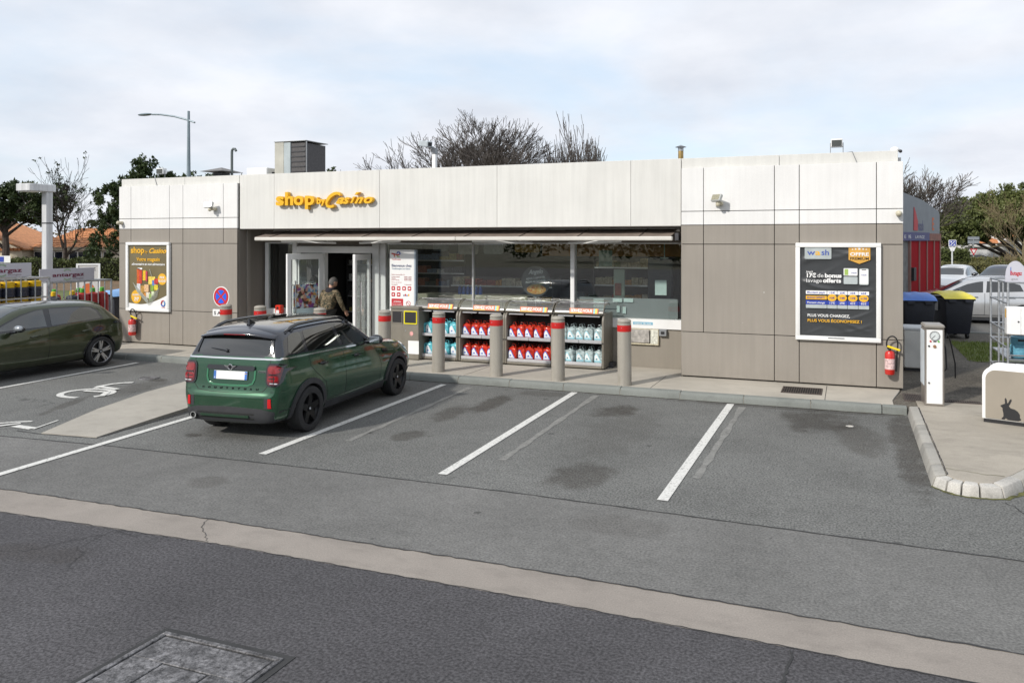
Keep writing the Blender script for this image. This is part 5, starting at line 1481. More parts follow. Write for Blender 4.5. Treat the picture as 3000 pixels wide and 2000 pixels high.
# grey privacy screen with taped notes
gs_ = wthing('counter_screen', 'low grey screen standing inside along the right window', 'screen', (-4.24, 15.2, 1.1))
MB().prism(rrect(-5.30, -3.19, 1.09, 1.487, 0.03), 15.24, 15.27).build('panel', mat('screen_grey', (0.23, 0.245, 0.25), 0.45, var=0.06), gs_, bevel=0.002)
m_note = mat('note_paper', (0.55, 0.66, 0.64), 0.6)
def note(x0, x1, z0, z1, label, y=15.215):
    return tag(box('paper_note', m_note, x0, x1, y, y + 0.003, z0, z1, None, 0), label, 'note', 'paper notes behind the right window')
note(-4.95, -4.725, 1.215, 1.455, 'largest pale paper note taped to the grey screen')
note(-4.535, -4.335, 1.40, 1.475, 'small paper note at the top of the grey screen, left one of two')
note(-4.30, -4.10, 1.405, 1.48, 'small paper note at the top of the grey screen, right one of two')
note(-4.45, -4.385, 1.19, 1.325, 'narrow paper strip low on the grey screen, left one of two')
note(-4.325, -4.255, 1.17, 1.31, 'narrow paper strip low on the grey screen, right one of two')
note(-3.645, -3.41, 1.565, 1.865, 'white paper sheet taped to the dark cabinet at the right window end', 15.2)
tag(box('hanging_sheet', mat('hang_sheet', (0.28, 0.36, 0.30), 0.6, var=0.3, vs=12), -5.05, -4.75, 15.9, 15.905, 2.1, 2.45, None, 0), 'pale green leaflet hanging behind the right window', 'leaflet')
tag(MB().tube([(-3.52, 15.5, 2.75), (-3.52, 15.5, 2.30)], 0.012, 6).tube([(-3.60, 15.5, 2.30), (-3.44, 15.5, 2.30)], 0.012, 6).build('pendant_rod', mat('rod_green', (0.45, 0.55, 0.5), 0.4), None), 'pale hanging rod at the right end of the window', 'rod')
# counter of the till with small things
tl = wthing('till_counter', 'dark till counter behind the right window pane', 'counter', (-4.6, 16.6, 0.12))
box('case', m_dkgrey, -6.4, -4.1, 16.3, 16.9, 0.12, 1.12, tl, 0.01)
box('worktop', m_beige, -6.42, -4.08, 16.28, 16.92, 1.121, 1.15, tl, 0.004)
for k, (x, w, h, c) in enumerate(((-5.9, 0.35, 0.35, (0.03, 0.03, 0.035)), (-5.2, 0.25, 0.18, (0.15, 0.2, 0.25)), (-4.7, 0.2, 0.25, (0.3, 0.25, 0.15)))):
    tag(box('till_item', mat('till_item%d' % k, c, 0.3), x, x + w, 16.4, 16.7, 1.151, 1.151 + h, None, 0.02), ['black machine on the till counter behind the window', 'grey box on the till counter behind the window', 'brown box on the till counter behind the window'][k], 'box')
# round pizza sign
ps = wthing('pizza_sign', 'round black pizza sign with white script standing in the shop window', 'sign', (-6.24, 15.42, 1.4))
pcx, pcz, pyy = -6.345, 1.775, 15.46
MB().prism(circ(pcx, pcz, 0.335, n=40), pyy, pyy + 0.02).build('disc', mat('sign_charcoal', (0.075, 0.077, 0.08), 0.5), ps, bevel=0.003)
text('Angelo', (pcx, pyy - 0.003, pcz + 0.165), 0.14, m_print_w, ps, width=0.34, shear=0.4, align='CENTER', bold=0.01, rot=(PI / 2, rad(-4), 0))
text('MENUS, À EMPORTER', (pcx, pyy - 0.003, pcz + 0.055), 0.058, m_print_w, ps, width=0.44, align='CENTER', bold=0.03, rot=(PI / 2, rad(-7), 0))
text('PIZZAS ARTISANALES', (pcx, pyy - 0.003, pcz - 0.015), 0.058, m_print_w, ps, width=0.46, align='CENTER', bold=0.03, rot=(PI / 2, rad(-7), 0))
text('cuites sur place', (pcx + 0.03, pyy - 0.003, pcz - 0.07), 0.04, mat('print_lime', (0.35, 0.5, 0.12), 0.5), ps, width=0.32, align='CENTER', rot=(PI / 2, rad(-7), 0))
MB().prism(circ(pcx + 0.02, pcz - 0.17, 0.225, 0.105, 28), pyy - 0.012, pyy - 0.002).build('pizza_crust', mat('crust', (0.55, 0.30, 0.10), 0.6, var=0.3, vs=30), ps, bevel=0.003)
MB().prism(circ(pcx + 0.02, pcz - 0.165, 0.19, 0.082, 24), pyy - 0.018, pyy - 0.013).build('pizza_topping', blotch_mat('pizza_mix', [(0.62, 0.40, 0.12), (0.5, 0.12, 0.03), (0.65, 0.5, 0.25), (0.55, 0.25, 0.06)], 28), ps)
MB().cyl((pcx, pyy + 0.01, 1.15), (pcx, pyy + 0.01, pcz - 0.33), 0.02, n=8).build('stand', m_steel, ps)
# dark boards hanging high in the left window
for k, (x0, x1, z0, z1, c, lb) in enumerate(((-8.95, -8.55, 2.42, 2.62, (0.16, 0.17, 0.18), 'grey hanging board high in the window beside the welcome board'), (-8.3, -7.8, 2.35, 2.62, (0.30, 0.27, 0.24), 'pale hanging board with rounded corner high in the middle window'), (-7.66, -7.2, 2.36, 2.62, (0.26, 0.28, 0.27), 'pale hanging board right of the thin window joint'), (-6.9, -6.3, 2.4, 2.62, (0.36, 0.19, 0.03), 'amber hanging board high in the middle window'))):
    tag(MB().prism(rrect(x0, x1, z0, z1, 0.05), 15.6, 15.62).build('hanging_board', mat('hboard%d' % k, c, 0.6, var=0.3, vs=14), None), lb, 'hanging board')

# ================================================================== PEOPLE
def skin_body(joints, edges, mats_by, root, name, parent, m, sub=2):
    keys = list(joints)
    me = bpy.data.meshes.new(name)
    me.from_pydata([joints[k][0] for k in keys], [(keys.index(a), keys.index(b)) for a, b in edges], [])
    o = bpy.data.objects.new(name, me); COL.objects.link(o)
    o.modifiers.new('Skin', 'SKIN')
    sv = me.skin_vertices[0].data
    for i, k in enumerate(keys):
        r = joints[k][1]
        sv[i].radius = r if isinstance(r, tuple) else (r, r)
        sv[i].use_root = (k == root)
    mod = o.modifiers.new('Sub', 'SUBSURF'); mod.levels = sub; mod.render_levels = sub
    nm = eval_mesh(o)
    bpy.data.objects.remove(o); bpy.data.meshes.remove(me)
    nm.name = name
    nm.materials.clear()
    for x in (m if isinstance(m, list) else [m]): nm.materials.append(x)
    nm.polygons.foreach_set('use_smooth', [True] * len(nm.polygons))
    r_ = link(name, nm, parent)
    return r_

m_skin = mat('skin', (0.48, 0.27, 0.19), 0.55, var=0.06)
m_hair = mat('hair_dark', (0.04, 0.032, 0.028), 0.6, var=0.2, vs=40)
def hand(parent, w, d, side, m=m_skin):
    # palm, four unequal bent fingers and a thumb, in one skinned mesh each chain rooted in the palm
    w = Vector(w); d = Vector(d).normalized(); s = Vector(side).normalized(); b = d.cross(s)
    j = {'wrist': (w, 0.026), 'p1': (w + d * 0.045, (0.036, 0.018)), 'p2': (w + d * 0.085, (0.036, 0.016))}
    e = [('wrist', 'p1'), ('p1', 'p2')]
    for i, ln in enumerate((0.068, 0.078, 0.072, 0.058)):
        o = s * (0.03 - 0.02 * i)
        j['f%da' % i] = (w + d * 0.092 + o, 0.0095)
        j['f%db' % i] = (w + d * (0.092 + ln * 0.5) + o + b * 0.012, 0.0088)
        j['f%dc' % i] = (w + d * (0.092 + ln * 0.9) + o + b * 0.038, 0.0075)
        e += [('p2', 'f%da' % i), ('f%da' % i, 'f%db' % i), ('f%db' % i, 'f%dc' % i)]
    j['t1'] = (w + d * 0.04 + s * 0.04, 0.012); j['t2'] = (w + d * 0.072 + s * 0.058, 0.0105); j['t3'] = (w + d * 0.098 + s * 0.058 + b * 0.012, 0.009)
    e += [('p1', 't1'), ('t1', 't2'), ('t2', 't3')]
    return skin_body(j, e, None, 'wrist', 'hand', parent, m, 1)

def person(label, base, rz, coat_m, trouser_m, shoe_m, lean=0.0, arms=None, head_turn=0.0, look_down=0.0, hair_top=True, h=1.0):
    # built facing local -y, standing at the origin; rz turns the whole figure
    t = thing('person', label, 'person', base, rz)
    t.scale = (h, h, h)
    def L_(x, y, z):        # lean the upper body forward about the hips
        if z > 0.95:
            a = lean; dz = z - 0.95
            return Vector((x, y * math.cos(a) - dz * math.sin(a), 0.95 + dz * math.cos(a) + y * math.sin(a)))
        return Vector((x, y, z))
    leg = {}
    legs_e = []
    J = {'pel': (L_(0, 0, 0.95), (0.165, 0.12))}
    for s, n_ in ((-1, 'l'), (1, 'r')):
        J['hip' + n_] = (L_(s * 0.09, 0, 0.90), (0.098, 0.105)); J['kn' + n_] = (L_(s * 0.10, -0.02, 0.50), 0.068); J['cf' + n_] = (L_(s * 0.10, 0.02, 0.34), 0.062); J['an' + n_] = (L_(s * 0.10, 0.03, 0.10), 0.048)
        legs_e += [('pel', 'hip' + n_), ('hip' + n_, 'kn' + n_), ('kn' + n_, 'cf' + n_), ('cf' + n_, 'an' + n_)]
    skin_body(J, legs_e, None, 'pel', 'trousers', t, trouser_m)
    for s in (-1, 1):
        b = MB(); b.sphere((s * 0.10, -0.05, 0.045), 0.06, 12, 8, (0.8, 2.2, 0.75)); b.build('shoe', shoe_m, t)
    T = {'waist': (L_(0, 0, 0.90), (0.185, 0.135)), 'belly': (L_(0, 0, 1.08), (0.185, 0.135)), 'chest': (L_(0, 0, 1.28), (0.20, 0.135)), 'neckb': (L_(0, 0.01, 1.44), (0.11, 0.085)), 'neck': (L_(0, 0.0, 1.50), 0.07)}
    te = [('waist', 'belly'), ('belly', 'chest'), ('chest', 'neckb'), ('neckb', 'neck')]
    hands = []
    for s, n_ in ((-1, 'l'), (1, 'r')):
        T['sh' + n_] = (L_(s * 0.20, 0, 1.39), 0.075)
        el, wr = arms[n_]
        T['el' + n_] = (L_(*el), 0.058); T['wr' + n_] = (L_(*wr), 0.042)
        te += [('chest', 'sh' + n_), ('sh' + n_, 'el' + n_), ('el' + n_, 'wr' + n_)]
        hands.append((L_(*wr), L_(*wr) - L_(*el), s))
    skin_body(T, te, None, 'waist', 'jacket', t, coat_m)
    for w, d, s in hands:
        d = d.normalized(); sd = Vector((0, -1, 0)) - d * d.dot(Vector((0, -1, 0)))
        if sd.length < 0.1: sd = Vector((s, 0, 0))
        hand(t, w - d * 0.015, d, sd)
    # head with face
    hc_ = L_(0, -0.02, 1.63)
    Rm = Matrix.Rotation(head_turn, 3, 'Z') @ Matrix.Rotation(lean + look_down, 3, 'X')
    def H(p): return hc_ + Rm @ Vector(p)
    b = MB(); b.sphere((0, 0, 0), 0.1, 20, 14, (0.78, 0.98, 1.18))
    V = []
    for x, y, z in b.v:
        if z < -0.03: k = 1 + (z + 0.03) * 2.2; x *= k; y = y * (0.55 + 0.45 * k) - 0.012
        if abs(x) < 0.014 and y < -0.075 and -0.035 < z < 0.01: y -= 0.022
        V.append(tuple(H((x, y, z))))
    b.v = V
    b.build('head', m_skin, t)
    MB().tube([tuple(L_(0, 0.005, 1.46)), tuple(H((0, 0.015, -0.07)))], [0.055, 0.052], 14).build('neck', m_skin, t)
    b = MB()
    for s in (-1, 1): b.sphere(H((s * 0.078, 0.01, -0.01)), 0.028, 8, 6, (0.45, 0.7, 1.1))
    b.build('ear', m_skin, t)
    b = MB()
    for s in (-1, 1): b.sphere(H((s * 0.03, -0.088, 0.012)), 0.010, 8, 6)
    b.build('eye', m_black, t)
    MB().sphere(H((0, -0.093, -0.05)), 0.02, 8, 6, (1.2, 0.4, 0.3)).build('mouth', mat('lip', (0.33, 0.12, 0.10), 0.5), t)
    b = MB(); b.sphere((0, 0, 0), 0.108, 20, 14, (0.80, 0.98, 1.16))
    keep = []
    V = [tuple(H((x, y + 0.008, z + 0.006))) for x, y, z in b.v]
    for f in b.f:
        c = sum((Vector(b.v[i]) for i in f), Vector()) / len(f)
        if c.z > 0.045 - (0.13 if c.y > 0.0 else 0) - (0.02 if c.y > -0.05 else 0): keep.append(f)
    hb = MB(); hb.v = V; hb.f = keep; hb.m = [0] * len(keep)
    hb.build('hair', m_hair if hair_top else mat('hair_grey', (0.10, 0.095, 0.09), 0.7, var=0.3, vs=60), t, recalc=False)
    return t
m_camo = camo_mat('camouflage')
p1 = person('person seen from behind in a camouflage jacket leaning forward at the open shop door', (-11.21, 14.70, 0.12), PI + rad(-8), m_camo, mat('trousers_dark', (0.03, 0.03, 0.03), 0.9), m_black, lean=0.30,
            arms={'l': ((-0.33, -0.08, 1.15), (-0.30, -0.28, 1.02)), 'r': ((0.33, -0.06, 1.13), (0.33, -0.26, 1.04))}, head_turn=rad(-15), look_down=0.25, hair_top=False, h=0.985)
MB().lathe([(0.12, 0), (0.125, 0.03), (0.10, 0.09), (0.075, 0.10)], (0, 0, 0), 16).build('scarf', mat('scarf', (0.02, 0.02, 0.028), 0.9, bmp=0.5), p1).location = (0, -0.14, 1.38)
m_puffer = mat('puffer', (0.025, 0.026, 0.038), 0.5)
p2 = person('person in a dark quilted jacket standing inside the open shop door with one arm hanging', (-10.58, 15.62, 0.125), rad(-75), m_puffer, mat('trousers_black', (0.02, 0.02, 0.022), 0.9), m_black, lean=0.06,
            arms={'l': ((-0.29, -0.10, 1.13), (-0.30, -0.26, 0.92)), 'r': ((0.30, 0.02, 1.13), (0.31, -0.10, 0.88))}, h=1.05)
qb = MB()
for k in range(6):
    z = 1.0 + 0.07 * k
    qb.tube([(0.215 * math.cos(a), 0.155 * math.sin(a), z) for a in [2 * PI * i / 20 for i in range(21)]], 0.034, 8, False)
qb.build('quilting', m_puffer, p2)
# ================================================================== CARS
m_tyre = mat('tyre', (0.018, 0.018, 0.019), 0.8, var=0.15, vs=9, bmp=0.2, bs=80)
m_rimblk = mat('rim_black', (0.012, 0.012, 0.013), 0.3, metal=0.4)
m_rimsil = mat('rim_silver', (0.45, 0.45, 0.46), 0.3, metal=0.8)
m_cladding = mat('cladding', (0.030, 0.031, 0.034), 0.65, var=0.15, vs=6, bmp=0.15, bs=120)
m_gloss = mat('gloss_black', (0.010, 0.011, 0.014), 0.12, var=0.05, coat=0.6)
m_roofblk = mat('roof_black', (0.014, 0.016, 0.024), 0.16, var=0.12, vs=4, coat=0.9)
m_cglass = mat('car_glass', (0.006, 0.008, 0.008), 0.02, var=0.05, spec=1.0, coat=0.5)
m_cglass_refl = mat('car_glass_reflection', (0.022, 0.027, 0.025), 0.03, var=0.7, vs=2.2, spec=1.0, coat=0.5)  # paler patchy tone paints reflections into the glass colour
m_lred = mat('lamp_red', (0.24, 0.006, 0.010), 0.12, var=0.25, vs=22, coat=0.8)
m_ldred = mat('lamp_darkred', (0.10, 0.004, 0.010), 0.12, var=0.2, vs=20, coat=0.8)
m_lclr = mat('lamp_clear', (0.45, 0.47, 0.5), 0.08, var=0.3, vs=30, coat=0.6)
m_line = mat('panel_gap', (0.006, 0.007, 0.006), 0.7)
m_well = mat('wheel_well', (0.008, 0.008, 0.008), 0.9)

class Car:
    def __init__(s, name, label, loc, rz, stations, paint, arch, upper=None, group=None, cat='car'):
        s.t = thing(name, label, cat, loc, rz, group)
        st = stations
        V = []; F = []
        # half ring of 9 points, mirrored to a closed ring of 16
        for (x, zb, wb, wm, zm, ws, zs, wr, zr, zt) in st:
            half = [(0, zb), (wb * 0.8, zb), (wb, zb + 0.05), (wm, zm), ((wm * 0.45 + ws * 0.55), zm + (zs - zm) * 0.62), (ws, zs), (wr, zr), (wr * 0.62, zr + (zt - zr) * 0.8), (0, zt)]
            ring = [(y, z) for y, z in half] + [(-y, z) for y, z in half[-2:0:-1]]
            V += [(x, y, z) for y, z in ring]
        n = 16; m = len(st)
        for i in range(m - 1):
            for k in range(n): F.append([i * n + k, i * n + (k + 1) % n, (i + 1) * n + (k + 1) % n, (i + 1) * n + k])
        # caps as quads
        for base in (0, (m - 1) * n):
            r = lambda k: base + k % n
            F += [[r(0), r(1), r(15)], [r(7), r(8), r(9)]] + [[r(q), r(q + 1), r(15 - q), r(16 - q)] for q in range(1, 7)]
        me = bpy.data.meshes.new('body'); me.from_pydata(V, [], F)
        bm = bmesh.new(); bm.from_mesh(me); bmesh.ops.recalc_face_normals(bm, faces=bm.faces); bm.to_mesh(me); bm.free()
        ca = me.attributes.new('crease_edge', 'FLOAT', 'EDGE')
        for e in me.edges:
            a, b = e.vertices
            if a % n == b % n and abs(a - b) == n: ca.data[e.index].value = {5: 0.55, 11: 0.55, 6: 0.3, 10: 0.3, 2: 0.4, 14: 0.4}.get(a % n, 0.0)
        o = bpy.data.objects.new('tmp', me); COL.objects.link(o)
        sb = o.modifiers.new('s', 'SUBSURF'); sb.levels = 3; sb.render_levels = 3
        full = eval_mesh(o)
        s.bvh = BVHTree.FromPolygons([v.co for v in full.vertices], [p.vertices for p in full.polygons])
        # wheel arch cut
        cut = MB()
        for ax, az, r in arch:
            for sd in (-1, 1): cut.cyl((ax, sd * 0.56, az), (ax, sd * 1.3, az), r, n=40)
        cme = bpy.data.meshes.new('cut'); cme.from_pydata(cut.v, [], cut.f)
        bm = bmesh.new(); bm.from_mesh(cme); bmesh.ops.recalc_face_normals(bm, faces=bm.faces); bm.to_mesh(cme); bm.free()
        co = bpy.data.objects.new('cut', cme); COL.objects.link(co)
        bo = o.modifiers.new('b', 'BOOLEAN'); bo.operation = 'DIFFERENCE'; bo.object = co; bo.solver = 'EXACT'
        body = eval_mesh(o)
        bpy.data.objects.remove(o); bpy.data.objects.remove(co)
        body.materials.clear()
        mats = [paint, m_well] + ([m_roofblk] if upper else [])
        for x in mats: body.materials.append(x)
        for p in body.polygons:
            c = p.center; mi = 0
            for ax, az, r in arch:
                if (c.x - ax) ** 2 + (c.z - az) ** 2 < (r * 1.001) ** 2 and abs(c.y) > 0.555: mi = 1
            if abs(abs(c.y) - 0.56) < 0.003 and any((c.x - ax) ** 2 + (c.z - az) ** 2 < r * r for ax, az, r in arch): mi = 1
            if mi == 0 and upper and upper(c): mi = 2
            p.material_index = mi
        body.polygons.foreach_set('use_smooth', [True] * len(body.polygons))
        body.set_sharp_from_angle(angle=rad(40))
        body.name = 'body'
        s.body = link('body', body, s.t)
    def hit(s, axis, a, b):
        # axis: '+y' looks from the +y side etc; a, b are the two remaining coordinates
        O = {'+y': (a, 3, b), '-y': (a, -3, b), '-x': (-8, a, b), '+x': (8, a, b), '+z': (a, b, 4)}[axis]
        D = {'+y': (0, -1, 0), '-y': (0, 1, 0), '-x': (1, 0, 0), '+x': (-1, 0, 0), '+z': (0, 0, -1)}[axis]
        h = s.bvh.ray_cast(Vector(O), Vector(D))
        if h[0] is None:
            q = {'+y': (a, 0.8, b), '-y': (a, -0.8, b), '-x': (-0.7, a, b), '+x': (3.3, a, b), '+z': (a, b, 1.4)}[axis]
            h = s.bvh.find_nearest(Vector(q))
        nrm = h[1]
        if nrm.dot(Vector(D)) > 0: nrm = -nrm
        return h[0], nrm
    def patch(s, name, m, poly, axis, off=0.004, th=0.012, res=0.05, parent=None, label=None, dome=0.0):
        poly = [Vector(p) for p in poly]
        # densify the outline
        P = []
        for a, b in zip(poly, poly[1:] + poly[:1]):
            k = max(1, int((b - a).length / res))
            for i in range(k): P.append(a.lerp(b, i / k))
        nb = len(P)
        x0, x1 = min(p.x for p in P), max(p.x for p in P); y0, y1 = min(p.y for p in P), max(p.y for p in P)
        pts = list(P)
        def inside(q):
            c = False; j = nb - 1
            for i in range(nb):
                if (P[i].y > q.y) != (P[j].y > q.y) and q.x < (P[j].x - P[i].x) * (q.y - P[i].y) / (P[j].y - P[i].y) + P[i].x: c = not c
                j = i
            return c
        def edged(q): return min((q - p).length for p in P)
        u = x0 + res * 0.5
        while u < x1:
            v = y0 + res * 0.5
            while v < y1:
                q = Vector((u, v))
                if inside(q) and edged(q) > res * 0.45: pts.append(q)
                v += res
            u += res
        r = geometry.delaunay_2d_cdt([Vector((p.x, p.y)) for p in pts], [(i, (i + 1) % nb) for i in range(nb)], [list(range(nb))], 1, 1e-5)
        V2, E2, F2 = r[0], r[1], r[2]
        top = []; bot = []
        for p in V2:
            loc, nr = s.hit(axis, p.x, p.y)
            d = dome * min(1.0, edged(Vector((p.x, p.y))) / (res * 1.5)) if dome else 0
            top.append(loc + nr * (off + d)); bot.append(loc + nr * (off - th))
        n = len(V2)
        F = [list(f) for f in F2]
        cnt = {}
        for f in F:
            for a, b in zip(f, f[1:] + f[:1]): cnt[(a, b)] = 1
        rim = [[a, b, b + n, a + n][::-1] for (a, b) in cnt if (b, a) not in cnt]
        b = MB(); b.add(top + bot, F + rim)
        return b.build(name, m, parent or s.t, smooth=True, angle=50, label=label)
    def strip(s, name, m, pts, axis, w, off=0.002, parent=None, res=0.04):
        P = []
        pts = [Vector(p) for p in pts]
        for a, b in zip(pts[:-1], pts[1:]):
            k = max(1, int((b - a).length / res))
            for i in range(k): P.append(a.lerp(b, i / k))
        P.append(pts[-1])
        V = []
        for i, p in enumerate(P):
            d = (P[min(i + 1, len(P) - 1)] - P[max(i - 1, 0)]).normalized(); nr = Vector((-d.y, d.x))
            for sg in (-1, -0.999, 0.999, 1):
                q = p + nr * (w / 2) * sg
                loc, nn = s.hit(axis, q.x, q.y)
                V.append(loc + nn * (off if abs(sg) < 1 else -0.004))
        F = []
        for i in range(len(P) - 1):
            for k in range(3): F.append([4 * i + k, 4 * i + k + 1, 4 * i + 4 + k + 1, 4 * i + 4 + k])
        return MB().add(V, F).build(name, m, parent or s.t, smooth=True, angle=30)
    def strip3(s, name, m, pts, w, off=0.004, parent=None, res=0.03):
        P = []
        pts = [Vector(p) for p in pts]
        for a, b in zip(pts[:-1], pts[1:]):
            k = max(1, int((b - a).length / res))
            for i in range(k): P.append(a.lerp(b, i / k))
        P.append(pts[-1])
        Q = [s.bvh.find_nearest(p)[:2] for p in P]
        V = []
        for i, (l, nr) in enumerate(Q):
            if nr.dot(P[i] - l) < 0: nr = -nr
            tg = (Q[min(i + 1, len(Q) - 1)][0] - Q[max(i - 1, 0)][0]).normalized()
            u = nr.cross(tg).normalized() * (w / 2)
            V += [l + u - nr * 0.004, l + u + nr * off, l - u + nr * off, l - u - nr * 0.004]
        F = []
        for i in range(len(P) - 1):
            for k in range(3): F.append([4 * i + k, 4 * i + k + 1, 4 * i + 4 + k + 1, 4 * i + 4 + k])
        return MB().add(V, F).build(name, m, parent or s.t, smooth=True, angle=40)
    def both(s, fn, *a, axis='y', **k):
        return [fn(*a, sg + 'y', **k) for sg in ('+', '-')]
    def wheel(s, x, y, r, w, rim_r, spokes, rim_m, style=0, rim_m2=None):
        sd = 1 if y > 0 else -1
        yo = y; yi = y - sd * w           # outer face, inner face
        b = MB()
        # rim barrel and dish
        b.lathe([(rim_r, -0.004 * sd + yo * 0), (rim_r * 0.985, -0.03 * sd), (rim_r * 0.9, -0.06 * sd), (0.06, -0.075 * sd), (0.0001, -0.075 * sd)], (x, yo, r), 32, 'y')
        wh = b.build('wheel', rim_m, s.t)
        t = MB()
        prof = [(rim_r * 0.97, -0.01), (rim_r * 1.01, 0.0), (r * 0.90, 0.004), (r * 0.965, -0.004), (r, -0.03), (r, -w + 0.03), (r * 0.965, -w + 0.004), (r * 0.9, -w), (rim_r, -w)]
        t.lathe([(a, h * sd) for a, h in prof], (x, yo, r), 40, 'y')
        ty = t.build('tyre', m_tyre, wh, angle=40)
        # tread grooves
        for gy in (0.3, 0.5, 0.7):
            MB().lathe([(r + 0.0008, -w * gy - 0.005), (r + 0.0008, -w * gy + 0.005)], (x, yo, r), 36, 'y').build('groove', m_line, wh) if sd > 0 else MB().lathe([(r + 0.0008, w * gy - 0.005), (r + 0.0008, w * gy + 0.005)], (x, yo, r), 36, 'y').build('groove', m_line, wh)
        for k in range(spokes):
            a = 2 * PI * (k + 0.25) / spokes
            for da in ((-0.13, 0.13) if style == 1 else (0,)):
                u = Vector((math.cos(a + da), 0, math.sin(a + da))); vv = Vector((-u.z, 0, u.x))
                w0, w1 = (0.022, 0.014) if style == 1 else (0.05, 0.034)
                c0 = Vector((x, yo, r))
                r0, r1 = 0.04, rim_r * 0.985
                yo_ = Vector((0, sd, 0))
                P = []
                for rr, ww, dp in ((r0, w0, -0.03), (r0 + (r1 - r0) * 0.5, (w0 + w1) / 2, -0.016), (r1, w1, -0.012)):
                    for sg in (-1, 1): P.append(c0 + u * rr + vv * ww * sg + yo_ * dp)
                    for sg in (-1, 1): P.append(c0 + u * rr + vv * ww * 1.25 * sg + yo_ * (dp - 0.035))
                F = []
                for i in range(2):
                    q = i * 4
                    F += [[q, q + 1, q + 5, q + 4], [q, q + 4, q + 6, q + 2], [q + 1, q + 3, q + 7, q + 5]]
                MB().add(P, F).build('spoke', rim_m2 or rim_m, wh, smooth=True, angle=30)
        MB().lathe([(rim_r * 1.005, -0.003 * sd), (rim_r * 0.99, 0.001 * sd), (rim_r * 0.955, -0.012 * sd), (rim_r * 0.95, -0.03 * sd)], (x, yo, r), 36, 'y').build('rim', rim_m2 or rim_m, wh)
        MB().lathe([(0.045, -0.04 * sd), (0.04, -0.022 * sd), (0.0001, -0.02 * sd)], (x, yo, r), 16, 'y').build('hub_cap', rim_m, wh)
        MB().lathe([(0.0001, -0.017 * sd), (0.016, -0.018 * sd), (0.018, -0.022 * sd)], (x, yo, r), 12, 'y').build('hub_badge', m_lclr, wh)
        return wh

def arc(cx, cz, r, a0, a1, n=18): return [(cx + r * math.cos(rad(a0 + (a1 - a0) * k / n)), cz + r * math.sin(rad(a0 + (a1 - a0) * k / n))) for k in range(n + 1)]

# ------------------------------------------------------------------ green hatch with black roof (centre)
paint_green = car_paint('paint_green', (0.006, 0.066, 0.028), 0.3, 0.24)
ST = [(-0.715, .34, .50, .60, .45, .58, .54, .50, .565, .575), (-0.70, .27, .66, .74, .47, .72, .585, .60, .61, .62), (-0.672, .235, .73, .81, .52, .775, .63, .66, .66, .67),
      (-0.652, .22, .76, .845, .56, .795, .80, .69, .84, .86), (-0.630, .22, .77, .86, .58, .80, 1.0, .69, 1.04, 1.06), (-0.60, .22, .775, .868, .60, .79, 1.085, .69, 1.13, 1.145),
      (-0.49, .22, .78, .873, .60, .785, 1.10, .64, 1.345, 1.375), (-0.42, .22, .78, .875, .60, .785, 1.10, .628, 1.40, 1.445), (-0.25, .21, .785, .878, .60, .785, 1.098, .63, 1.415, 1.475),
      (0.3, .19, .80, .88, .60, .79, 1.085, .635, 1.43, 1.505), (0.9, .18, .80, .88, .60, .79, 1.065, .635, 1.425, 1.51), (1.25, .18, .80, .88, .60, .79, 1.045, .625, 1.405, 1.49),
      (1.45, .18, .80, .88, .60, .79, 1.03, .612, 1.35, 1.435), (1.75, .18, .80, .88, .60, .79, 1.01, .66, 1.18, 1.24), (2.02, .18, .80, .88, .60, .785, .985, .69, 1.005, 1.04), (2.2, .18, .80, .88, .60, .78, .965, .66, .985, 1.01),
      (2.6, .19, .79, .88, .60, .765, .925, .62, .965, .985), (2.95, .20, .77, .87, .58, .73, .86, .57, .925, .945), (3.12, .21, .72, .84, .55, .68, .77, .52, .86, .875), (3.25, .23, .64, .77, .52, .62, .66, .46, .74, .755), (3.31, .28, .50, .63, .47, .52, .56, .40, .60, .61)]
ST = [(x, zb, wb * .91, wm * .91, zm, ws * .912, zs, wr * .94, zr, zt) for (x, zb, wb, wm, zm, ws, zs, wr, zr, zt) in ST]
ST = [(x, zb, wb * (.965 if x < -.55 else 1), wm * (.965 if x < -.55 else 1), zm, ws * (.97 if x < -.55 else 1), zs, wr, zr + (.022 if -.5 < x < 1.6 else 0), zt + (.03 if -.5 < x < 1.6 else 0)) for (x, zb, wb, wm, zm, ws, zs, wr, zr, zt) in ST]
ST[-3:] = [(r[0] + 0.05,) + r[1:] for r in ST[-3:]]
def belt(x): return 1.098 - 0.022 * (x + 0.6) - 0.012 * max(0, x - 0.9)
mini = Car('green_car', 'dark green hatchback with black roof and rails parked in the middle bay', (-7.825, 8.82, 0.0), rad(95.4), ST, paint_green, [(0, .315, .352), (2.63, .315, .352)],
           upper=lambda c: c.z > belt(c.x) + 0.004 and c.x < 2.06)
mt = mini.t
def M2(name, m, poly, axis_pair=('+y', '-y'), **k):
    return [mini.patch(name, m, poly, ax, **k) for ax in axis_pair]
# side glass
M2('rear_quarter_window', m_cglass_refl, [(-0.36, 1.125), (-0.40, 1.15), (-0.30, 1.345), (-0.22, 1.375), (-0.06, 1.385), (-0.02, 1.365), (-0.03, 1.115)], off=0.003, th=0.01)
M2('rear_door_window', m_cglass, [(0.05, 1.105), (0.05, 1.36), (0.09, 1.39), (0.72, 1.40), (0.78, 1.37), (0.86, 1.075)], off=0.003, th=0.01)
M2('front_door_window', m_cglass, [(0.96, 1.072), (0.88, 1.37), (0.91, 1.397), (1.12, 1.385), (1.27, 1.34), (1.66, 1.085), (1.70, 1.042)], off=0.003, th=0.01)
for _m in (m_cglass, m_cglass_refl): _m.node_tree.nodes['Principled BSDF'].inputs['IOR'].default_value = 1.55
mini.patch('windscreen', m_cglass, [(-0.57, 1.12), (0.57, 1.12), (0.52, 1.41), (-0.52, 1.41)], '+x', off=0.003, th=0.01)
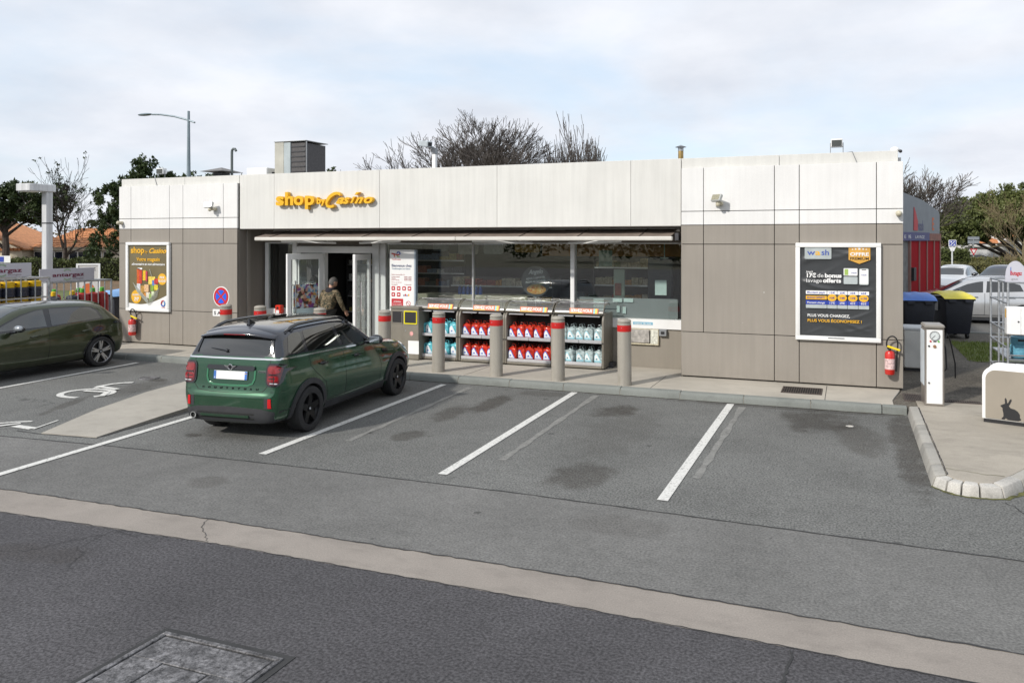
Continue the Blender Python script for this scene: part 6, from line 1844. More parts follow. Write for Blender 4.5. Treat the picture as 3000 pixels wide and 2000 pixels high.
tw = mini.patch('tailgate_window', m_cglass, rrect(-0.55, 0.55, 1.125, 1.385, 0.05, 4), '-x', off=0.004, th=0.012, res=0.045)
sp = MB(); V = []
SPX = [(-0.28, 1.487, 0.02), (-0.42, 1.462, 0.035), (-0.53, 1.432, 0.035), (-0.59, 1.408, 0.012)]
for k in range(13):
    u = -1 + 2 * k / 12; yy = u * 0.575; dz = -0.055 * u * u; dx = 0.05 * u * u
    for x, z, th in SPX: V.append((x + dx, yy, z + dz))
    for x, z, th in SPX[::-1]: V.append((x + dx, yy, z + dz - th - 0.012))
sp.add(V, [[8 * k + i, 8 * k + (i + 1) % 8, 8 * k + 8 + (i + 1) % 8, 8 * k + 8 + i] for k in range(12) for i in range(8)] + [list(range(8)), list(range(96, 104))[::-1]])
spo = sp.build('roof_spoiler', m_roofblk, mt, bevel=0.004, angle=45)
MB().box(-0.592, -0.57, -0.17, 0.17, 1.383, 1.395).build('brake_light', m_lred, spo, bevel=0.003)
for sg in (-1, 1):
    mini.patch('window_blade', m_gloss, [(sg * 0.565, 1.135), (sg * 0.605, 1.14), (sg * 0.565, 1.35), (sg * 0.535, 1.365)], '-x', off=0.016, th=0.02, res=0.02)
b = MB(); wl, wn = mini.hit('-x', 0.10, 1.165); wl2, _ = mini.hit('-x', 0.36, 1.195)
b.tube([wl + wn * 0.02, wl.lerp(wl2, 0.5) + wn * 0.026, wl2 + wn * 0.014], [0.014, 0.010, 0.006], 6); b.sphere(wl + wn * 0.014, 0.024, 10, 6)
b.build('wiper', m_gloss, tw)
# chrome belt line all round
BL = [(1.72, 0.82, belt(1.72)), (1.0, 0.83, belt(1.0)), (0.5, 0.83, belt(0.5)), (0, 0.83, belt(0)), (-0.40, 0.82, belt(-0.4)), (-0.58, 0.78, 1.099), (-0.68, 0.66, 1.098), (-0.70, 0.3, 1.097)]
mini.strip3('belt_trim', m_chrome, BL + [(-0.70, 0, 1.097)] + [(x, -y, z) for x, y, z in BL[::-1]], 0.022, 0.007)
# cladding: sills, arch flares, bumper skirt
for ax in ('+y', '-y'):
    for cx in (0.0, 2.63):
        P = arc(cx, .315, .425, -14 if cx else 0, 194 if cx < 1 else 180, 26) + arc(cx, .315, .350, 194 if cx < 1 else 180, -14 if cx else 0, 26)
        mini.patch('arch_trim', m_cladding, P, ax, off=0.022, th=0.05, res=0.045)
    mini.patch('sill_trim', m_cladding, [(0.40, 0.20), (2.23, 0.20), (2.20, 0.335), (1.2, 0.318), (0.43, 0.335)], ax, off=0.016, th=0.03, res=0.07)
    mini.strip('door_gap', m_line, [(0.05, 1.08), (0.055, 0.9), (0.16, 0.80), (0.40, 0.62), (0.47, 0.42), (0.50, 0.34)], ax, 0.007, 0.0015)
    mini.strip('door_gap', m_line, [(0.93, 1.06), (0.95, 0.7), (0.96, 0.34)], ax, 0.007, 0.0015)
    mini.strip('door_gap', m_line, [(1.86, 1.0), (1.98, 0.8), (2.05, 0.6), (2.02, 0.34)], ax, 0.007, 0.0015)
    mini.strip('crease', m_line, [(0.5, 0.36), (2.0, 0.36)], ax, 0.006, 0.0015)
    mini.patch('fuel_flap' if ax == '-y' else 'side_flap', paint_green, circ(-0.17, 0.93, 0.085, 0.08, 16), ax, off=0.002, th=0.006, res=0.03)
    for hx, hz in ((0.27, 0.90), (1.20, 0.885)):
        l, nr = mini.hit(ax, hx, hz); l2, n2 = mini.hit(ax, hx + 0.19, hz - 0.012)
        hb = MB(); hb.tube([l + nr * 0.01, l.lerp(l2, 0.15) + nr * 0.034, l.lerp(l2, 0.85) + nr * 0.034, l2 + n2 * 0.01], 0.013, 8); hb.build('door_handle', m_gloss, mt)
        mini.patch('handle_recess', m_line, circ(hx + 0.1, hz - 0.005, 0.075, 0.028, 14), ax, off=0.0015, th=0.004, res=0.03)
    mini.patch('side_scuttle', m_gloss, [(2.13, 0.80), (2.30, 0.795), (2.27, 0.86), (2.12, 0.87)], ax, off=0.012, th=0.02, res=0.04)
    # mirror
    sg = 1 if ax == '+y' else -1
    mb_ = MB(); mb_.sphere((1.60, sg * 0.93, 1.085), 0.1, 14, 10, (0.62, 1.15, 0.78)); mr = mb_.build('mirror', m_gloss, mt)
    MB().obox((1.535, sg * 0.93, 1.085), (0.008, 0.17, 0.10)).build('mirror_glass', m_chrome, mr, bevel=0.003)
    MB().tube([(1.62, sg * 0.72, 1.03), (1.61, sg * 0.87, 1.045)], 0.025, 8).build('mirror_arm', m_gloss, mr)
    # roof rail
    P = []
    for k in range(13):
        x = -0.30 + 1.62 * k / 12
        l, nr = mini.hit('+z', x, sg * 0.585)
        e = min(1, min(k, 12 - k) / 1.6)
        P.append(l + Vector((0, 0, 0.012 + 0.062 * e)))
    MB().tube(P, [0.025 if 0 < k < 12 else 0.014 for k in range(13)], 8).build('roof_rail', m_gloss, mt)
    for k in (0, 1, 11, 12):
        l, nr = mini.hit('+z', P[k].x, P[k].y); MB().tube([l - Vector((0, 0, 0.01)), P[k]], [0.03, 0.018], 8).build('rail_foot', m_gloss, mt)
mini.patch('bumper_skirt', m_cladding, [(-0.73, 0.25), (0.73, 0.25), (0.75, 0.42), (0.66, 0.40), (0.50, 0.435), (0, 0.45), (-0.50, 0.435), (-0.66, 0.40), (-0.75, 0.42)], '-x', off=0.012, th=0.04, res=0.06)
mini.patch('diffuser_bar', paint_green, rrect(-0.33, 0.42, 0.318, 0.345, 0.012, 3), '-x', off=0.03, th=0.03, res=0.05)
mini.patch('diffuser_slot', m_line, rrect(-0.40, 0.49, 0.352, 0.368, 0.006, 2), '-x', off=0.015, th=0.01, res=0.05)
mini.patch('diffuser_slot', m_line, rrect(-0.40, 0.49, 0.292, 0.306, 0.006, 2), '-x', off=0.015, th=0.01, res=0.05)
MB().lathe([(0.034, 0.0), (0.045, 0.0), (0.045, -0.0), (0.045, 0.14)], (-0.745, 0.53, 0.315), 18, 'x').build('exhaust', m_chrome, mt)
MB().lathe([(0.0001, 0.02), (0.036, 0.02)], (-0.745, 0.53, 0.315), 18, 'x').build('exhaust_bore', m_line, mt)
# front skirt and grille (seen only from other sides)
mini.patch('front_skirt', m_cladding, [(-0.74, 0.27), (0.74, 0.27), (0.78, 0.38), (-0.78, 0.38)], '+x', off=0.012, th=0.03, res=0.07)
mini.patch('grille', m_gloss, rrect(-0.46, 0.46, 0.46, 0.66, 0.1, 5), '+x', off=0.01, th=0.02, res=0.06)
for sg in (-1, 1): mini.patch('headlight', m_lclr, circ(sg * 0.58, 0.74, 0.115, 0.12, 20), '+x', off=0.014, th=0.03, res=0.05, dome=0.01)
# tail lights
for sg in (-1, 1):
    P = rrect(0, 1, 0, 1, 0.28, 5)
    def tl(x0, x1, z0, z1, P=P): return [(sg * (x0 + (x1 - x0) * a), z0 + (z1 - z0) * b) for a, b in P]
    h = mini.patch('tail_light', m_gloss, tl(0.54, 0.745, 0.725, 1.03), '-x', off=0.012, th=0.03, res=0.035)
    mini.patch('lens', m_ldred, tl(0.56, 0.728, 0.748, 1.008), '-x', off=0.017, th=0.012, res=0.03, parent=h)
    mini.patch('lens_band', m_lred, tl(0.575, 0.718, 0.895, 0.99), '-x', off=0.021, th=0.008, res=0.03, parent=h)
    mini.patch('lens_band', m_lred, tl(0.575, 0.715, 0.79, 0.868), '-x', off=0.021, th=0.008, res=0.03, parent=h)
    for z in (0.882, 0.83): mini.strip('lens_rib', m_gloss, [(sg * 0.59, z), (sg * 0.735, z)], '-x', 0.012, 0.023, parent=h)
    mini.strip('lens_rib', m_gloss, [(sg * 0.665, 0.755), (sg * 0.665, 0.86)], '-x', 0.010, 0.023, parent=h)
    mini.strip('reverse_lamp', m_lclr, [(sg * 0.61, 0.768), (sg * 0.71, 0.768)], '-x', 0.014, 0.022, parent=h)
    mini.patch('reflector_recess', m_cladding, [(sg * 0.545, 0.44), (sg * 0.635, 0.44), (sg * 0.63, 0.575), (sg * 0.545, 0.575)], '-x', off=0.004, th=0.01, res=0.04)
    mini.patch('reflector', mat('reflector_red', (0.55, 0.012, 0.015), 0.3), [(sg * 0.60, 0.45), (sg * 0.645, 0.45), (sg * 0.64, 0.57), (sg * 0.60, 0.57)], '-x', off=0.012, th=0.012, res=0.03)
# tailgate furniture
pr = mini.patch('plate_recess', paint_green, rrect(-0.36, 0.36, 0.735, 0.955, 0.09, 5), '-x', off=0.001, th=0.004, res=0.05)
mini.strip('recess_highlight', mat('recess_highlight', (0.02, 0.16, 0.07), 0.25, coat=0.8), [(-0.37, 0.93), (-0.37, 0.82), (-0.34, 0.755), (-0.27, 0.728), (0, 0.722), (0.27, 0.728), (0.34, 0.755), (0.37, 0.82), (0.37, 0.93)], '-x', 0.024, 0.008)  # lighter green strip: the glint on the recess edge is painted
hb_ = mini.patch('tailgate_handle', m_gloss, rrect(-0.37, 0.37, 0.925, 0.985, 0.028, 4), '-x', off=0.022, th=0.035, res=0.04)
plx = mini.hit('-x', 0, 0.875)[0].x
pln = mini.hit('-x', 0, 0.86)[1]
def plate_box(y0, y1, z0, z1, m, nm, par, d=0.0):
    b = MB(); a = 0.10
    Mx = Matrix.Translation((plx - 0.014 - d, 0, 0.86)) @ Matrix.Rotation(a, 4, 'Y')
    b.box(-0.006, 0.004, y0, y1, z0 - 0.86, z1 - 0.86); b.v = [tuple(Mx @ Vector(p)) for p in b.v]
    return b.build(nm, m, par, bevel=0.002)
npl = plate_box(-0.26, 0.26, 0.80, 0.912, m_print_w, 'number_plate', mt)
m_plblue = mat('plate_blue', (0.05, 0.17, 0.52), 0.4)
plate_box(0.222, 0.259, 0.802, 0.910, m_plblue, 'plate_band', npl, 0.003); plate_box(-0.259, -0.222, 0.802, 0.910, m_plblue, 'plate_band', npl, 0.003)
plate_box(0.235, 0.247, 0.81, 0.83, m_print_w, 'plate_mark', npl, 0.005); plate_box(-0.25, -0.232, 0.875, 0.89, m_print_y, 'plate_mark', npl, 0.005)
# winged badge
bl, bn = mini.hit('-x', 0, 0.965)
bxp = bl.x - 0.034
bd = MB().tube([(bxp, 0.034 * math.cos(2 * PI * k / 20), 0.965 + 0.034 * math.sin(2 * PI * k / 20)) for k in range(21)], 0.006, 6).build('badge', m_chrome, mt)
for sg in (-1, 1):
    MB().prism([(sg * 0.03, 0.985), (sg * 0.095, 0.99), (sg * 0.08, 0.972), (sg * 0.05, 0.955), (sg * 0.02, 0.935)], bxp - 0.004, bxp + 0.006, 'yz').build('badge_wing', m_chrome, bd)
MB().lathe([(0.0001, -0.002), (0.03, 0.0)], (bxp, 0, 0.965), 16, 'x').build('badge_centre', m_gloss, bd)
for i, ch in enumerate('COUNTRYMAN'):
    l, nr = mini.hit('-x', 0.42 - i * 0.093, 0.685)
    text(ch, (l.x - 0.004, 0.42 - i * 0.093 + 0.015, 0.673), 0.035, m_gloss, mt, rot=(PI / 2, 0, -PI / 2), width=0.032, bold=0.03, name='letter', depth=0.003)
l, nr = mini.hit('-x', -0.49, 0.915)
text('COOPER', (l.x - 0.006, -0.415, 0.905), 0.038, m_chrome, mt, rot=(PI / 2, 0, -PI / 2), width=0.15, shear=0.3, bold=0.03, depth=0.003)
# shark fin aerial and sunroof
l, nr = mini.hit('+z', -0.22, 0)
MB().add([(l.x - 0.09, -0.03, l.z - 0.01), (l.x + 0.10, -0.012, l.z - 0.01), (l.x + 0.10, 0.012, l.z - 0.01), (l.x - 0.09, 0.03, l.z - 0.01), (l.x - 0.075, -0.008, l.z + 0.075), (l.x - 0.04, -0.006, l.z + 0.075), (l.x - 0.04, 0.006, l.z + 0.075), (l.x - 0.075, 0.008, l.z + 0.075)],
         [(0, 3, 2, 1), (4, 5, 6, 7), (0, 1, 5, 4), (1, 2, 6, 5), (2, 3, 7, 6), (3, 0, 4, 7)]).build('aerial', m_gloss, mt, bevel=0.008)
mini.patch('sunroof', m_cglass, rrect(0.10, 1.15, -0.46, 0.46, 0.06, 4), '+z', off=0.004, th=0.01, res=0.08)
mini.strip('tailgate_gap', m_line, [(0.575, 1.085), (0.585, 1.04), (0.56, 0.72), (0.50, 0.655), (0.30, 0.635), (0, 0.63), (-0.30, 0.635), (-0.50, 0.655), (-0.56, 0.72), (-0.585, 1.04), (-0.575, 1.085)], '-x', 0.007, 0.0015)
mini.strip('bumper_gap', m_line, [(0.80, 0.665), (0.62, 0.655)], '-x', 0.006, 0.0015); mini.strip('bumper_gap', m_line, [(-0.80, 0.665), (-0.62, 0.655)], '-x', 0.006, 0.0015)
MB().obox((1.3, 0, 0.24), (3.2, 1.3, 0.12)).build('underbody', m_well, mt)
for x in (0.0, 2.63):
    for y in (0.797, -0.797): mini.wheel(x, y, 0.315, 0.215, 0.215, 5, m_rimblk)

# ------------------------------------------------------------------ olive hatchback at the left edge
paint_olive = car_paint('paint_olive', (0.030, 0.042, 0.014), 0.25, 0.3)
SP = [(-0.78, .36, .50, .60, .46, .58, .55, .50, .58, .60), (-0.75, .30, .64, .74, .48, .73, .62, .62, .68, .71), (-0.72, .25, .70, .81, .50, .79, .75, .69, .83, .86), (-0.68, .22, .73, .85, .54, .80, .89, .70, .945, .965),
      (-0.60, .20, .75, .87, .56, .80, .945, .68, 1.00, 1.02), (-0.36, .19, .77, .885, .57, .795, .985, .615, 1.22, 1.25), (-0.18, .18, .78, .89, .57, .79, .985, .585, 1.315, 1.355), (0.15, .17, .79, .89, .57, .79, .98, .585, 1.345, 1.40),
      (0.7, .16, .79, .89, .57, .79, .965, .59, 1.36, 1.425), (1.2, .16, .79, .89, .57, .79, .95, .585, 1.35, 1.42), (1.5, .16, .79, .89, .57, .79, .935, .575, 1.31, 1.385), (1.75, .16, .79, .89, .57, .79, .92, .60, 1.22, 1.29),
      (2.1, .16, .79, .89, .57, .79, .90, .65, 1.03, 1.09), (2.38, .16, .79, .89, .57, .785, .885, .67, .925, .955), (2.6, .17, .78, .885, .57, .77, .86, .62, .90, .92), (3.0, .18, .76, .875, .56, .73, .80, .56, .845, .865), (3.3, .19, .70, .83, .53, .66, .71, .50, .75, .77), (3.48, .22, .60, .72, .49, .58, .60, .44, .64, .65), (3.54, .28, .45, .56, .45, .46, .52, .36, .55, .555)]
SP0 = SP
SP = [((x * 0.80 if x < 0 else x),) + r for (x, *r_) in SP for r in [tuple(r_)]]
peu = Car('olive_car', 'dark olive green hatchback with black wheels backed in at the left edge', (-15.68, 11.93, 0.0), rad(-90), SP, paint_olive, [(0, .318, .345), (2.68, .318, .345)])
pt = peu.t
def b2(x): return 0.99 - 0.035 * x
for ax in ('+y', '-y'):
    peu.patch('window_surround', m_gloss, [(-0.12, 1.0), (-0.06, 1.19), (0.05, 1.262), (0.35, 1.292), (0.9, 1.305), (1.25, 1.285), (1.55, 1.215), (1.95, 1.055), (2.28, 0.905), (1.0, 0.94), (0.3, 0.975)], ax, off=0.002, th=0.008, res=0.06)
    peu.patch('rear_door_window', m_cglass, [(-0.06, 1.015), (-0.01, 1.17), (0.08, 1.24), (0.36, 1.27), (0.98, 1.285), (1.03, 0.965), (0.3, 0.995)], ax, off=0.006, th=0.01)
    peu.patch('front_door_window', m_cglass_refl, [(1.13, 0.96), (1.10, 1.28), (1.25, 1.265), (1.55, 1.19), (1.92, 1.04), (2.12, 0.94)], ax, off=0.006, th=0.01)
    peu.strip('door_gap', m_line, [(1.10, 0.93), (1.12, 0.6), (1.13, 0.28)], ax, 0.007, 0.0015)
    peu.strip('door_gap', m_line, [(-0.05, 0.98), (0.02, 0.8), (0.25, 0.6), (0.38, 0.4), (0.40, 0.28)], ax, 0.007, 0.0015)
    peu.strip('door_gap', m_line, [(2.22, 0.88), (2.25, 0.6), (2.22, 0.3)], ax, 0.007, 0.0015)
    peu.strip('sill_highlight', mat('olive_highlight', (0.09, 0.11, 0.06), 0.3, coat=0.8), [(0.42, 0.36), (1.4, 0.33), (2.2, 0.36)], ax, 0.012, 0.006)  # lighter olive strip: light catching the crease is put into its colour
    for hx in (0.22, 1.28):
        l, nr = peu.hit(ax, hx, 0.80); l2, n2 = peu.hit(ax, hx + 0.2, 0.785)
        MB().tube([l + nr * 0.008, l.lerp(l2, 0.15) + nr * 0.03, l.lerp(l2, 0.85) + nr * 0.03, l2 + n2 * 0.008], 0.014, 8).build('door_handle', paint_olive, pt)
    sg = 1 if ax == '+y' else -1
    mr = MB().sphere((1.80, sg * 0.99, 0.985), 0.1, 14, 10, (0.7, 1.2, 0.68)).build('mirror', m_gloss, pt)
    MB().sphere((1.825, sg * 0.99, 0.995), 0.098, 14, 10, (0.6, 1.15, 0.62)).build('mirror_cap', mat('mirror_grey', (0.32, 0.34, 0.36), 0.2, metal=0.5), mr)
    MB().tube([(1.84, sg * 0.80, 0.91), (1.82, sg * 0.93, 0.935)], 0.028, 8).build('mirror_arm', m_gloss, mr)
    P = arc(0, .318, .372, -8, 188, 26) + arc(0, .318, .344, 188, -8, 26)
    peu.patch('arch_trim', m_gloss, P, ax, off=0.004, th=0.03, res=0.05)
    P = arc(2.68, .318, .372, -8, 188, 26) + arc(2.68, .318, .344, 188, -8, 26)
    peu.patch('arch_trim', m_gloss, P, ax, off=0.004, th=0.03, res=0.05)
    peu.patch('tail_light_side', m_gloss, [(-0.53, 0.865), (-0.32, 0.885), (-0.34, 0.93), (-0.53, 0.935)], ax, off=0.008, th=0.02, res=0.04)
peu.patch('windscreen', m_cglass_refl, [(-0.60, 0.98), (0.60, 0.98), (0.50, 1.33), (-0.50, 1.33)], '+x', off=0.004, th=0.01)
peu.patch('tailgate_window', m_cglass, [(-0.56, 1.04), (0.56, 1.04), (0.48, 1.28), (-0.48, 1.28)], '-x', off=0.004, th=0.01)
peu.patch('spoiler', paint_olive, [(-0.25, -0.50), (-0.10, -0.52), (-0.08, 0), (-0.10, 0.52), (-0.25, 0.50), (-0.28, 0)], '+z', off=0.03, th=0.03, res=0.07)
peu.patch('light_band', m_gloss, [(-0.76, 0.865), (0.76, 0.865), (0.76, 0.935), (-0.76, 0.935)], '-x', off=0.008, th=0.02, res=0.06)
for sg in (-1, 1): peu.patch('tail_light', m_ldred, [(sg * 0.46, 0.875), (sg * 0.75, 0.875), (sg * 0.75, 0.925), (sg * 0.46, 0.925)], '-x', off=0.013, th=0.012, res=0.05)
peu.patch('bumper_skirt', m_cladding, [(-0.72, 0.29), (0.72, 0.29), (0.76, 0.44), (-0.76, 0.44)], '-x', off=0.01, th=0.02, res=0.07)
for sg in (-1, 1): peu.patch('headlight', m_lclr, [(sg * 0.45, 0.64), (sg * 0.66, 0.66), (sg * 0.68, 0.72), (sg * 0.45, 0.69)], '+x', off=0.01, th=0.02, res=0.05)
l, nr = peu.hit('+z', 0.42, 0)
MB().add([(l.x - 0.09, -0.028, l.z - 0.01), (l.x + 0.10, -0.012, l.z - 0.01), (l.x + 0.10, 0.012, l.z - 0.01), (l.x - 0.09, 0.028, l.z - 0.01), (l.x - 0.08, -0.006, l.z + 0.055), (l.x - 0.03, -0.005, l.z + 0.05), (l.x - 0.03, 0.005, l.z + 0.05), (l.x - 0.08, 0.006, l.z + 0.055)],
         [(0, 3, 2, 1), (4, 5, 6, 7), (0, 1, 5, 4), (1, 2, 6, 5), (2, 3, 7, 6), (3, 0, 4, 7)]).build('aerial', m_gloss, pt, bevel=0.006)
peu.patch('sunroof', m_cglass, rrect(0.75, 1.5, -0.42, 0.42, 0.05, 4), '+z', off=0.004, th=0.01, res=0.08)
MB().obox((1.3, 0, 0.22), (3.2, 1.3, 0.10)).build('underbody', m_well, pt)
for x in (0.0, 2.68):
    for y in (0.875, -0.875): peu.wheel(x, y, 0.318, 0.215, 0.235, 5, m_rimblk, 1, m_rimsil)

# ------------------------------------------------------------------ cars parked behind on the right
def plain_car(name, label, loc, rz, paint, L_=4.2, H_=1.46, W_=0.86, wagon=False, tint=None):
    k = H_ / 1.43
    S = []
    for r in SP0:
        x, zb, wb, wm, zm, ws, zs, wr, zr, zt = r
        if wagon and x < 0.1 and x > -0.66: zr, zt, wr = min(1.34, zr + (0.66 + x) * 0.0 + (1.33 - zr) * 0.85), min(1.40, zt + (1.39 - zt) * 0.85), 0.60
        S.append((x * L_ / 4.32, zb * k, wb * W_ / .89, wm * W_ / .89, zm * k, ws * W_ / .89, zs * k, wr * W_ / .89, zr * k, zt * k))
    q = L_ / 4.32
    c = Car(name, label, loc, rz, S, paint, [(0, .31, .345), (2.68 * q, .31, .345)], cat='car', group='cars parked behind the shop')
    g = tint or m_cglass
    for ax in ('+y', '-y'):
        c.patch('rear_door_window', g, [(-0.02, 1.01 * k), (0.06, 1.2 * k), (0.36, 1.28 * k), (0.98, 1.295 * k), (1.03, 0.965 * k)], ax, off=0.005, th=0.01)
        c.patch('front_door_window', g, [(1.12, 0.96 * k), (1.09, 1.29 * k), (1.25, 1.27 * k), (1.55, 1.2 * k), (1.92, 1.04 * k), (2.12 * q, 0.94 * k)], ax, off=0.005, th=0.01)
        c.strip('door_gap', m_line, [(1.07, 0.94 * k), (1.09, 0.3)], ax, 0.012, 0.002)
        c.strip('sill_trim', m_cladding, [(0.4, 0.25), (2.25 * q, 0.25)], ax, 0.10, 0.01)
        c.strip('door_gap', m_line, [(2.2 * q, 0.88 * k), (2.22 * q, 0.35)], ax, 0.012, 0.002)
        for hx in (0.22, 1.26): c.patch('door_handle', m_gloss, rrect(hx, hx + 0.18, 0.80 * k, 0.825 * k, 0.01, 2), ax, off=0.02, th=0.02, res=0.06)
        sg = 1 if ax == '+y' else -1
        MB().sphere((1.82 * q, sg * (W_ + 0.10), 1.0 * k), 0.1, 12, 8, (0.7, 1.15, 0.7)).build('mirror', m_gloss, c.t)
    c.patch('windscreen', m_cglass, [(-0.60, 0.98 * k), (0.60, 0.98 * k), (0.50, 1.34 * k), (-0.50, 1.34 * k)], '+x', off=0.004, th=0.01, res=0.08)
    c.patch('tailgate_window', m_cglass, [(-0.55, 1.03 * k), (0.55, 1.03 * k), (0.47, 1.27 * k), (-0.47, 1.27 * k)], '-x', off=0.004, th=0.01, res=0.08)
    for sg in (-1, 1):
        c.patch('headlight', m_lclr, [(sg * 0.44, 0.60 * k), (sg * 0.64, 0.62 * k), (sg * 0.70, 0.74 * k), (sg * 0.52, 0.71 * k)], '+x', off=0.012, th=0.02, res=0.05)
        c.patch('tail_light', m_lred, [(sg * 0.55, 0.70 * k), (sg * 0.74, 0.70 * k), (sg * 0.74, 0.90 * k), (sg * 0.55, 0.90 * k)], '-x', off=0.01, th=0.02, res=0.06)
    c.patch('lower_grille', m_gloss, rrect(-0.45, 0.45, 0.32, 0.46, 0.04, 3), '+x', off=0.008, th=0.02, res=0.07)
    for x in (0.0, 2.68 * q):
        for y in (W_ - 0.01, -W_ + 0.01): c.wheel(x, y, 0.31, 0.2, 0.21, 7, m_rimsil)
    return c
silver = car_paint('paint_silver', (0.52, 0.53, 0.54), 0.08, 0.25)
white_p = car_paint('paint_white', (0.75, 0.75, 0.74), 0.03, 0.3)
navy_p = car_paint('paint_navy', (0.02, 0.026, 0.055), 0.25, 0.28)
black_p = car_paint('paint_black', (0.012, 0.014, 0.016), 0.2, 0.28)
plain_car('silver_car', 'silver five-door car parked across the lane behind the wheelie bins', (5.15, 28.5, 0), PI, silver, 4.3, 1.50, 0.88)
plain_car('dark_blue_car', 'dark blue car mostly hidden behind the silver car, only its roof showing', (5.7, 31.6, 0), PI + 0.15, navy_p, 4.1, 1.43)
plain_car('white_car', 'white hatchback parked nose towards the shop, right of the red car wash', (5.15, 42.6, 0.02), rad(-108), white_p, 4.1, 1.52)
plain_car('blue_estate_car', 'dark blue estate car with its nose towards the shop beside the white hatchback', (7.35, 42.0, 0.02), rad(-118), navy_p, 4.5, 1.55, wagon=True)
plain_car('black_car', 'black car far away on the street in front of the white garage', (9.3, 74, 0.0), rad(-5), black_p, 4.2, 1.5)
# ================================================================== SIDES AND BACKGROUND
AX = rad(20.267)
def at(l, d, z=0.0):       # a spot d metres away and l metres to the right, seen along the camera's heading
    return Vector((l * math.cos(AX) - d * math.sin(AX), l * math.sin(AX) + d * math.cos(AX), z))

# ---- gas cylinder cages on the left
m_cylnavy = mat('cyl_navy', (0.022, 0.026, 0.045), 0.45, var=0.15, vs=10)
m_cylred = mat('cyl_red', (0.36, 0.018, 0.02), 0.45, var=0.12, vs=10, grain=0.2, gs=120)
m_cylblue = mat('cyl_blue', (0.13, 0.36, 0.48), 0.4, var=0.12, vs=10)
m_capy = mat('cap_yellow', (0.78, 0.50, 0.01), 0.45)
m_capg = mat('cap_green', (0.10, 0.42, 0.05), 0.45)
def small_cyl(x, y, z, label, group, m=m_cylnavy, cap=m_capy):
    t = thing('gas_cylinder', label, 'gas cylinder', (x, y, z), 0, group)
    MB().lathe([(0.0001, 0), (0.12, 0), (0.15, 0.03), (0.15, 0.075), (0.142, 0.08), (0.15, 0.085), (0.15, 0.15), (0.142, 0.155), (0.15, 0.16), (0.15, 0.215), (0.12, 0.255), (0.0001, 0.265)], n=20).build('body', m, t)
    b = MB(); b.lathe([(0.135, 0.24), (0.145, 0.26), (0.14, 0.37), (0.115, 0.375), (0.11, 0.26)], n=18)
    c = b.build('collar', cap, t)
    box('grip', m_black, -0.05, 0.05, -0.145, -0.13, 0.30, 0.335, c, 0.004)
    MB().cyl((0, 0, 0.26), (0, 0, 0.34), 0.03, n=10).build('valve', m_black, t)
    return t
def tall_cyl(x, y, z, label, group, m, cap, h=1.16):
    t = thing('gas_cylinder', label, 'gas cylinder', (x, y, z), 0, group)
    MB().lathe([(0.0001, 0), (0.13, 0), (0.15, 0.03), (0.15, h - 0.12), (0.13, h - 0.04), (0.06, h), (0.0001, h)], n=22).build('body', m, t)
    c = MB().lathe([(0.055, h - 0.01), (0.06, h + 0.02), (0.055, h + 0.10), (0.03, h + 0.115), (0.0001, h + 0.115)], n=14).build('cap', cap, t)
    MB().cyl((-0.06, 0, h + 0.05), (0.06, 0, h + 0.05), 0.012, n=6).build('lug', cap, c)
    return t
def cage(label, X, Y0, Y1, h, depth, verts, shelf=None):
    t = thing('cylinder_cage', label, 'cage', (X, (Y0 + Y1) / 2, 0.12), 0)
    a = (Y1 - Y0) / 2
    fr = MB(); hh = h - 0.12
    for y in (-a, a):
        for x in (0, -depth):
            MB().tube([(x, y, 0), (x, y, hh)], 0.026, 6).build('post', m_steel, t)
    for x in (0, -depth): MB().box(x - 0.02, x + 0.02, -a, a, hh - 0.025, hh + 0.02).build('top_rail', m_steel, t, bevel=0.005)
    for y in (-a, a): MB().box(-depth, 0, y - 0.015, y + 0.015, hh - 0.02, hh + 0.015).build('side_rail', m_steel, t)
    for z in (0.08, 0.62) + ((shelf - 0.12 - 0.03,) if shelf else ()):
        MB().box(-0.015, 0.015, -a, a, z, z + 0.03).build('cross_rail', m_steel, t)
        for y in (-a, a): MB().box(-depth, 0, y - 0.012, y + 0.012, z, z + 0.03).build('side_rail', m_steel, t)
    for k in range(1, verts):
        y = -a + 2 * a * k / verts
        MB().tube([(0, y, 0.05), (0, y, hh)], 0.014, 6).build('bar', m_steel, t)
        MB().tube([(-depth, y, 0.05), (-depth, y, hh)], 0.014, 6).build('bar', m_steel, t)
    box('floor_plate', m_grey, -depth, 0, -a, a, 0.0, 0.05, t, 0)
    if shelf: box('shelf_plate', m_grey, -depth + 0.02, -0.02, -a + 0.02, a - 0.02, shelf - 0.12 - 0.02, shelf - 0.12, t, 0)
    return t
cage('grey tube cage holding the short navy cylinders at the left edge', -18.0, 11.1, 13.11, 1.78, 0.8, 6, 1.33)
cage('grey tube cage holding the tall navy and red cylinders', -18.42, 13.42, 15.12, 1.625, 0.75, 9)
OR6 = ['leftmost', 'second from left', 'third from left', 'third from right', 'second from right', 'rightmost']
for i in range(6): small_cyl(-18.20, 11.32 + 0.315 * i, 1.332, 'short navy gas cylinder with yellow collar, %s of the top row' % OR6[i], 'short cylinders, top row')
for i in range(6): small_cyl(-18.20, 11.30 + 0.32 * i, 0.96, 'short navy gas cylinder with yellow collar, %s of the lower row' % OR6[i], 'short cylinders, lower row')
tag(box('cage_board', m_grey, -18.7, -18.05, 11.2, 13.0, 0.93, 0.955, None, 0), 'grey shelf board under the lower row of short cylinders', 'board')
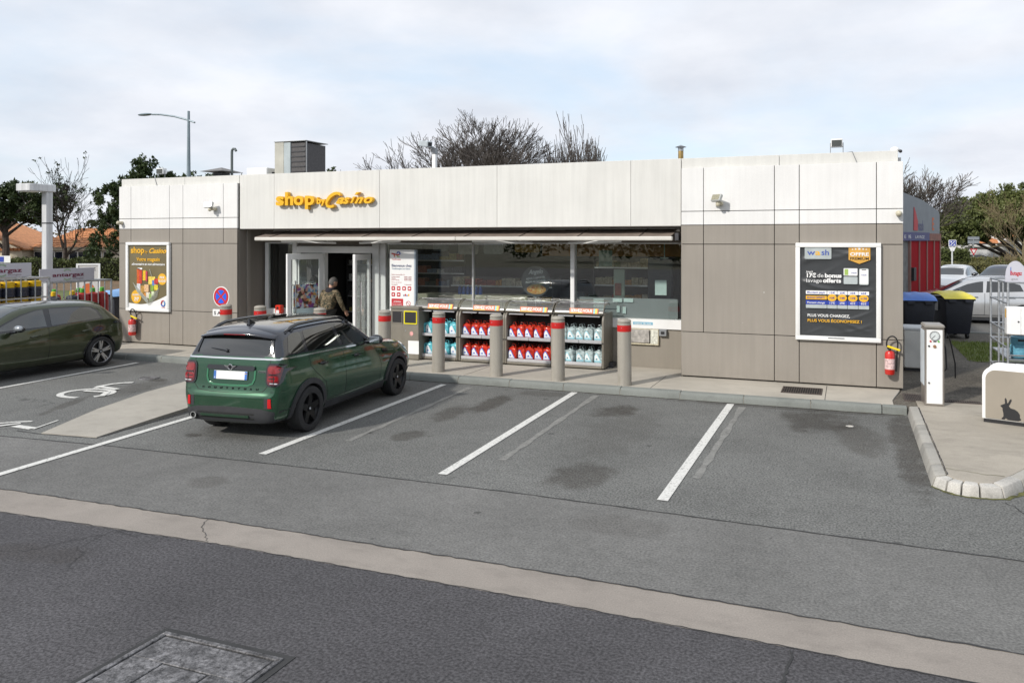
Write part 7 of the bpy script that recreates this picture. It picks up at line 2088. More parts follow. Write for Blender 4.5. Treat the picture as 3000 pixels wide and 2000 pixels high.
for k, (y, m, c, lb) in enumerate(((13.72, m_cylnavy, m_capy, 'tall navy gas cylinder with yellow cap, left one of the right cage'), (14.22, m_cylnavy, m_capy, 'tall navy gas cylinder with yellow cap beside the red cylinders'),
                                (14.50, m_cylred, m_capg, 'tall red gas cylinder next to the navy cylinders'), (14.79, m_cylred, m_capg, 'middle one of the three tall red gas cylinders'), (15.06, m_cylred, m_capg, 'rightmost tall red gas cylinder by the cage corner'))):
    tall_cyl(-18.68, y if k < 4 else 15.0 + 0.06, 0.17, lb, 'tall gas cylinders', m, c, 1.10 if m is m_cylnavy else 1.14)
for y, c, lb in ((13.95, m_capg, 'tall red gas cylinder in the back row, left one'), (14.62, m_capg, 'tall red gas cylinder in the back row, right one')):
    tall_cyl(-18.97, y, 0.17, lb, 'tall gas cylinders', m_cylred, c, 1.14)
m_signpanel = mat('sign_lilac', (0.50, 0.50, 0.56), 0.5, var=0.04)
m_maroon = mat('print_maroon', (0.16, 0.012, 0.05), 0.5)
m_burst = mat('print_greenburst', (0.25, 0.42, 0.16), 0.5)
def gas_sign(label, X, y0, y1, z0, z1, tx):
    t = wthing('gas_sign', label, 'sign', (X, (y0 + y1) / 2, z0))
    MB().box(X - 0.02, X, y0, y1, z0, z1).build('panel', m_signpanel, t, bevel=0.003)
    h = z1 - z0; yc = tx
    text('antargaz', (X + 0.004, yc, z0 + h * 0.36), h * 0.42, m_maroon, t, rot=(PI / 2, 0, PI / 2), width=(y1 - y0) * 0.58, bold=0.02, align='CENTER')
    text('énergies', (X + 0.004, yc + 0.26, z0 + h * 0.13), h * 0.17, mat('print_greyred', (0.36, 0.30, 0.34), 0.5), t, rot=(PI / 2, 0, PI / 2), width=0.30, align='CENTER')
    for k in range(9):
        for sg in (-1, 1):
            a = rad(90 * sg - 40 + 10 * k); r0 = h * 0.36
            cy = yc - 0.03; cz = z0 + h * 0.50
            MB().tube([(X + 0.004, cy + r0 * math.cos(a), cz + r0 * math.sin(a)), (X + 0.004, cy + (r0 + 0.035) * math.cos(a), cz + (r0 + 0.035) * math.sin(a))], 0.005, 4).build('ray', m_burst, t)
    for y in (y0 + 0.2, y1 - 0.2): MB().tube([(X - 0.04, y, z0 - 0.02), (X - 0.04, y, z1 - 0.05)], 0.018, 6).build('bracket', m_steel, t)
gas_sign('pale gas brand sign on the left cage, cut by the photo edge', -18.02, 11.25, 12.70, 1.82, 2.14, 12.05)
gas_sign('pale gas brand sign on the right cage of tall cylinders', -18.42, 13.18, 14.63, 1.65, 1.965, 13.92)

def wheelie(name, label, loc, rz, w, d, h, lid_m, lidname='lid', sticker=False):
    t = thing(name, label, 'bin', loc, rz)
    m_bin = mat('bin_body', (0.016, 0.018, 0.028), 0.5, var=0.15, vs=6)
    a, b_, hb = w / 2, d / 2, h * 0.86
    MB().add([(-a * .82, -b_ * .82, 0.12), (a * .82, -b_ * .82, 0.12), (a * .82, b_ * .82, 0.12), (-a * .82, b_ * .82, 0.12), (-a, -b_, hb), (a, -b_, hb), (a, b_, hb), (-a, b_, hb)], [(0, 3, 2, 1), (4, 5, 6, 7), (0, 1, 5, 4), (1, 2, 6, 5), (2, 3, 7, 6), (3, 0, 4, 7)]).build('body', m_bin, t, bevel=0.04, seg=2)
    MB().box(-a * 1.06, a * 1.06, -b_ * 1.04, b_ * 1.04, hb - 0.05, hb - 0.003).build('rim', m_bin, t, bevel=0.015)
    for s in (-1, 1):
        MB().box(s * a * 0.55 - 0.09, s * a * 0.55 + 0.09, -b_ * 1.04 - 0.03, -b_ * 1.04 - 0.001, hb - 0.10, hb - 0.02).build('grip', m_bin, t, bevel=0.01)
        for yy in (-b_ * 0.65, b_ * 0.65): MB().cyl((s * a * 0.7 - 0.03, yy, 0.08), (s * a * 0.7 + 0.03, yy, 0.08), 0.08, n=14).build('wheel', m_black, t)
    # domed lid with mouldings
    nx, ny = 14, 16; V = []
    for j in range(ny + 1):
        for i in range(nx + 1):
            u = -1 + 2 * i / nx; v = -1 + 2 * j / ny
            z = hb + (h - hb) * (1 - abs(v) ** 2.4) * (1 - 0.35 * abs(u) ** 3) * 1.0 + 0.012 * math.cos(u * 9) * (1 - abs(v))
            V.append((u * a * 1.08, v * b_ * 1.06, z))
    MB().add(V, [[j * (nx + 1) + i, j * (nx + 1) + i + 1, (j + 1) * (nx + 1) + i + 1, (j + 1) * (nx + 1) + i] for j in range(ny) for i in range(nx)]).build(lidname, lid_m, t)
    if sticker: box('sticker', mat('bin_sticker', (0.45, 0.45, 0.46), 0.5), -a - 0.012, -a - 0.004, -0.12, 0.10, hb - 0.35, hb - 0.12, t, 0)
    return t
m_lidblue = mat('lid_blue', (0.04, 0.16, 0.55), 0.4, var=0.15, vs=5)
m_lidlblue = mat('lid_lightblue', (0.20, 0.40, 0.72), 0.4, var=0.1, vs=5)
m_lidyel = mat('lid_yellow', (0.68, 0.58, 0.03), 0.4, var=0.12, vs=5)
wheelie('wheelie_bin', 'dark wheelie bin with pale blue lid behind the left corner of the shop', (-20.3, 16.95, -0.02), rad(95), 1.2, 0.8, 1.24, m_lidlblue)
wheelie('wheelie_bin', 'dark wheelie bin with bright blue lid right of the shop corner', (1.60, 21.6, 0.10), rad(6), 0.74, 1.2, 1.25, m_lidblue, sticker=False)
yb = wheelie('wheelie_bin', 'dark wheelie bin with yellow lid in front of the silver car', (2.58, 23.0, 0.10), rad(12), 0.72, 1.35, 1.22, m_lidyel, sticker=True)
for s_ in (-1, 1): MB().tube([(s_ * 0.07, -0.46, 1.12), (s_ * 0.11, -0.38, 1.15), (s_ * 0.07, -0.30, 1.175)], 0.012, 5).build('lid_mark', m_black, yb)

# ---- square lamp post on the left, tall street lamp behind the shop
lp = wthing('square_lamp_post', 'white square lamp post with a flat box head behind the gas cages', 'lamp post', (-19.63, 14.25, 0))
m_lampw = panel_mat('lamp_white', (0.66, 0.67, 0.68), 0.35, -5)
box('post', m_lampw, -19.72, -19.54, 14.16, 14.34, 0, 4.0, lp, 0.012)
box('band', m_dkgrey, -19.725, -19.535, 14.155, 14.345, 3.1, 3.13, lp, 0)
hd = box('lamp_head', m_lampw, -20.02, -19.50, 13.70, 14.40, 3.93, 4.12, lp, 0.015)
box('lamp_lens', mat('lens_w', (0.6, 0.6, 0.58), 0.3), -19.97, -19.55, 13.75, 14.1, 3.915, 3.928, hd, 0)
for k in range(8): MB().sphere((-19.98 + 0.065 * k + RN.uniform(-.02, .02), 13.72 + RN.uniform(0, .1), 4.125), 0.018, 6, 4).build('moss_tuft', m_moss, hd)
sl = wthing('street_lamp', 'tall grey street lamp with one curved arm rising behind the shop roof', 'street lamp', (-31.23, 30, 0))
m_lampg = mat('lamp_grey', (0.20, 0.25, 0.28), 0.45, metal=0.3)
MB().tube([(-31.23, 30, -0.02), (-31.23, 30, 5.0), (-31.23, 30, 9.2)], [0.13, 0.10, 0.06], 10).build('pole', m_lampg, sl)
MB().tube([(-30.83, 30, 8.60), (-31.23, 30, 8.74), (-32.2, 30, 8.99), (-33.1, 30, 9.13), (-33.7, 30, 9.17)], 0.045, 8).build('arm', m_lampg, sl)
MB().sphere((-34.15, 30, 9.19), 0.5, 14, 8, (1.0, 0.3, 0.14)).build('lamp_head', m_lampg, sl)

# ---- price board and small blue sign on the left
pb = thing('price_board', 'white framed notice board with an orange disc behind the right gas cage', 'board', (-22.1, 17.35, 0.12), rad(35))
b = MB(); frame_rects_xz(b, -0.33, 0.33, 0.5, 1.83, 0.05, -0.02, 0.02); b.build('frame', m_alu, pb, bevel=0.004)
box('sheet', mat('board_sheet', (0.55, 0.53, 0.50), 0.5), -0.28, 0.28, 0.0, 0.012, 0.55, 1.78, pb, 0)
flat('disc', circ(0.0, 1.05, 0.17, n=20), -0.006, m_orange, pb); text('GAZ', (-0.2, -0.004, 1.62), 0.12, m_black, pb, width=0.4, bold=0.02)
for s in (-1, 1): MB().tube([(s * 0.3, 0, -0.1), (s * 0.3, 0, 0.5)], 0.02, 6).build('leg', m_alu, pb)
bs_ = thing('road_sign', 'small blue and white sign at the far left edge above the hedge', 'road sign', tuple(at(-27.3, 38)), AX)
box('plate', m_print_w, -0.6, 0.1, -0.02, 0.0, 1.58, 1.92, bs_, 0.004); box('blue_plate', m_pblue, -0.55, -0.22, -0.03, -0.021, 1.62, 1.88, bs_, 0); MB().tube([(-0.2, 0.02, 0), (-0.2, 0.02, 1.6)], 0.03, 8).build('post', m_steel, bs_)

# ---- right side: air pump
pu = thing('air_pump', 'white and steel tyre air pump column with round gauge', 'air pump', (1.235, 13.30, 0.12), rad(3))
box('column', mat('pump_steel', (0.33, 0.30, 0.27), 0.35, metal=0.6, var=0.1), -0.137, 0.137, -0.19, 0.20, 0, 1.18, pu, 0.006)
box('head', mat('pump_head', (0.30, 0.28, 0.25), 0.4, metal=0.3), -0.145, 0.145, -0.215, 0.215, 1.182, 1.245, pu, 0.02)
fp = box('front_panel', m_print_w, -0.112, 0.112, -0.198, -0.1905, 0.03, 1.165, pu, 0.003)
box('side_panel', mat('pump_side', (0.6, 0.66, 0.70), 0.4), -0.148, -0.138, -0.16, 0.19, 0.30, 1.15, pu, 0.003)
MB().lathe([(0.0001, 0), (0.066, 0), (0.072, -0.004), (0.072, -0.016), (0.064, -0.016), (0.064, -0.008), (0.0001, -0.008)], (0.0, -0.199, 1.075), 28, 'y').build('gauge', m_grey, fp)
MB().prism(circ(0, 1.075, 0.063, n=28), -0.2085, -0.2075).build('gauge_face', mat('dial', (0.62, 0.66, 0.66), 0.3), fp)
MB().tube([(0.008, -0.212, 1.083), (-0.042, -0.212, 1.03)], 0.0035, 5).build('needle', m_black, fp)
for k in range(11):
    a = rad(-45 + 27 * k); MB().tube([(0.05 * math.cos(a), -0.2095, 1.075 + 0.05 * math.sin(a)), (0.058 * math.cos(a), -0.2095, 1.075 + 0.058 * math.sin(a))], 0.002, 4).build('dial_mark', m_black, fp)
for x, z, m in ((-0.058, 0.99, m_print_r), (0.055, 0.99, m_capg), (-0.08, 0.915, m_black), (-0.08, 0.35, m_dkgrey)): MB().cyl((x, -0.197, z), (x, -0.21, z), 0.014, n=10).build('button', m, fp)
box('slot', m_black, -0.02, 0.025, -0.204, -0.198, 0.98, 0.992, fp, 0)
MB().cyl((0, -0.197, 0.912), (0, -0.212, 0.912), 0.024, n=14).build('coin_unit', mat('copper', (0.4, 0.22, 0.12), 0.4, metal=0.5), fp)
MB().tube([(0.15, 0.05, 1.05), (0.19, 0.03, 0.85), (0.20, 0.0, 0.55), (0.17, 0.02, 0.50), (0.155, 0.06, 0.6), (0.165, 0.08, 0.95), (0.22, 0.12, 1.08)], 0.013, 8).build('hose', m_black, pu)
MB().tube([(0.22, 0.12, 1.08), (0.30, 0.3, 0.95), (0.42, 0.6, 0.55), (0.44, 0.7, 0.3)], 0.011, 8).build('hose_tail', m_black, pu)

# ---- vacuum unit with rabbit silhouette
vu = thing('vacuum_unit', 'taupe self-service unit with rounded white frame and black rabbit silhouette', 'vacuum unit', (1.76, 12.20, 0.118), rad(-17))
def rr_open(x0, x1, z0, z1, r, n=8):
    P = [(x1, z0), (x1, z1)]
    P += [(x0 + r + r * math.cos(rad(90 + 90 * k / n)), z1 - r + r * math.sin(rad(90 + 90 * k / n))) for k in range(n + 1)]
    P += [(x0, z0)]
    return P
m_vtaupe = mat('unit_taupe', (0.30, 0.265, 0.215), 0.55, var=0.06)
for y0, y1, nm in ((0.0, 0.07, 'front_shell'), (0.40, 0.47, 'rear_shell')):
    o = MB().prism(rr_open(0.0, 1.5, 0.05, 0.785, 0.16), y0, y1, 'xz').build(nm, m_print_w, vu, bevel=0.012, seg=2)
    if nm == 'front_shell': MB().prism(rr_open(0.045, 1.5, 0.065, 0.74, 0.13), y0 - 0.012, y0 - 0.001, 'xz').build('front_panel', m_vtaupe, o, bevel=0.004)
MB().prism(rr_open(0.03, 1.48, 0.05, 0.74, 0.14), 0.071, 0.399, 'xz').build('core', m_vtaupe, vu)
box('side_cover', m_print_w, -0.004, 0.03, 0.072, 0.398, 0.06, 0.42, vu, 0.004)
box('top_bar', m_print_w, 0.36, 0.50, 0.05, 0.42, 0.76, 0.795, vu, 0.006)
box('plinth', m_black, 0.02, 1.5, 0.01, 0.46, 0.0, 0.048, vu, 0)
ra = [(0.0, 0.0), (0.035, 0.0), (0.05, 0.02), (0.075, 0.0), (0.19, 0.0), (0.225, 0.012), (0.228, 0.03), (0.215, 0.04), (0.215, 0.085), (0.19, 0.125), (0.15, 0.15), (0.105, 0.16), (0.085, 0.185), (0.10, 0.215), (0.12, 0.265), (0.112, 0.285), (0.095, 0.27), (0.075, 0.225), (0.066, 0.225), (0.06, 0.27), (0.046, 0.295), (0.036, 0.28), (0.04, 0.215), (0.02, 0.205), (-0.012, 0.185), (-0.012, 0.17), (0.01, 0.155), (0.012, 0.12), (0.02, 0.085), (0.022, 0.04), (0.0, 0.012)]
MB().prism([(0.245 + x * 1.02, 0.072 + z * 1.02) for x, z in ra], -0.015, -0.0125, 'xz').build('rabbit_mark', m_black, vu, smooth=False)

# ---- right gas cage, cabinet, sign
rc = thing('cylinder_cage', 'galvanised cage with blue gas cylinders at the right edge', 'cage', (2.56, 15.0, 0.1))
for x in (0.0, 0.42, 1.5):
    for y in (0.0, 0.85, 1.7):
        if x == 0.42 and y: continue
        MB().tube([(x, y, 0), (x, y, 1.84)], 0.02, 6).build('post', m_steel, rc)
MB().tube([(0, 0.45, 0), (0, 0.45, 1.84)], 0.016, 6).build('post', m_steel, rc)
for z in (0.25, 0.72, 1.0, 1.48, 1.84):
    MB().tube([(0, 0, z), (0, 1.7, z)], 0.016, 6).build('rail', m_steel, rc); MB().tube([(0, 1.7, z), (1.5, 1.7, z)], 0.016, 6).build('rail', m_steel, rc)
for z in (0.52, 0.60, 1.84): MB().tube([(0, 0, z), (1.5, 0, z)], 0.016, 6).build('rail', m_steel, rc)
box('shelf_plate', m_steel, 0.02, 1.48, 0.05, 1.65, 0.50, 0.53, rc, 0)
for k, (x, y, z, lb) in enumerate(((0.22, 0.25, 0.63, 'blue gas cylinder on the shelf of the right cage, under the white cabinet'), (0.55, 0.25, 0.63, 'blue gas cylinder on the shelf beside the first one, right cage'), (0.25, 0.3, 0.11, 'blue gas cylinder standing on the floor of the right cage, left one'), (0.6, 0.3, 0.11, 'blue gas cylinder standing on the floor of the right cage, right one'))):
    small_cyl(2.56 + x, 15.0 + y, z, lb, 'blue gas cylinders', m_cylblue, m_cylblue)
wc = thing('white_cabinet', 'white metal cabinet with two doors fixed to the front of the right gas cage', 'cabinet', (2.50, 14.75, 0.1))
box('case', m_print_w, 0, 0.95, 0, 0.22, 0.98, 1.44, wc, 0.012)
for x0, x1 in ((0.06, 0.205), (0.212, 0.94)):
    d = box('door', m_print_w, x0, x1, -0.012, -0.001, 0.985, 1.435, wc, 0.004)
MB().cyl((0.17, -0.014, 1.2), (0.17, -0.02, 1.2), 0.014, n=10).build('lock', m_black, wc)
box('sticker', m_print_y, -0.004, -0.001, 0.06, 0.14, 1.26, 1.40, wc, 0)
gsn = thing('gas_sign', 'rounded pale gas brand sign standing on top of the right cage', 'sign', (2.52, 15.02, 1.95), rad(-4))
P = [(0.0, 0.0), (0.30, -0.02), (0.305, 0.10)] + [(0.155 + 0.15 * math.cos(rad(a)), 0.12 + 0.24 * math.sin(rad(a))) for a in range(10, 180, 12)] + [(0.0, 0.10)]
MB().prism(P, 0, 0.02, 'xz').build('plate', m_signpanel, gsn, bevel=0.003)
text('Butagaz', (0.075, -0.003, 0.12), 0.10, m_print_r, gsn, width=0.17, bold=0.02)
flat('blue_mark', [(0.075, 0.12), (0.09, 0.12), (0.09, 0.26), (0.08, 0.25)], -0.003, m_print_b, gsn)
text('gaz', (0.09, -0.003, 0.04), 0.05, mat('print_lgrey', (0.35, 0.36, 0.38), 0.5), gsn, width=0.10)
# outdoor condenser box
cb_ = wthing('condenser_box', 'pale grey condenser box standing by the side wall of the shop', 'condenser', (1.2, 16.7, 0.1))
box('case', mat('cond_grey', (0.66, 0.66, 0.63), 0.5), 1.02, 1.385, 16.55, 17.2, 0.16, 0.90, cb_, 0.02)
box('lid', mat('cond_lid', (0.6, 0.62, 0.64), 0.5), 1.015, 1.39, 16.545, 17.205, 0.902, 0.955, cb_, 0.012)
for y in (16.65, 17.1): box('foot', m_dkgrey, 1.05, 1.36, y - 0.03, y + 0.03, 0.10, 0.159, cb_, 0)

# ---- car wash building
wb_ = thing('car_wash_building', 'grey and red car wash building behind the right corner of the shop', 'car wash', (1.9, 31.0, 0), math.atan2(4.6, 1.67))
m_red = mat('wash_red', (0.33, 0.004, 0.010), 0.75, spec=0.15, var=0.08, vs=2)
m_wgrey = mat('wash_grey', (0.20, 0.22, 0.24), 0.5, var=0.08)
Lw = 4.9
b = MB(); b.prism([(-6, 2.92), (Lw, 2.72), (Lw, 3.75), (Lw - 0.15, 3.88), (2.5, 4.25), (-6, 4.9)], 0.0, 6, 'xz'); b.build('upper_wall', m_wgrey, wb_, bevel=0)
box('concrete_pier', mat('wash_concrete', (0.20, 0.20, 0.19), 0.9, var=0.25, vs=4), -6, 0.75, 0.05, 6, 0, 2.75, wb_, 0)
box('blue_band', mat('wash_band', (0.05, 0.05, 0.17), 0.5), -6, 3.2, -0.06, -0.002, 2.66, 2.98, wb_, 0)
box('rust_band', mat('wash_rust', (0.25, 0.10, 0.07), 0.6, var=0.3, vs=6), 3.21, Lw, -0.06, -0.002, 2.66, 2.95, wb_, 0)
e = [0.80, 1.95, 3.0, 4.0, Lw]
for a, c in zip(e[:-1], e[1:]): box('red_panel', m_red, a + 0.02, c - 0.02, 0.0, 0.06, 0.02, 2.66, wb_, 0.01)
for x in e: box('panel_post', mat('wash_post', (0.34, 0.20, 0.17), 0.6), x - 0.03, x + 0.03, -0.04, 0.08, 0.02, 2.655, wb_, 0)
box('back_mass', m_red, 0.85, Lw - 0.02, 0.07, 5.9, 0.02, 2.65, wb_, 0)
box('control_box', m_black, 0.85, 1.15, -0.14, -0.01, 1.15, 1.65, wb_, 0.01)
MB().prism([(1.25, 3.05), (1.75, 3.05), (1.78, 3.4), (1.5, 3.75), (1.28, 3.95)], -0.02, -0.003, 'xz').build('red_drop', m_print_r, wb_)
text('wash', (1.85, -0.004, 3.05), 0.6, mat('wash_letter', (0.10, 0.10, 0.22), 0.5), wb_, width=0.7)
text('E', (3.75, -0.004, 3.1), 0.7, m_orange, wb_, width=0.28, bold=0.03)
text('LAVAGE', (1.25, -0.064, 2.75), 0.16, m_print_w, wb_, width=1.2); text('E  IE', (-0.1, -0.064, 2.75), 0.18, m_print_w, wb_, width=0.8)
for k in range(3): box('roof_strip', m_alu, 0.6 + k * 0.7, 1.1 + k * 0.7, 0.5, 0.6, 4.5 - 0.1 * k, 4.53 - 0.1 * k, wb_, 0)

# ---- road signs on the right
def sgn(name, label, l, d, rzx=0): return thing(name, label, 'road sign', tuple(at(l, d)), AX + rzx)
s1 = sgn('road_sign', 'square blue sign on a white post behind the white hatchback', 24.2, 48)
MB().tube([(0, 0.03, 0), (0, 0.03, 2.7)], 0.045, 8).build('post', mat('post_white', (0.6, 0.62, 0.62), 0.5), s1)
MB().prism(rrect(-0.24, 0.24, 2.30, 2.72, 0.05), -0.02, 0.0).build('plate', m_print_w, s1); MB().prism(rrect(-0.2, 0.2, 2.34, 2.68, 0.03), -0.03, -0.021).build('blue_field', m_pblue, s1)
MB().prism([(-0.16, 2.38), (-0.10, 2.38), (0.16, 2.64), (0.10, 2.64)], -0.035, -0.031).build('white_bar', m_print_w, s1); MB().prism(circ(-0.09, 2.59, 0.05, n=10), -0.035, -0.031).build('white_mark', m_print_w, s1); MB().prism([(0.05, 2.38), (0.16, 2.38), (0.10, 2.5)], -0.035, -0.031).build('white_mark', m_print_w, s1)
MB().prism([(-0.2, 2.26), (0.2, 2.26), (0.1, 2.02), (-0.1, 2.02)], -0.01, 0.0).build('lower_plate', m_print_w, s1)
s2 = sgn('yield_sign', 'red and white triangular yield sign on a thin post right of the blue sign', 31.9, 60)
MB().tube([(0, 0.03, 0), (0, 0.03, 2.9)], 0.04, 8).build('post', m_steel, s2)
MB().prism([(-0.29, 2.05), (0.29, 2.05), (0, 1.52)], -0.02, 0.0).build('red_plate', m_print_r, s2); MB().prism([(-0.16, 1.97), (0.16, 1.97), (0, 1.69)], -0.03, -0.021).build('white_field', m_print_w, s2)
for z in (2.45, 2.75): box('back_plate', m_steel, -0.45, 0.45, 0.0, 0.02, z, z + 0.24, s2, 0)

# ---- stuff fields behind the shop on both sides
sheet('grass_verge', [tuple(at(-70, 33).xy), tuple(at(-12, 33).xy), tuple(at(-12, 41).xy), tuple(at(-70, 41).xy)], 0.012, m_grass)
sheet('leaf_bank', [tuple(at(-70, 41).xy), tuple(at(-12, 41).xy), tuple(at(-12, 60).xy), tuple(at(-70, 60).xy)], 0.02, m_leaflitter)
sheet('verge', [tuple(at(15, 47).xy), tuple(at(70, 47).xy), tuple(at(70, 66).xy), tuple(at(15, 66).xy)], 0.03, m_grass)

# ---- houses
m_cream = mat('wall_cream', (0.58, 0.53, 0.42), 0.85, var=0.06)
m_tile = roof_tile_mat('roof_tile')
m_winblk = mat('window_dark', (0.012, 0.016, 0.03), 0.08, spec=0.6)
def tiled_roof(parent, x0, x1, y0, y1, z0, z1, hip=0.0, pitch=0.42):
    # rows of barrel tiles as a corrugated stepped sheet
    rows = 9; n = int((x1 - x0) / pitch)
    V = []; F = []
    for j in range(rows):
        for e in (0, 1):
            t = (j + e) / rows
            xa = x0 + hip * t; xb = x1 - hip * t
            for i in range(n * 4 + 1):
                u = i / (n * 4)
                V.append((xa + (xb - xa) * u, y0 + (y1 - y0) * t, z0 + (z1 - z0) * t + 0.05 * abs(math.sin(u * n * PI)) + (0.05 if e == 0 else 0.0)))
    w = n * 4 + 1
    for j in range(rows * 2 - 1):
        for i in range(n * 4): F.append([j * w + i, j * w + i + 1, (j + 1) * w + i + 1, (j + 1) * w + i])
    return MB().add(V, F).build('roof_tiles', m_tile, parent, recalc=False, kind='stuff')
hs = thing('bungalow', 'cream bungalow with orange tiled roof and dark windows behind the left hedge', 'house', tuple(at(-39.8, 58, -0.1)), AX)
box('wall', m_cream, 0, 6.3, 0.0, 7, 0, 2.25, hs, 0)
box('fascia_board', m_cream, -0.1, 6.4, -0.35, -0.25, 2.05, 2.28, hs, 0)
for x0, x1 in ((0.12, 0.75), (1.0, 1.55), (1.65, 2.2), (2.75, 3.3), (3.4, 4.3), (4.4, 4.65), (4.75, 5.1), (5.3, 5.85)):
    w_ = box('window', m_alu, x0 - 0.05, x1 + 0.05, -0.05, -0.002, 0.75, 1.98, hs, 0); box('pane', m_winblk, x0, x1, -0.06, -0.051, 0.8, 1.93, w_, 0)
rf = tiled_roof(hs, -0.2, 6.6, -0.4, 4.0, 2.22, 3.75, 1.2)
MB().add([(-0.2, -0.4, 2.2), (6.6, -0.4, 2.2), (6.6, 8, 2.2), (-0.2, 8, 2.2), (1.0, 4, 3.7), (5.4, 4, 3.7)], [(0, 1, 5, 4), (1, 2, 5), (2, 3, 4, 5), (3, 0, 4)]).build('roof_deck', mat('roof_under', (0.25, 0.12, 0.07), 0.9), hs, smooth=False)
hs2 = thing('gable_house', 'cream gabled house wing with an arched opening at the left edge', 'house', tuple(at(-44.3, 57, -0.1)), AX)
MB().prism([(-6, 0), (4.35, 0), (4.35, 2.2), (-0.5, 4.1), (-6, 2.2)], 0, 6, 'xz').build('wall', m_cream, hs2, smooth=False)
tr_ = MB().add([(4.75, -0.3, 2.1), (4.75, 6, 2.1), (-0.5, 6, 4.25), (-0.5, -0.3, 4.25), (4.75, -0.3, 2.2), (4.75, 6, 2.2), (-0.5, 6, 4.35), (-0.5, -0.3, 4.35)], [(0, 3, 2, 1), (4, 5, 6, 7), (0, 1, 5, 4), (1, 2, 6, 5), (2, 3, 7, 6), (3, 0, 4, 7)]).build('roof', m_tile, hs2, smooth=False)
MB().prism([(1.0, 0.02), (3.9, 0.02), (3.9, 1.2)] + [(2.45 + 1.45 * math.cos(rad(a)), 1.2 + 0.75 * math.sin(rad(a))) for a in range(15, 180, 15)] + [(1.0, 1.2)], -0.03, -0.002, 'xz').build('arch_recess', mat('wall_cream2', (0.66, 0.58, 0.42), 0.85), hs2, smooth=False)
for k in range(14): MB().tube([(0.9 + 0.26 * k, -0.25, 2.12), (0.9 + 0.26 * k, 0.1, 2.17)], 0.1, 6).build('eave_tile', m_tile, hs2)
gh = thing('garage_house', 'white garage with orange tiled roof far behind on the right', 'house', tuple(at(41.6, 80, 0.0)), AX)
m_wwall = mat('wall_white', (0.66, 0.65, 0.62), 0.85)
MB().prism([(0, 0), (14, 0), (14, 4.4), (9, 4.6), (3.2, 2.35), (0, 2.3)], 0, 8, 'xz').build('wall', m_wwall, gh, smooth=False)
box('garage_door', mat('garage_door', (0.72, 0.73, 0.74), 0.5), 0.5, 2.9, -0.06, -0.002, 0.05, 1.75, gh, 0)
box('eave', m_alu, -0.1, 3.2, -0.3, -0.01, 2.05, 2.3, gh, 0)
tiled_roof(gh, -0.5, 4.6, -0.4, 4, 2.35, 3.15, 0.3, 0.5)
tiled_roof(gh, 4.2, 12, -0.5, 4, 3.0, 4.0, 0.3, 0.5)

# ================================================================== PLANTS
m_bark = mat('bark', (0.075, 0.06, 0.05), 0.95, var=0.3, vs=6, bmp=0.8, bs=18)
m_barky = mat('bark_pale', (0.20, 0.165, 0.095), 0.95, var=0.25, vs=5, bmp=0.5, bs=18)
m_twig = mat('twig', (0.05, 0.042, 0.037), 0.95, var=0.25, vs=3)
m_twigy = mat('twig_pale', (0.19, 0.15, 0.085), 0.95, var=0.25, vs=2)
m_pine = leaf_mat('pine_needles', (0.018, 0.035, 0.012), (0.06, 0.085, 0.025), 0.9)
m_pine2 = leaf_mat('pine_needles_light', (0.05, 0.07, 0.018), (0.14, 0.155, 0.05), 0.7)
m_hedge = leaf_mat('hedge_leaf', (0.03, 0.045, 0.012), (0.12, 0.14, 0.045), 1.6)
m_shrub = leaf_mat('shrub_leaf', (0.05, 0.055, 0.018), (0.15, 0.14, 0.05), 1.2)

class Tree:
    def __init__(s, seed): s.r = random.Random(seed); s.trunk = MB(); s.crown = MB(); s.tips = []
    def grow(s, p, d, ln, rad_, lev, maxlev, up, spread, kids, curl=0.18, shrink=0.72, minr=0.006):
        r = s.r; n = 5 if lev == 0 else (4 if lev < 3 else 3)
        pts = [p]; rs = [rad_]; dd = d.copy(); q = p.copy()
        for i in range(n):
            dd = (dd + Vector((r.uniform(-1, 1), r.uniform(-1, 1), r.uniform(-0.6, 1) * 0.6)) * curl + Vector((0, 0, up))).normalized()
            q = q + dd * ln / n
            pts.append(q.copy()); rs.append(max(minr, rad_ * (1 - 0.45 * (i + 1) / n)))
        (s.trunk if lev <= 1 else s.crown).tube(pts, rs, 8 if lev == 0 else (5 if lev < 3 else 3), False)
        if lev >= maxlev:
            s.tips.append((pts[-1], dd)); return
        k = kids[min(lev, len(kids) - 1)]
        for j in range(k):
            t = r.uniform(0.35, 1.0) if j else 1.0
            i = min(n, max(1, int(round(t * n))))
            base = pts[i]; bd = (pts[i] - pts[i - 1]).normalized()
            ax = bd.orthogonal().normalized(); ax = Matrix.Rotation(r.uniform(0, 2 * PI), 3, bd) @ ax
            sp = spread[min(lev, len(spread) - 1)] * r.uniform(0.55, 1.25) * (0.45 if j == 0 else 1)
            nd_ = (Matrix.Rotation(sp, 3, ax) @ bd).normalized()
            s.grow(base, nd_, ln * shrink * r.uniform(0.75, 1.2), max(minr, rs[i] * (0.82 if j == 0 else 0.62)), lev + 1, maxlev, up, spread, kids, curl, shrink, minr)

def leaf_cloud(b, c, n, rx, ry, rz, size, r, up=0.0, shell=0.5):
    for _ in range(n):
        while True:
            v = Vector((r.uniform(-1, 1), r.uniform(-1, 1), r.uniform(-1, 1)))
            if v.length <= 1 and v.length >= shell * r.random(): break
        p = Vector(c) + Vector((v.x * rx, v.y * ry, v.z * rz))
        d = Vector((r.gauss(0, 1), r.gauss(0, 1), r.gauss(0, 1) + up)).normalized()
        e = d.orthogonal().normalized(); e = Matrix.Rotation(r.uniform(0, PI), 3, d) @ e
        s_ = size * r.uniform(0.6, 1.3)
        b.add([p - e * s_ * 0.35, p + e * s_ * 0.35, p + d * s_], [(0, 1, 2)])

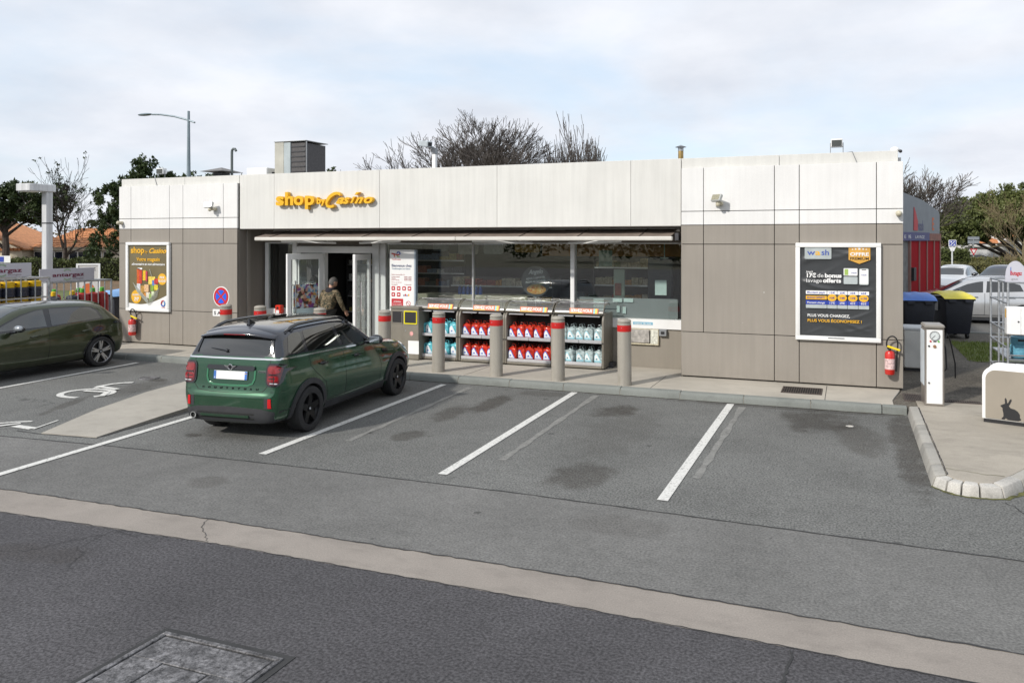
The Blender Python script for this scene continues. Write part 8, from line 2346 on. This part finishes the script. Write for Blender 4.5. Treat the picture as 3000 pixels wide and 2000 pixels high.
def bare_tree(name, label, l, d, seed, h0, r0, maxlev, up, spread, kids, ln, m0=None, m1=None, lean=(0, 0, 1), curl=0.18, shrink=0.72, minr=0.012, tuft=None, z0=-0.1, group=None, fit=None):
    t = thing(name, label, 'tree', tuple(at(l, d, z0)), 0, group)
    T = Tree(seed)
    T.grow(Vector((0, 0, 0)), Vector(lean).normalized(), h0, r0, 0, maxlev, up, spread, kids, curl, shrink, minr)
    if fit:
        zs = max(v[2] for v in T.crown.v); rs_ = sorted(math.hypot(v[0], v[1]) for v in T.crown.v)[int(len(T.crown.v) * 0.97)]
        kz, kr = fit[0] / zs, fit[1] / rs_
        for q in (T.trunk, T.crown): q.v = [(x * kr, y * kr, z * kz) for x, y, z in q.v]
        T.tips = [(Vector((p.x * kr, p.y * kr, p.z * kz)), d_) for p, d_ in T.tips]
    T.trunk.build('trunk', m0 or m_bark, t, recalc=False)
    T.crown.build('crown', m1 or m_twig, t, recalc=False)
    if tuft:
        b = MB(); r = random.Random(seed + 1)
        for p, dd in T.tips:
            if r.random() < tuft[0]: leaf_cloud(b, p, tuft[1], tuft[2], tuft[2], tuft[2] * 0.8, tuft[3], r, 0.4)
        if b.v: b.build('foliage', m_pine, t, smooth=False, recalc=False)
    return t
m_twigl = mat('twig_light', (0.105, 0.09, 0.08), 0.95, var=0.2, vs=2)
bare_tree('bare_tree', 'broad leafless tree rising behind the middle of the shop roof', -5.8, 60, 31, 4.6, 0.34, 7, 0.02, [1.1, 0.8, 0.6, 0.5, 0.5], [10, 5, 4, 4, 3, 3, 2], 0, m_twigl, m_twigl, shrink=0.69, minr=0.015, curl=0.2, fit=(13.0, 8.6))
bare_tree('poplar_tree', 'leafless poplar with upright twigs behind the shop roof right of the broad tree', 1.9, 65, 37, 3.2, 0.24, 6, 0.20, [0.95, 0.5, 0.4, 0.35], [9, 5, 4, 3, 2, 2], 0, m_twigl, m_twigl, shrink=0.74, minr=0.014, curl=0.10, fit=(13.8, 3.8))
bare_tree('poplar_tree', 'smaller leafless poplar right of the tall poplar behind the roof', 4.0, 66, 39, 2.9, 0.2, 6, 0.20, [0.95, 0.5, 0.4, 0.35], [8, 5, 4, 3, 2, 2], 0, m_twigl, m_twigl, shrink=0.74, minr=0.014, curl=0.10, fit=(12.0, 2.8))
bare_tree('bare_tree', 'leafless grey tree behind the red car wash', 27.6, 60, 47, 2.6, 0.2, 7, 0.02, [1.1, 0.7, 0.5, 0.45], [8, 4, 3, 3, 3, 2, 2], 0, m_twigl, m_twigl, shrink=0.72, minr=0.014, curl=0.2, fit=(9.3, 5.2))
bare_tree('dead_pine_tree', 'nearly bare crooked pine in front of the orange roofed bungalow', -35.3, 55, 58, 2.55, 0.27, 6, 0.035, [1.05, 0.8, 0.65, 0.6], [4, 4, 3, 3, 2, 2], 0, shrink=0.74, minr=0.014, curl=0.3, tuft=(0.14, 12, 0.13, 0.13), fit=(8.9, 3.4))
bare_tree('bare_tree', 'pale yellow-twigged leafless tree at the right edge behind the estate car', 29.9, 50, 61, 3.2, 0.14, 6, 0.05, [0.85, 0.6, 0.5, 0.45], [5, 4, 3, 3, 2, 2], 0, m_barky, m_twigy, shrink=0.68, minr=0.009, curl=0.2, fit=(6.6, 2.9))
bare_tree('bare_shrub', 'rounded pale leafless shrub below the yellow-twigged tree', 28.9, 49, 67, 0.55, 0.05, 5, 0.05, [0.9, 0.7, 0.5], [6, 4, 3, 3, 2], 0, m_barky, m_twigy, shrink=0.68, minr=0.007, curl=0.2, fit=(2.3, 1.2))
for i, (l, d, sd, h, lb) in enumerate(((25.0, 56, 71, 1.1, 'brownish leafless bush beside the car wash, left one'), (27.2, 58, 73, 1.2, 'brownish leafless bush behind the square blue sign'), (26.0, 60, 77, 1.3, 'tall brownish leafless bush under the right pine'))):
    bare_tree('bare_shrub', lb, l, d, sd, h, 0.1, 6, 0.07, [0.95, 0.75, 0.55], [7, 5, 4, 3, 3, 2], 0, m_barky, m_twigy, shrink=0.72, minr=0.010, curl=0.22, fit=(3.6 - 0.3 * i, 2.2))
bare_tree('bare_tree', 'small leafless tree left of the shop behind the lamp post', -33.2, 62, 81, 1.7, 0.12, 6, 0.05, [0.8, 0.6, 0.5], [6, 4, 4, 3, 2, 2], 0, m_barky, m_twigy, shrink=0.70, minr=0.011)

def pine(label, l, d, seed, h, crown, clumps, m, trunk_r=0.25, cl=(1.0, 0.6), dens=90, size=0.22, trunk_bend=0.1, name='pine_tree'):
    # crown: list of (dx, dy, z, rx, rz) masses filled with needle clumps
    t = thing(name, label, 'tree', tuple(at(l, d, -0.1)), AX)
    r = random.Random(seed)
    b = MB(); b.tube([(0, 0, 0), (trunk_bend, 0, h * 0.3), (-trunk_bend * 0.6, 0.1, h * 0.6), (0, 0, h * 0.85)], [trunk_r, trunk_r * 0.8, trunk_r * 0.55, trunk_r * 0.2], 8, False)
    for (dx, dy, z, rx, rz) in crown:
        b.tube([(0, 0, max(0.5, z - rz - abs(dx) * 0.35)), (dx * 0.5, dy * 0.5, z - rz * 0.7), (dx, dy, z)], [trunk_r * 0.45, trunk_r * 0.3, 0.03], 5, False)
    b.build('trunk', m_bark, t, recalc=False)
    f = MB()
    for (dx, dy, z, rx, rz) in crown:
        for _ in range(int(clumps * rx * rx)):
            while True:
                v = Vector((r.uniform(-1, 1), r.uniform(-1, 1), r.uniform(-1, 1)))
                if 0.35 < v.length < 1: break
            c = Vector((dx + v.x * rx, dy + v.y * rx, z + v.z * rz))
            s_ = r.uniform(0.6, 1.3)
            leaf_cloud(f, c, int(dens * s_), cl[0] * s_ * 0.4, cl[0] * s_ * 0.4, cl[1] * s_ * 0.5, size, r, 0.9, 0.2)
    f.build('crown', m, t, smooth=False, recalc=False)
    return t
pine('dense dark pine at the left edge in front of the gabled house', -39.8, 55.0, 91, 7.2, [(-1.5, 0, 5.2, 2.2, 1.4), (1.0, 0.5, 5.6, 1.9, 1.1), (3.0, 0, 5.4, 1.6, 0.9), (0, 0, 6.6, 0.9, 0.6), (2.2, 0.4, 4.4, 1.3, 0.6), (-2.6, 0, 4.0, 1.8, 0.9), (4.0, 0, 6.2, 0.8, 0.7), (-0.6, 0, 4.6, 1.8, 0.8)], 9, m_pine, 0.28, (0.9, 0.7), 110, 0.2)
pine('dark pine behind the nearly bare crooked pine', -35.0, 63, 93, 6.0, [(0, 0, 4.8, 2.1, 1.0), (-2.2, 0, 4.0, 1.4, 0.7), (2.0, 0.3, 4.2, 1.3, 0.8), (0.4, 0, 5.6, 1.0, 0.5)], 9, m_pine, 0.2, (0.9, 0.5), 80, 0.2)
pine('dark pine with upright tufts rising behind the left end of the shop roof', -24.4, 45, 95, 7.6, [(0, 0, 6.5, 1.1, 0.8), (-1.1, 0, 6.0, 1.0, 0.7), (1.1, 0, 6.2, 1.0, 0.7), (-1.9, 0, 5.0, 1.0, 0.9), (-2.2, 0, 3.8, 1.0, 1.0), (-2.4, 0, 2.4, 1.0, 0.9), (1.9, 0, 5.9, 0.9, 0.5), (0, 0, 4.6, 1.9, 1.3), (0.1, 0, 7.2, 0.6, 0.4)], 14, m_pine, 0.2, (0.5, 0.7), 95, 0.17)
pine('pine tip behind the roof to the right of the tall street lamp foot', -24.0, 50, 97, 7.0, [(0, 0, 6.6, 0.9, 0.7), (1.2, 0, 6.4, 0.9, 0.5), (-1.3, 0, 6.3, 0.9, 0.5), (2.2, 0, 6.2, 0.7, 0.5), (-2.4, 0, 6.2, 0.8, 0.45)], 14, m_pine, 0.15, (0.5, 0.8), 70, 0.2)
pine('tiny conifer tip showing above the fascia right of the roof duct', -14.7, 50, 99, 7.2, [(0, 0, 6.7, 0.7, 0.8)], 9, m_pine, 0.12, (0.4, 0.7), 70, 0.18)
pine('low pine tip beside the white roof unit', -21.0, 50, 100, 6.8, [(0, 0, 6.0, 0.8, 0.7), (1.0, 0, 5.9, 0.6, 0.6)], 8, m_pine, 0.12, (0.4, 0.7), 70, 0.18)
pine('huge rounded umbrella pine filling the right edge', 43.0, 72, 101, 8.0, [(-7.0, 0, 3.9, 3.6, 1.6), (-4.0, 0, 5.0, 3.6, 1.7), (0, 0, 5.9, 4.2, 2.0), (4.0, 0, 6.2, 4.2, 2.0), (-9.2, 0, 3.3, 2.2, 1.0), (-2, -2, 4.2, 3, 1.2), (7, 0, 5.5, 3.5, 2), (-5.5, -1, 4.2, 3.4, 1.6), (-1, -1, 5.4, 3.4, 1.6), (-8, -1.5, 3.6, 2.6, 1.3), (-6, 0, 4.6, 3.0, 1.4), (-2, 0, 5.6, 3.4, 1.6)], 5.0, m_pine2, 0.4, (1.4, 1.0), 120, 0.26, 0.3, 'umbrella_pine')

def hedge(label, l0, l1, d, dep, h, seed, m, dens=140, size=0.13, name='hedge'):
    t = thing(name, label, 'hedge', tuple(at((l0 + l1) / 2, d, 0)), AX)
    r = random.Random(seed); L2 = (l1 - l0) / 2
    n = int((l1 - l0) / 0.5)
    top = [h + r.uniform(-0.07, 0.07) for _ in range(n + 1)]
    V = []; 
    for i in range(n + 1):
        x = -L2 + (l1 - l0) * i / n
        V += [(x, 0.1, 0), (x, 0.05, top[i] - 0.12), (x, dep - 0.05, top[i] - 0.12), (x, dep - 0.1, 0)]
    MB().add(V, [[4 * i + k, 4 * i + k + 1, 4 * i + 5 + k, 4 * i + 4 + k] for i in range(n) for k in range(3)]).build('branches', mat('hedge_core', (0.012, 0.014, 0.006), 1.0), t, smooth=False)
    f = MB()
    for _ in range(int((l1 - l0) * dens)):
        x = r.uniform(-L2, L2); i = min(n, int((x + L2) / 0.5)); k = r.random()
        if k < 0.6: p = Vector((x, r.uniform(-0.12, 0.15), r.uniform(0.0, top[i])))
        else: p = Vector((x, r.uniform(-0.05, dep), top[i] + r.uniform(-0.12, 0.08)))
        leaf_cloud(f, p, 5, 0.12, 0.12, 0.12, size, r, 0.2, 0)
    f.build('leaves', m, t, smooth=False, recalc=False, kind='stuff')
    return t
hedge('long clipped green hedge in front of the bungalow', -46, -25.5, 51.0, 1.1, 1.36, 5, m_hedge, 170)
hedge('low green hedge behind the white hatchback', 20.5, 31, 48.5, 1.5, 1.15, 6, m_shrub, 170)
hedge('dark green bushes along the street below the right pine', 29, 48, 56, 2.0, 1.3, 7, m_shrub, 130, 0.18, 'bush_row')
hedge('dark evergreen bush beside the square blue sign', 25.2, 27.4, 52, 1.6, 2.0, 8, m_hedge, 260, 0.16, 'bush')
# broad belts of far trees closing the horizon
def belt_trees(label, l0, l1, d, h, seed, m, n, size=0.5, name='far_trees'):
    f = MB(); r = random.Random(seed)
    for k in range(n):
        x = r.uniform(l0, l1); hh = h * r.uniform(0.55, 1.0); w = hh * r.uniform(0.4, 0.7)
        p = at(x, d + r.uniform(-4, 4), hh * 0.55)
        leaf_cloud(f, p, 260, w, w, hh * 0.5, size, r, 0.2, 0.5)
    o = f.build(name, m, None, smooth=False, recalc=False)
    return tag(o, label, 'trees', kind='stuff')
belt_trees('hazy brown-grey far trees behind the bungalow roofs', -75, -30, 95, 4.4, 1, m_twigy, 40, 0.4)
belt_trees('dark far trees along the right horizon', 30, 120, 115, 5.0, 2, m_pine, 50, 0.6)
belt_trees('far trees behind the shop', -30, 30, 120, 5.0, 3, m_pine, 50, 0.6)
belt_trees('trees across the street behind the viewer', -60, 50, -48, 8.0, 4, m_hedge, 70, 0.6, 'street_trees')
for sn in range(1): finish_texts()
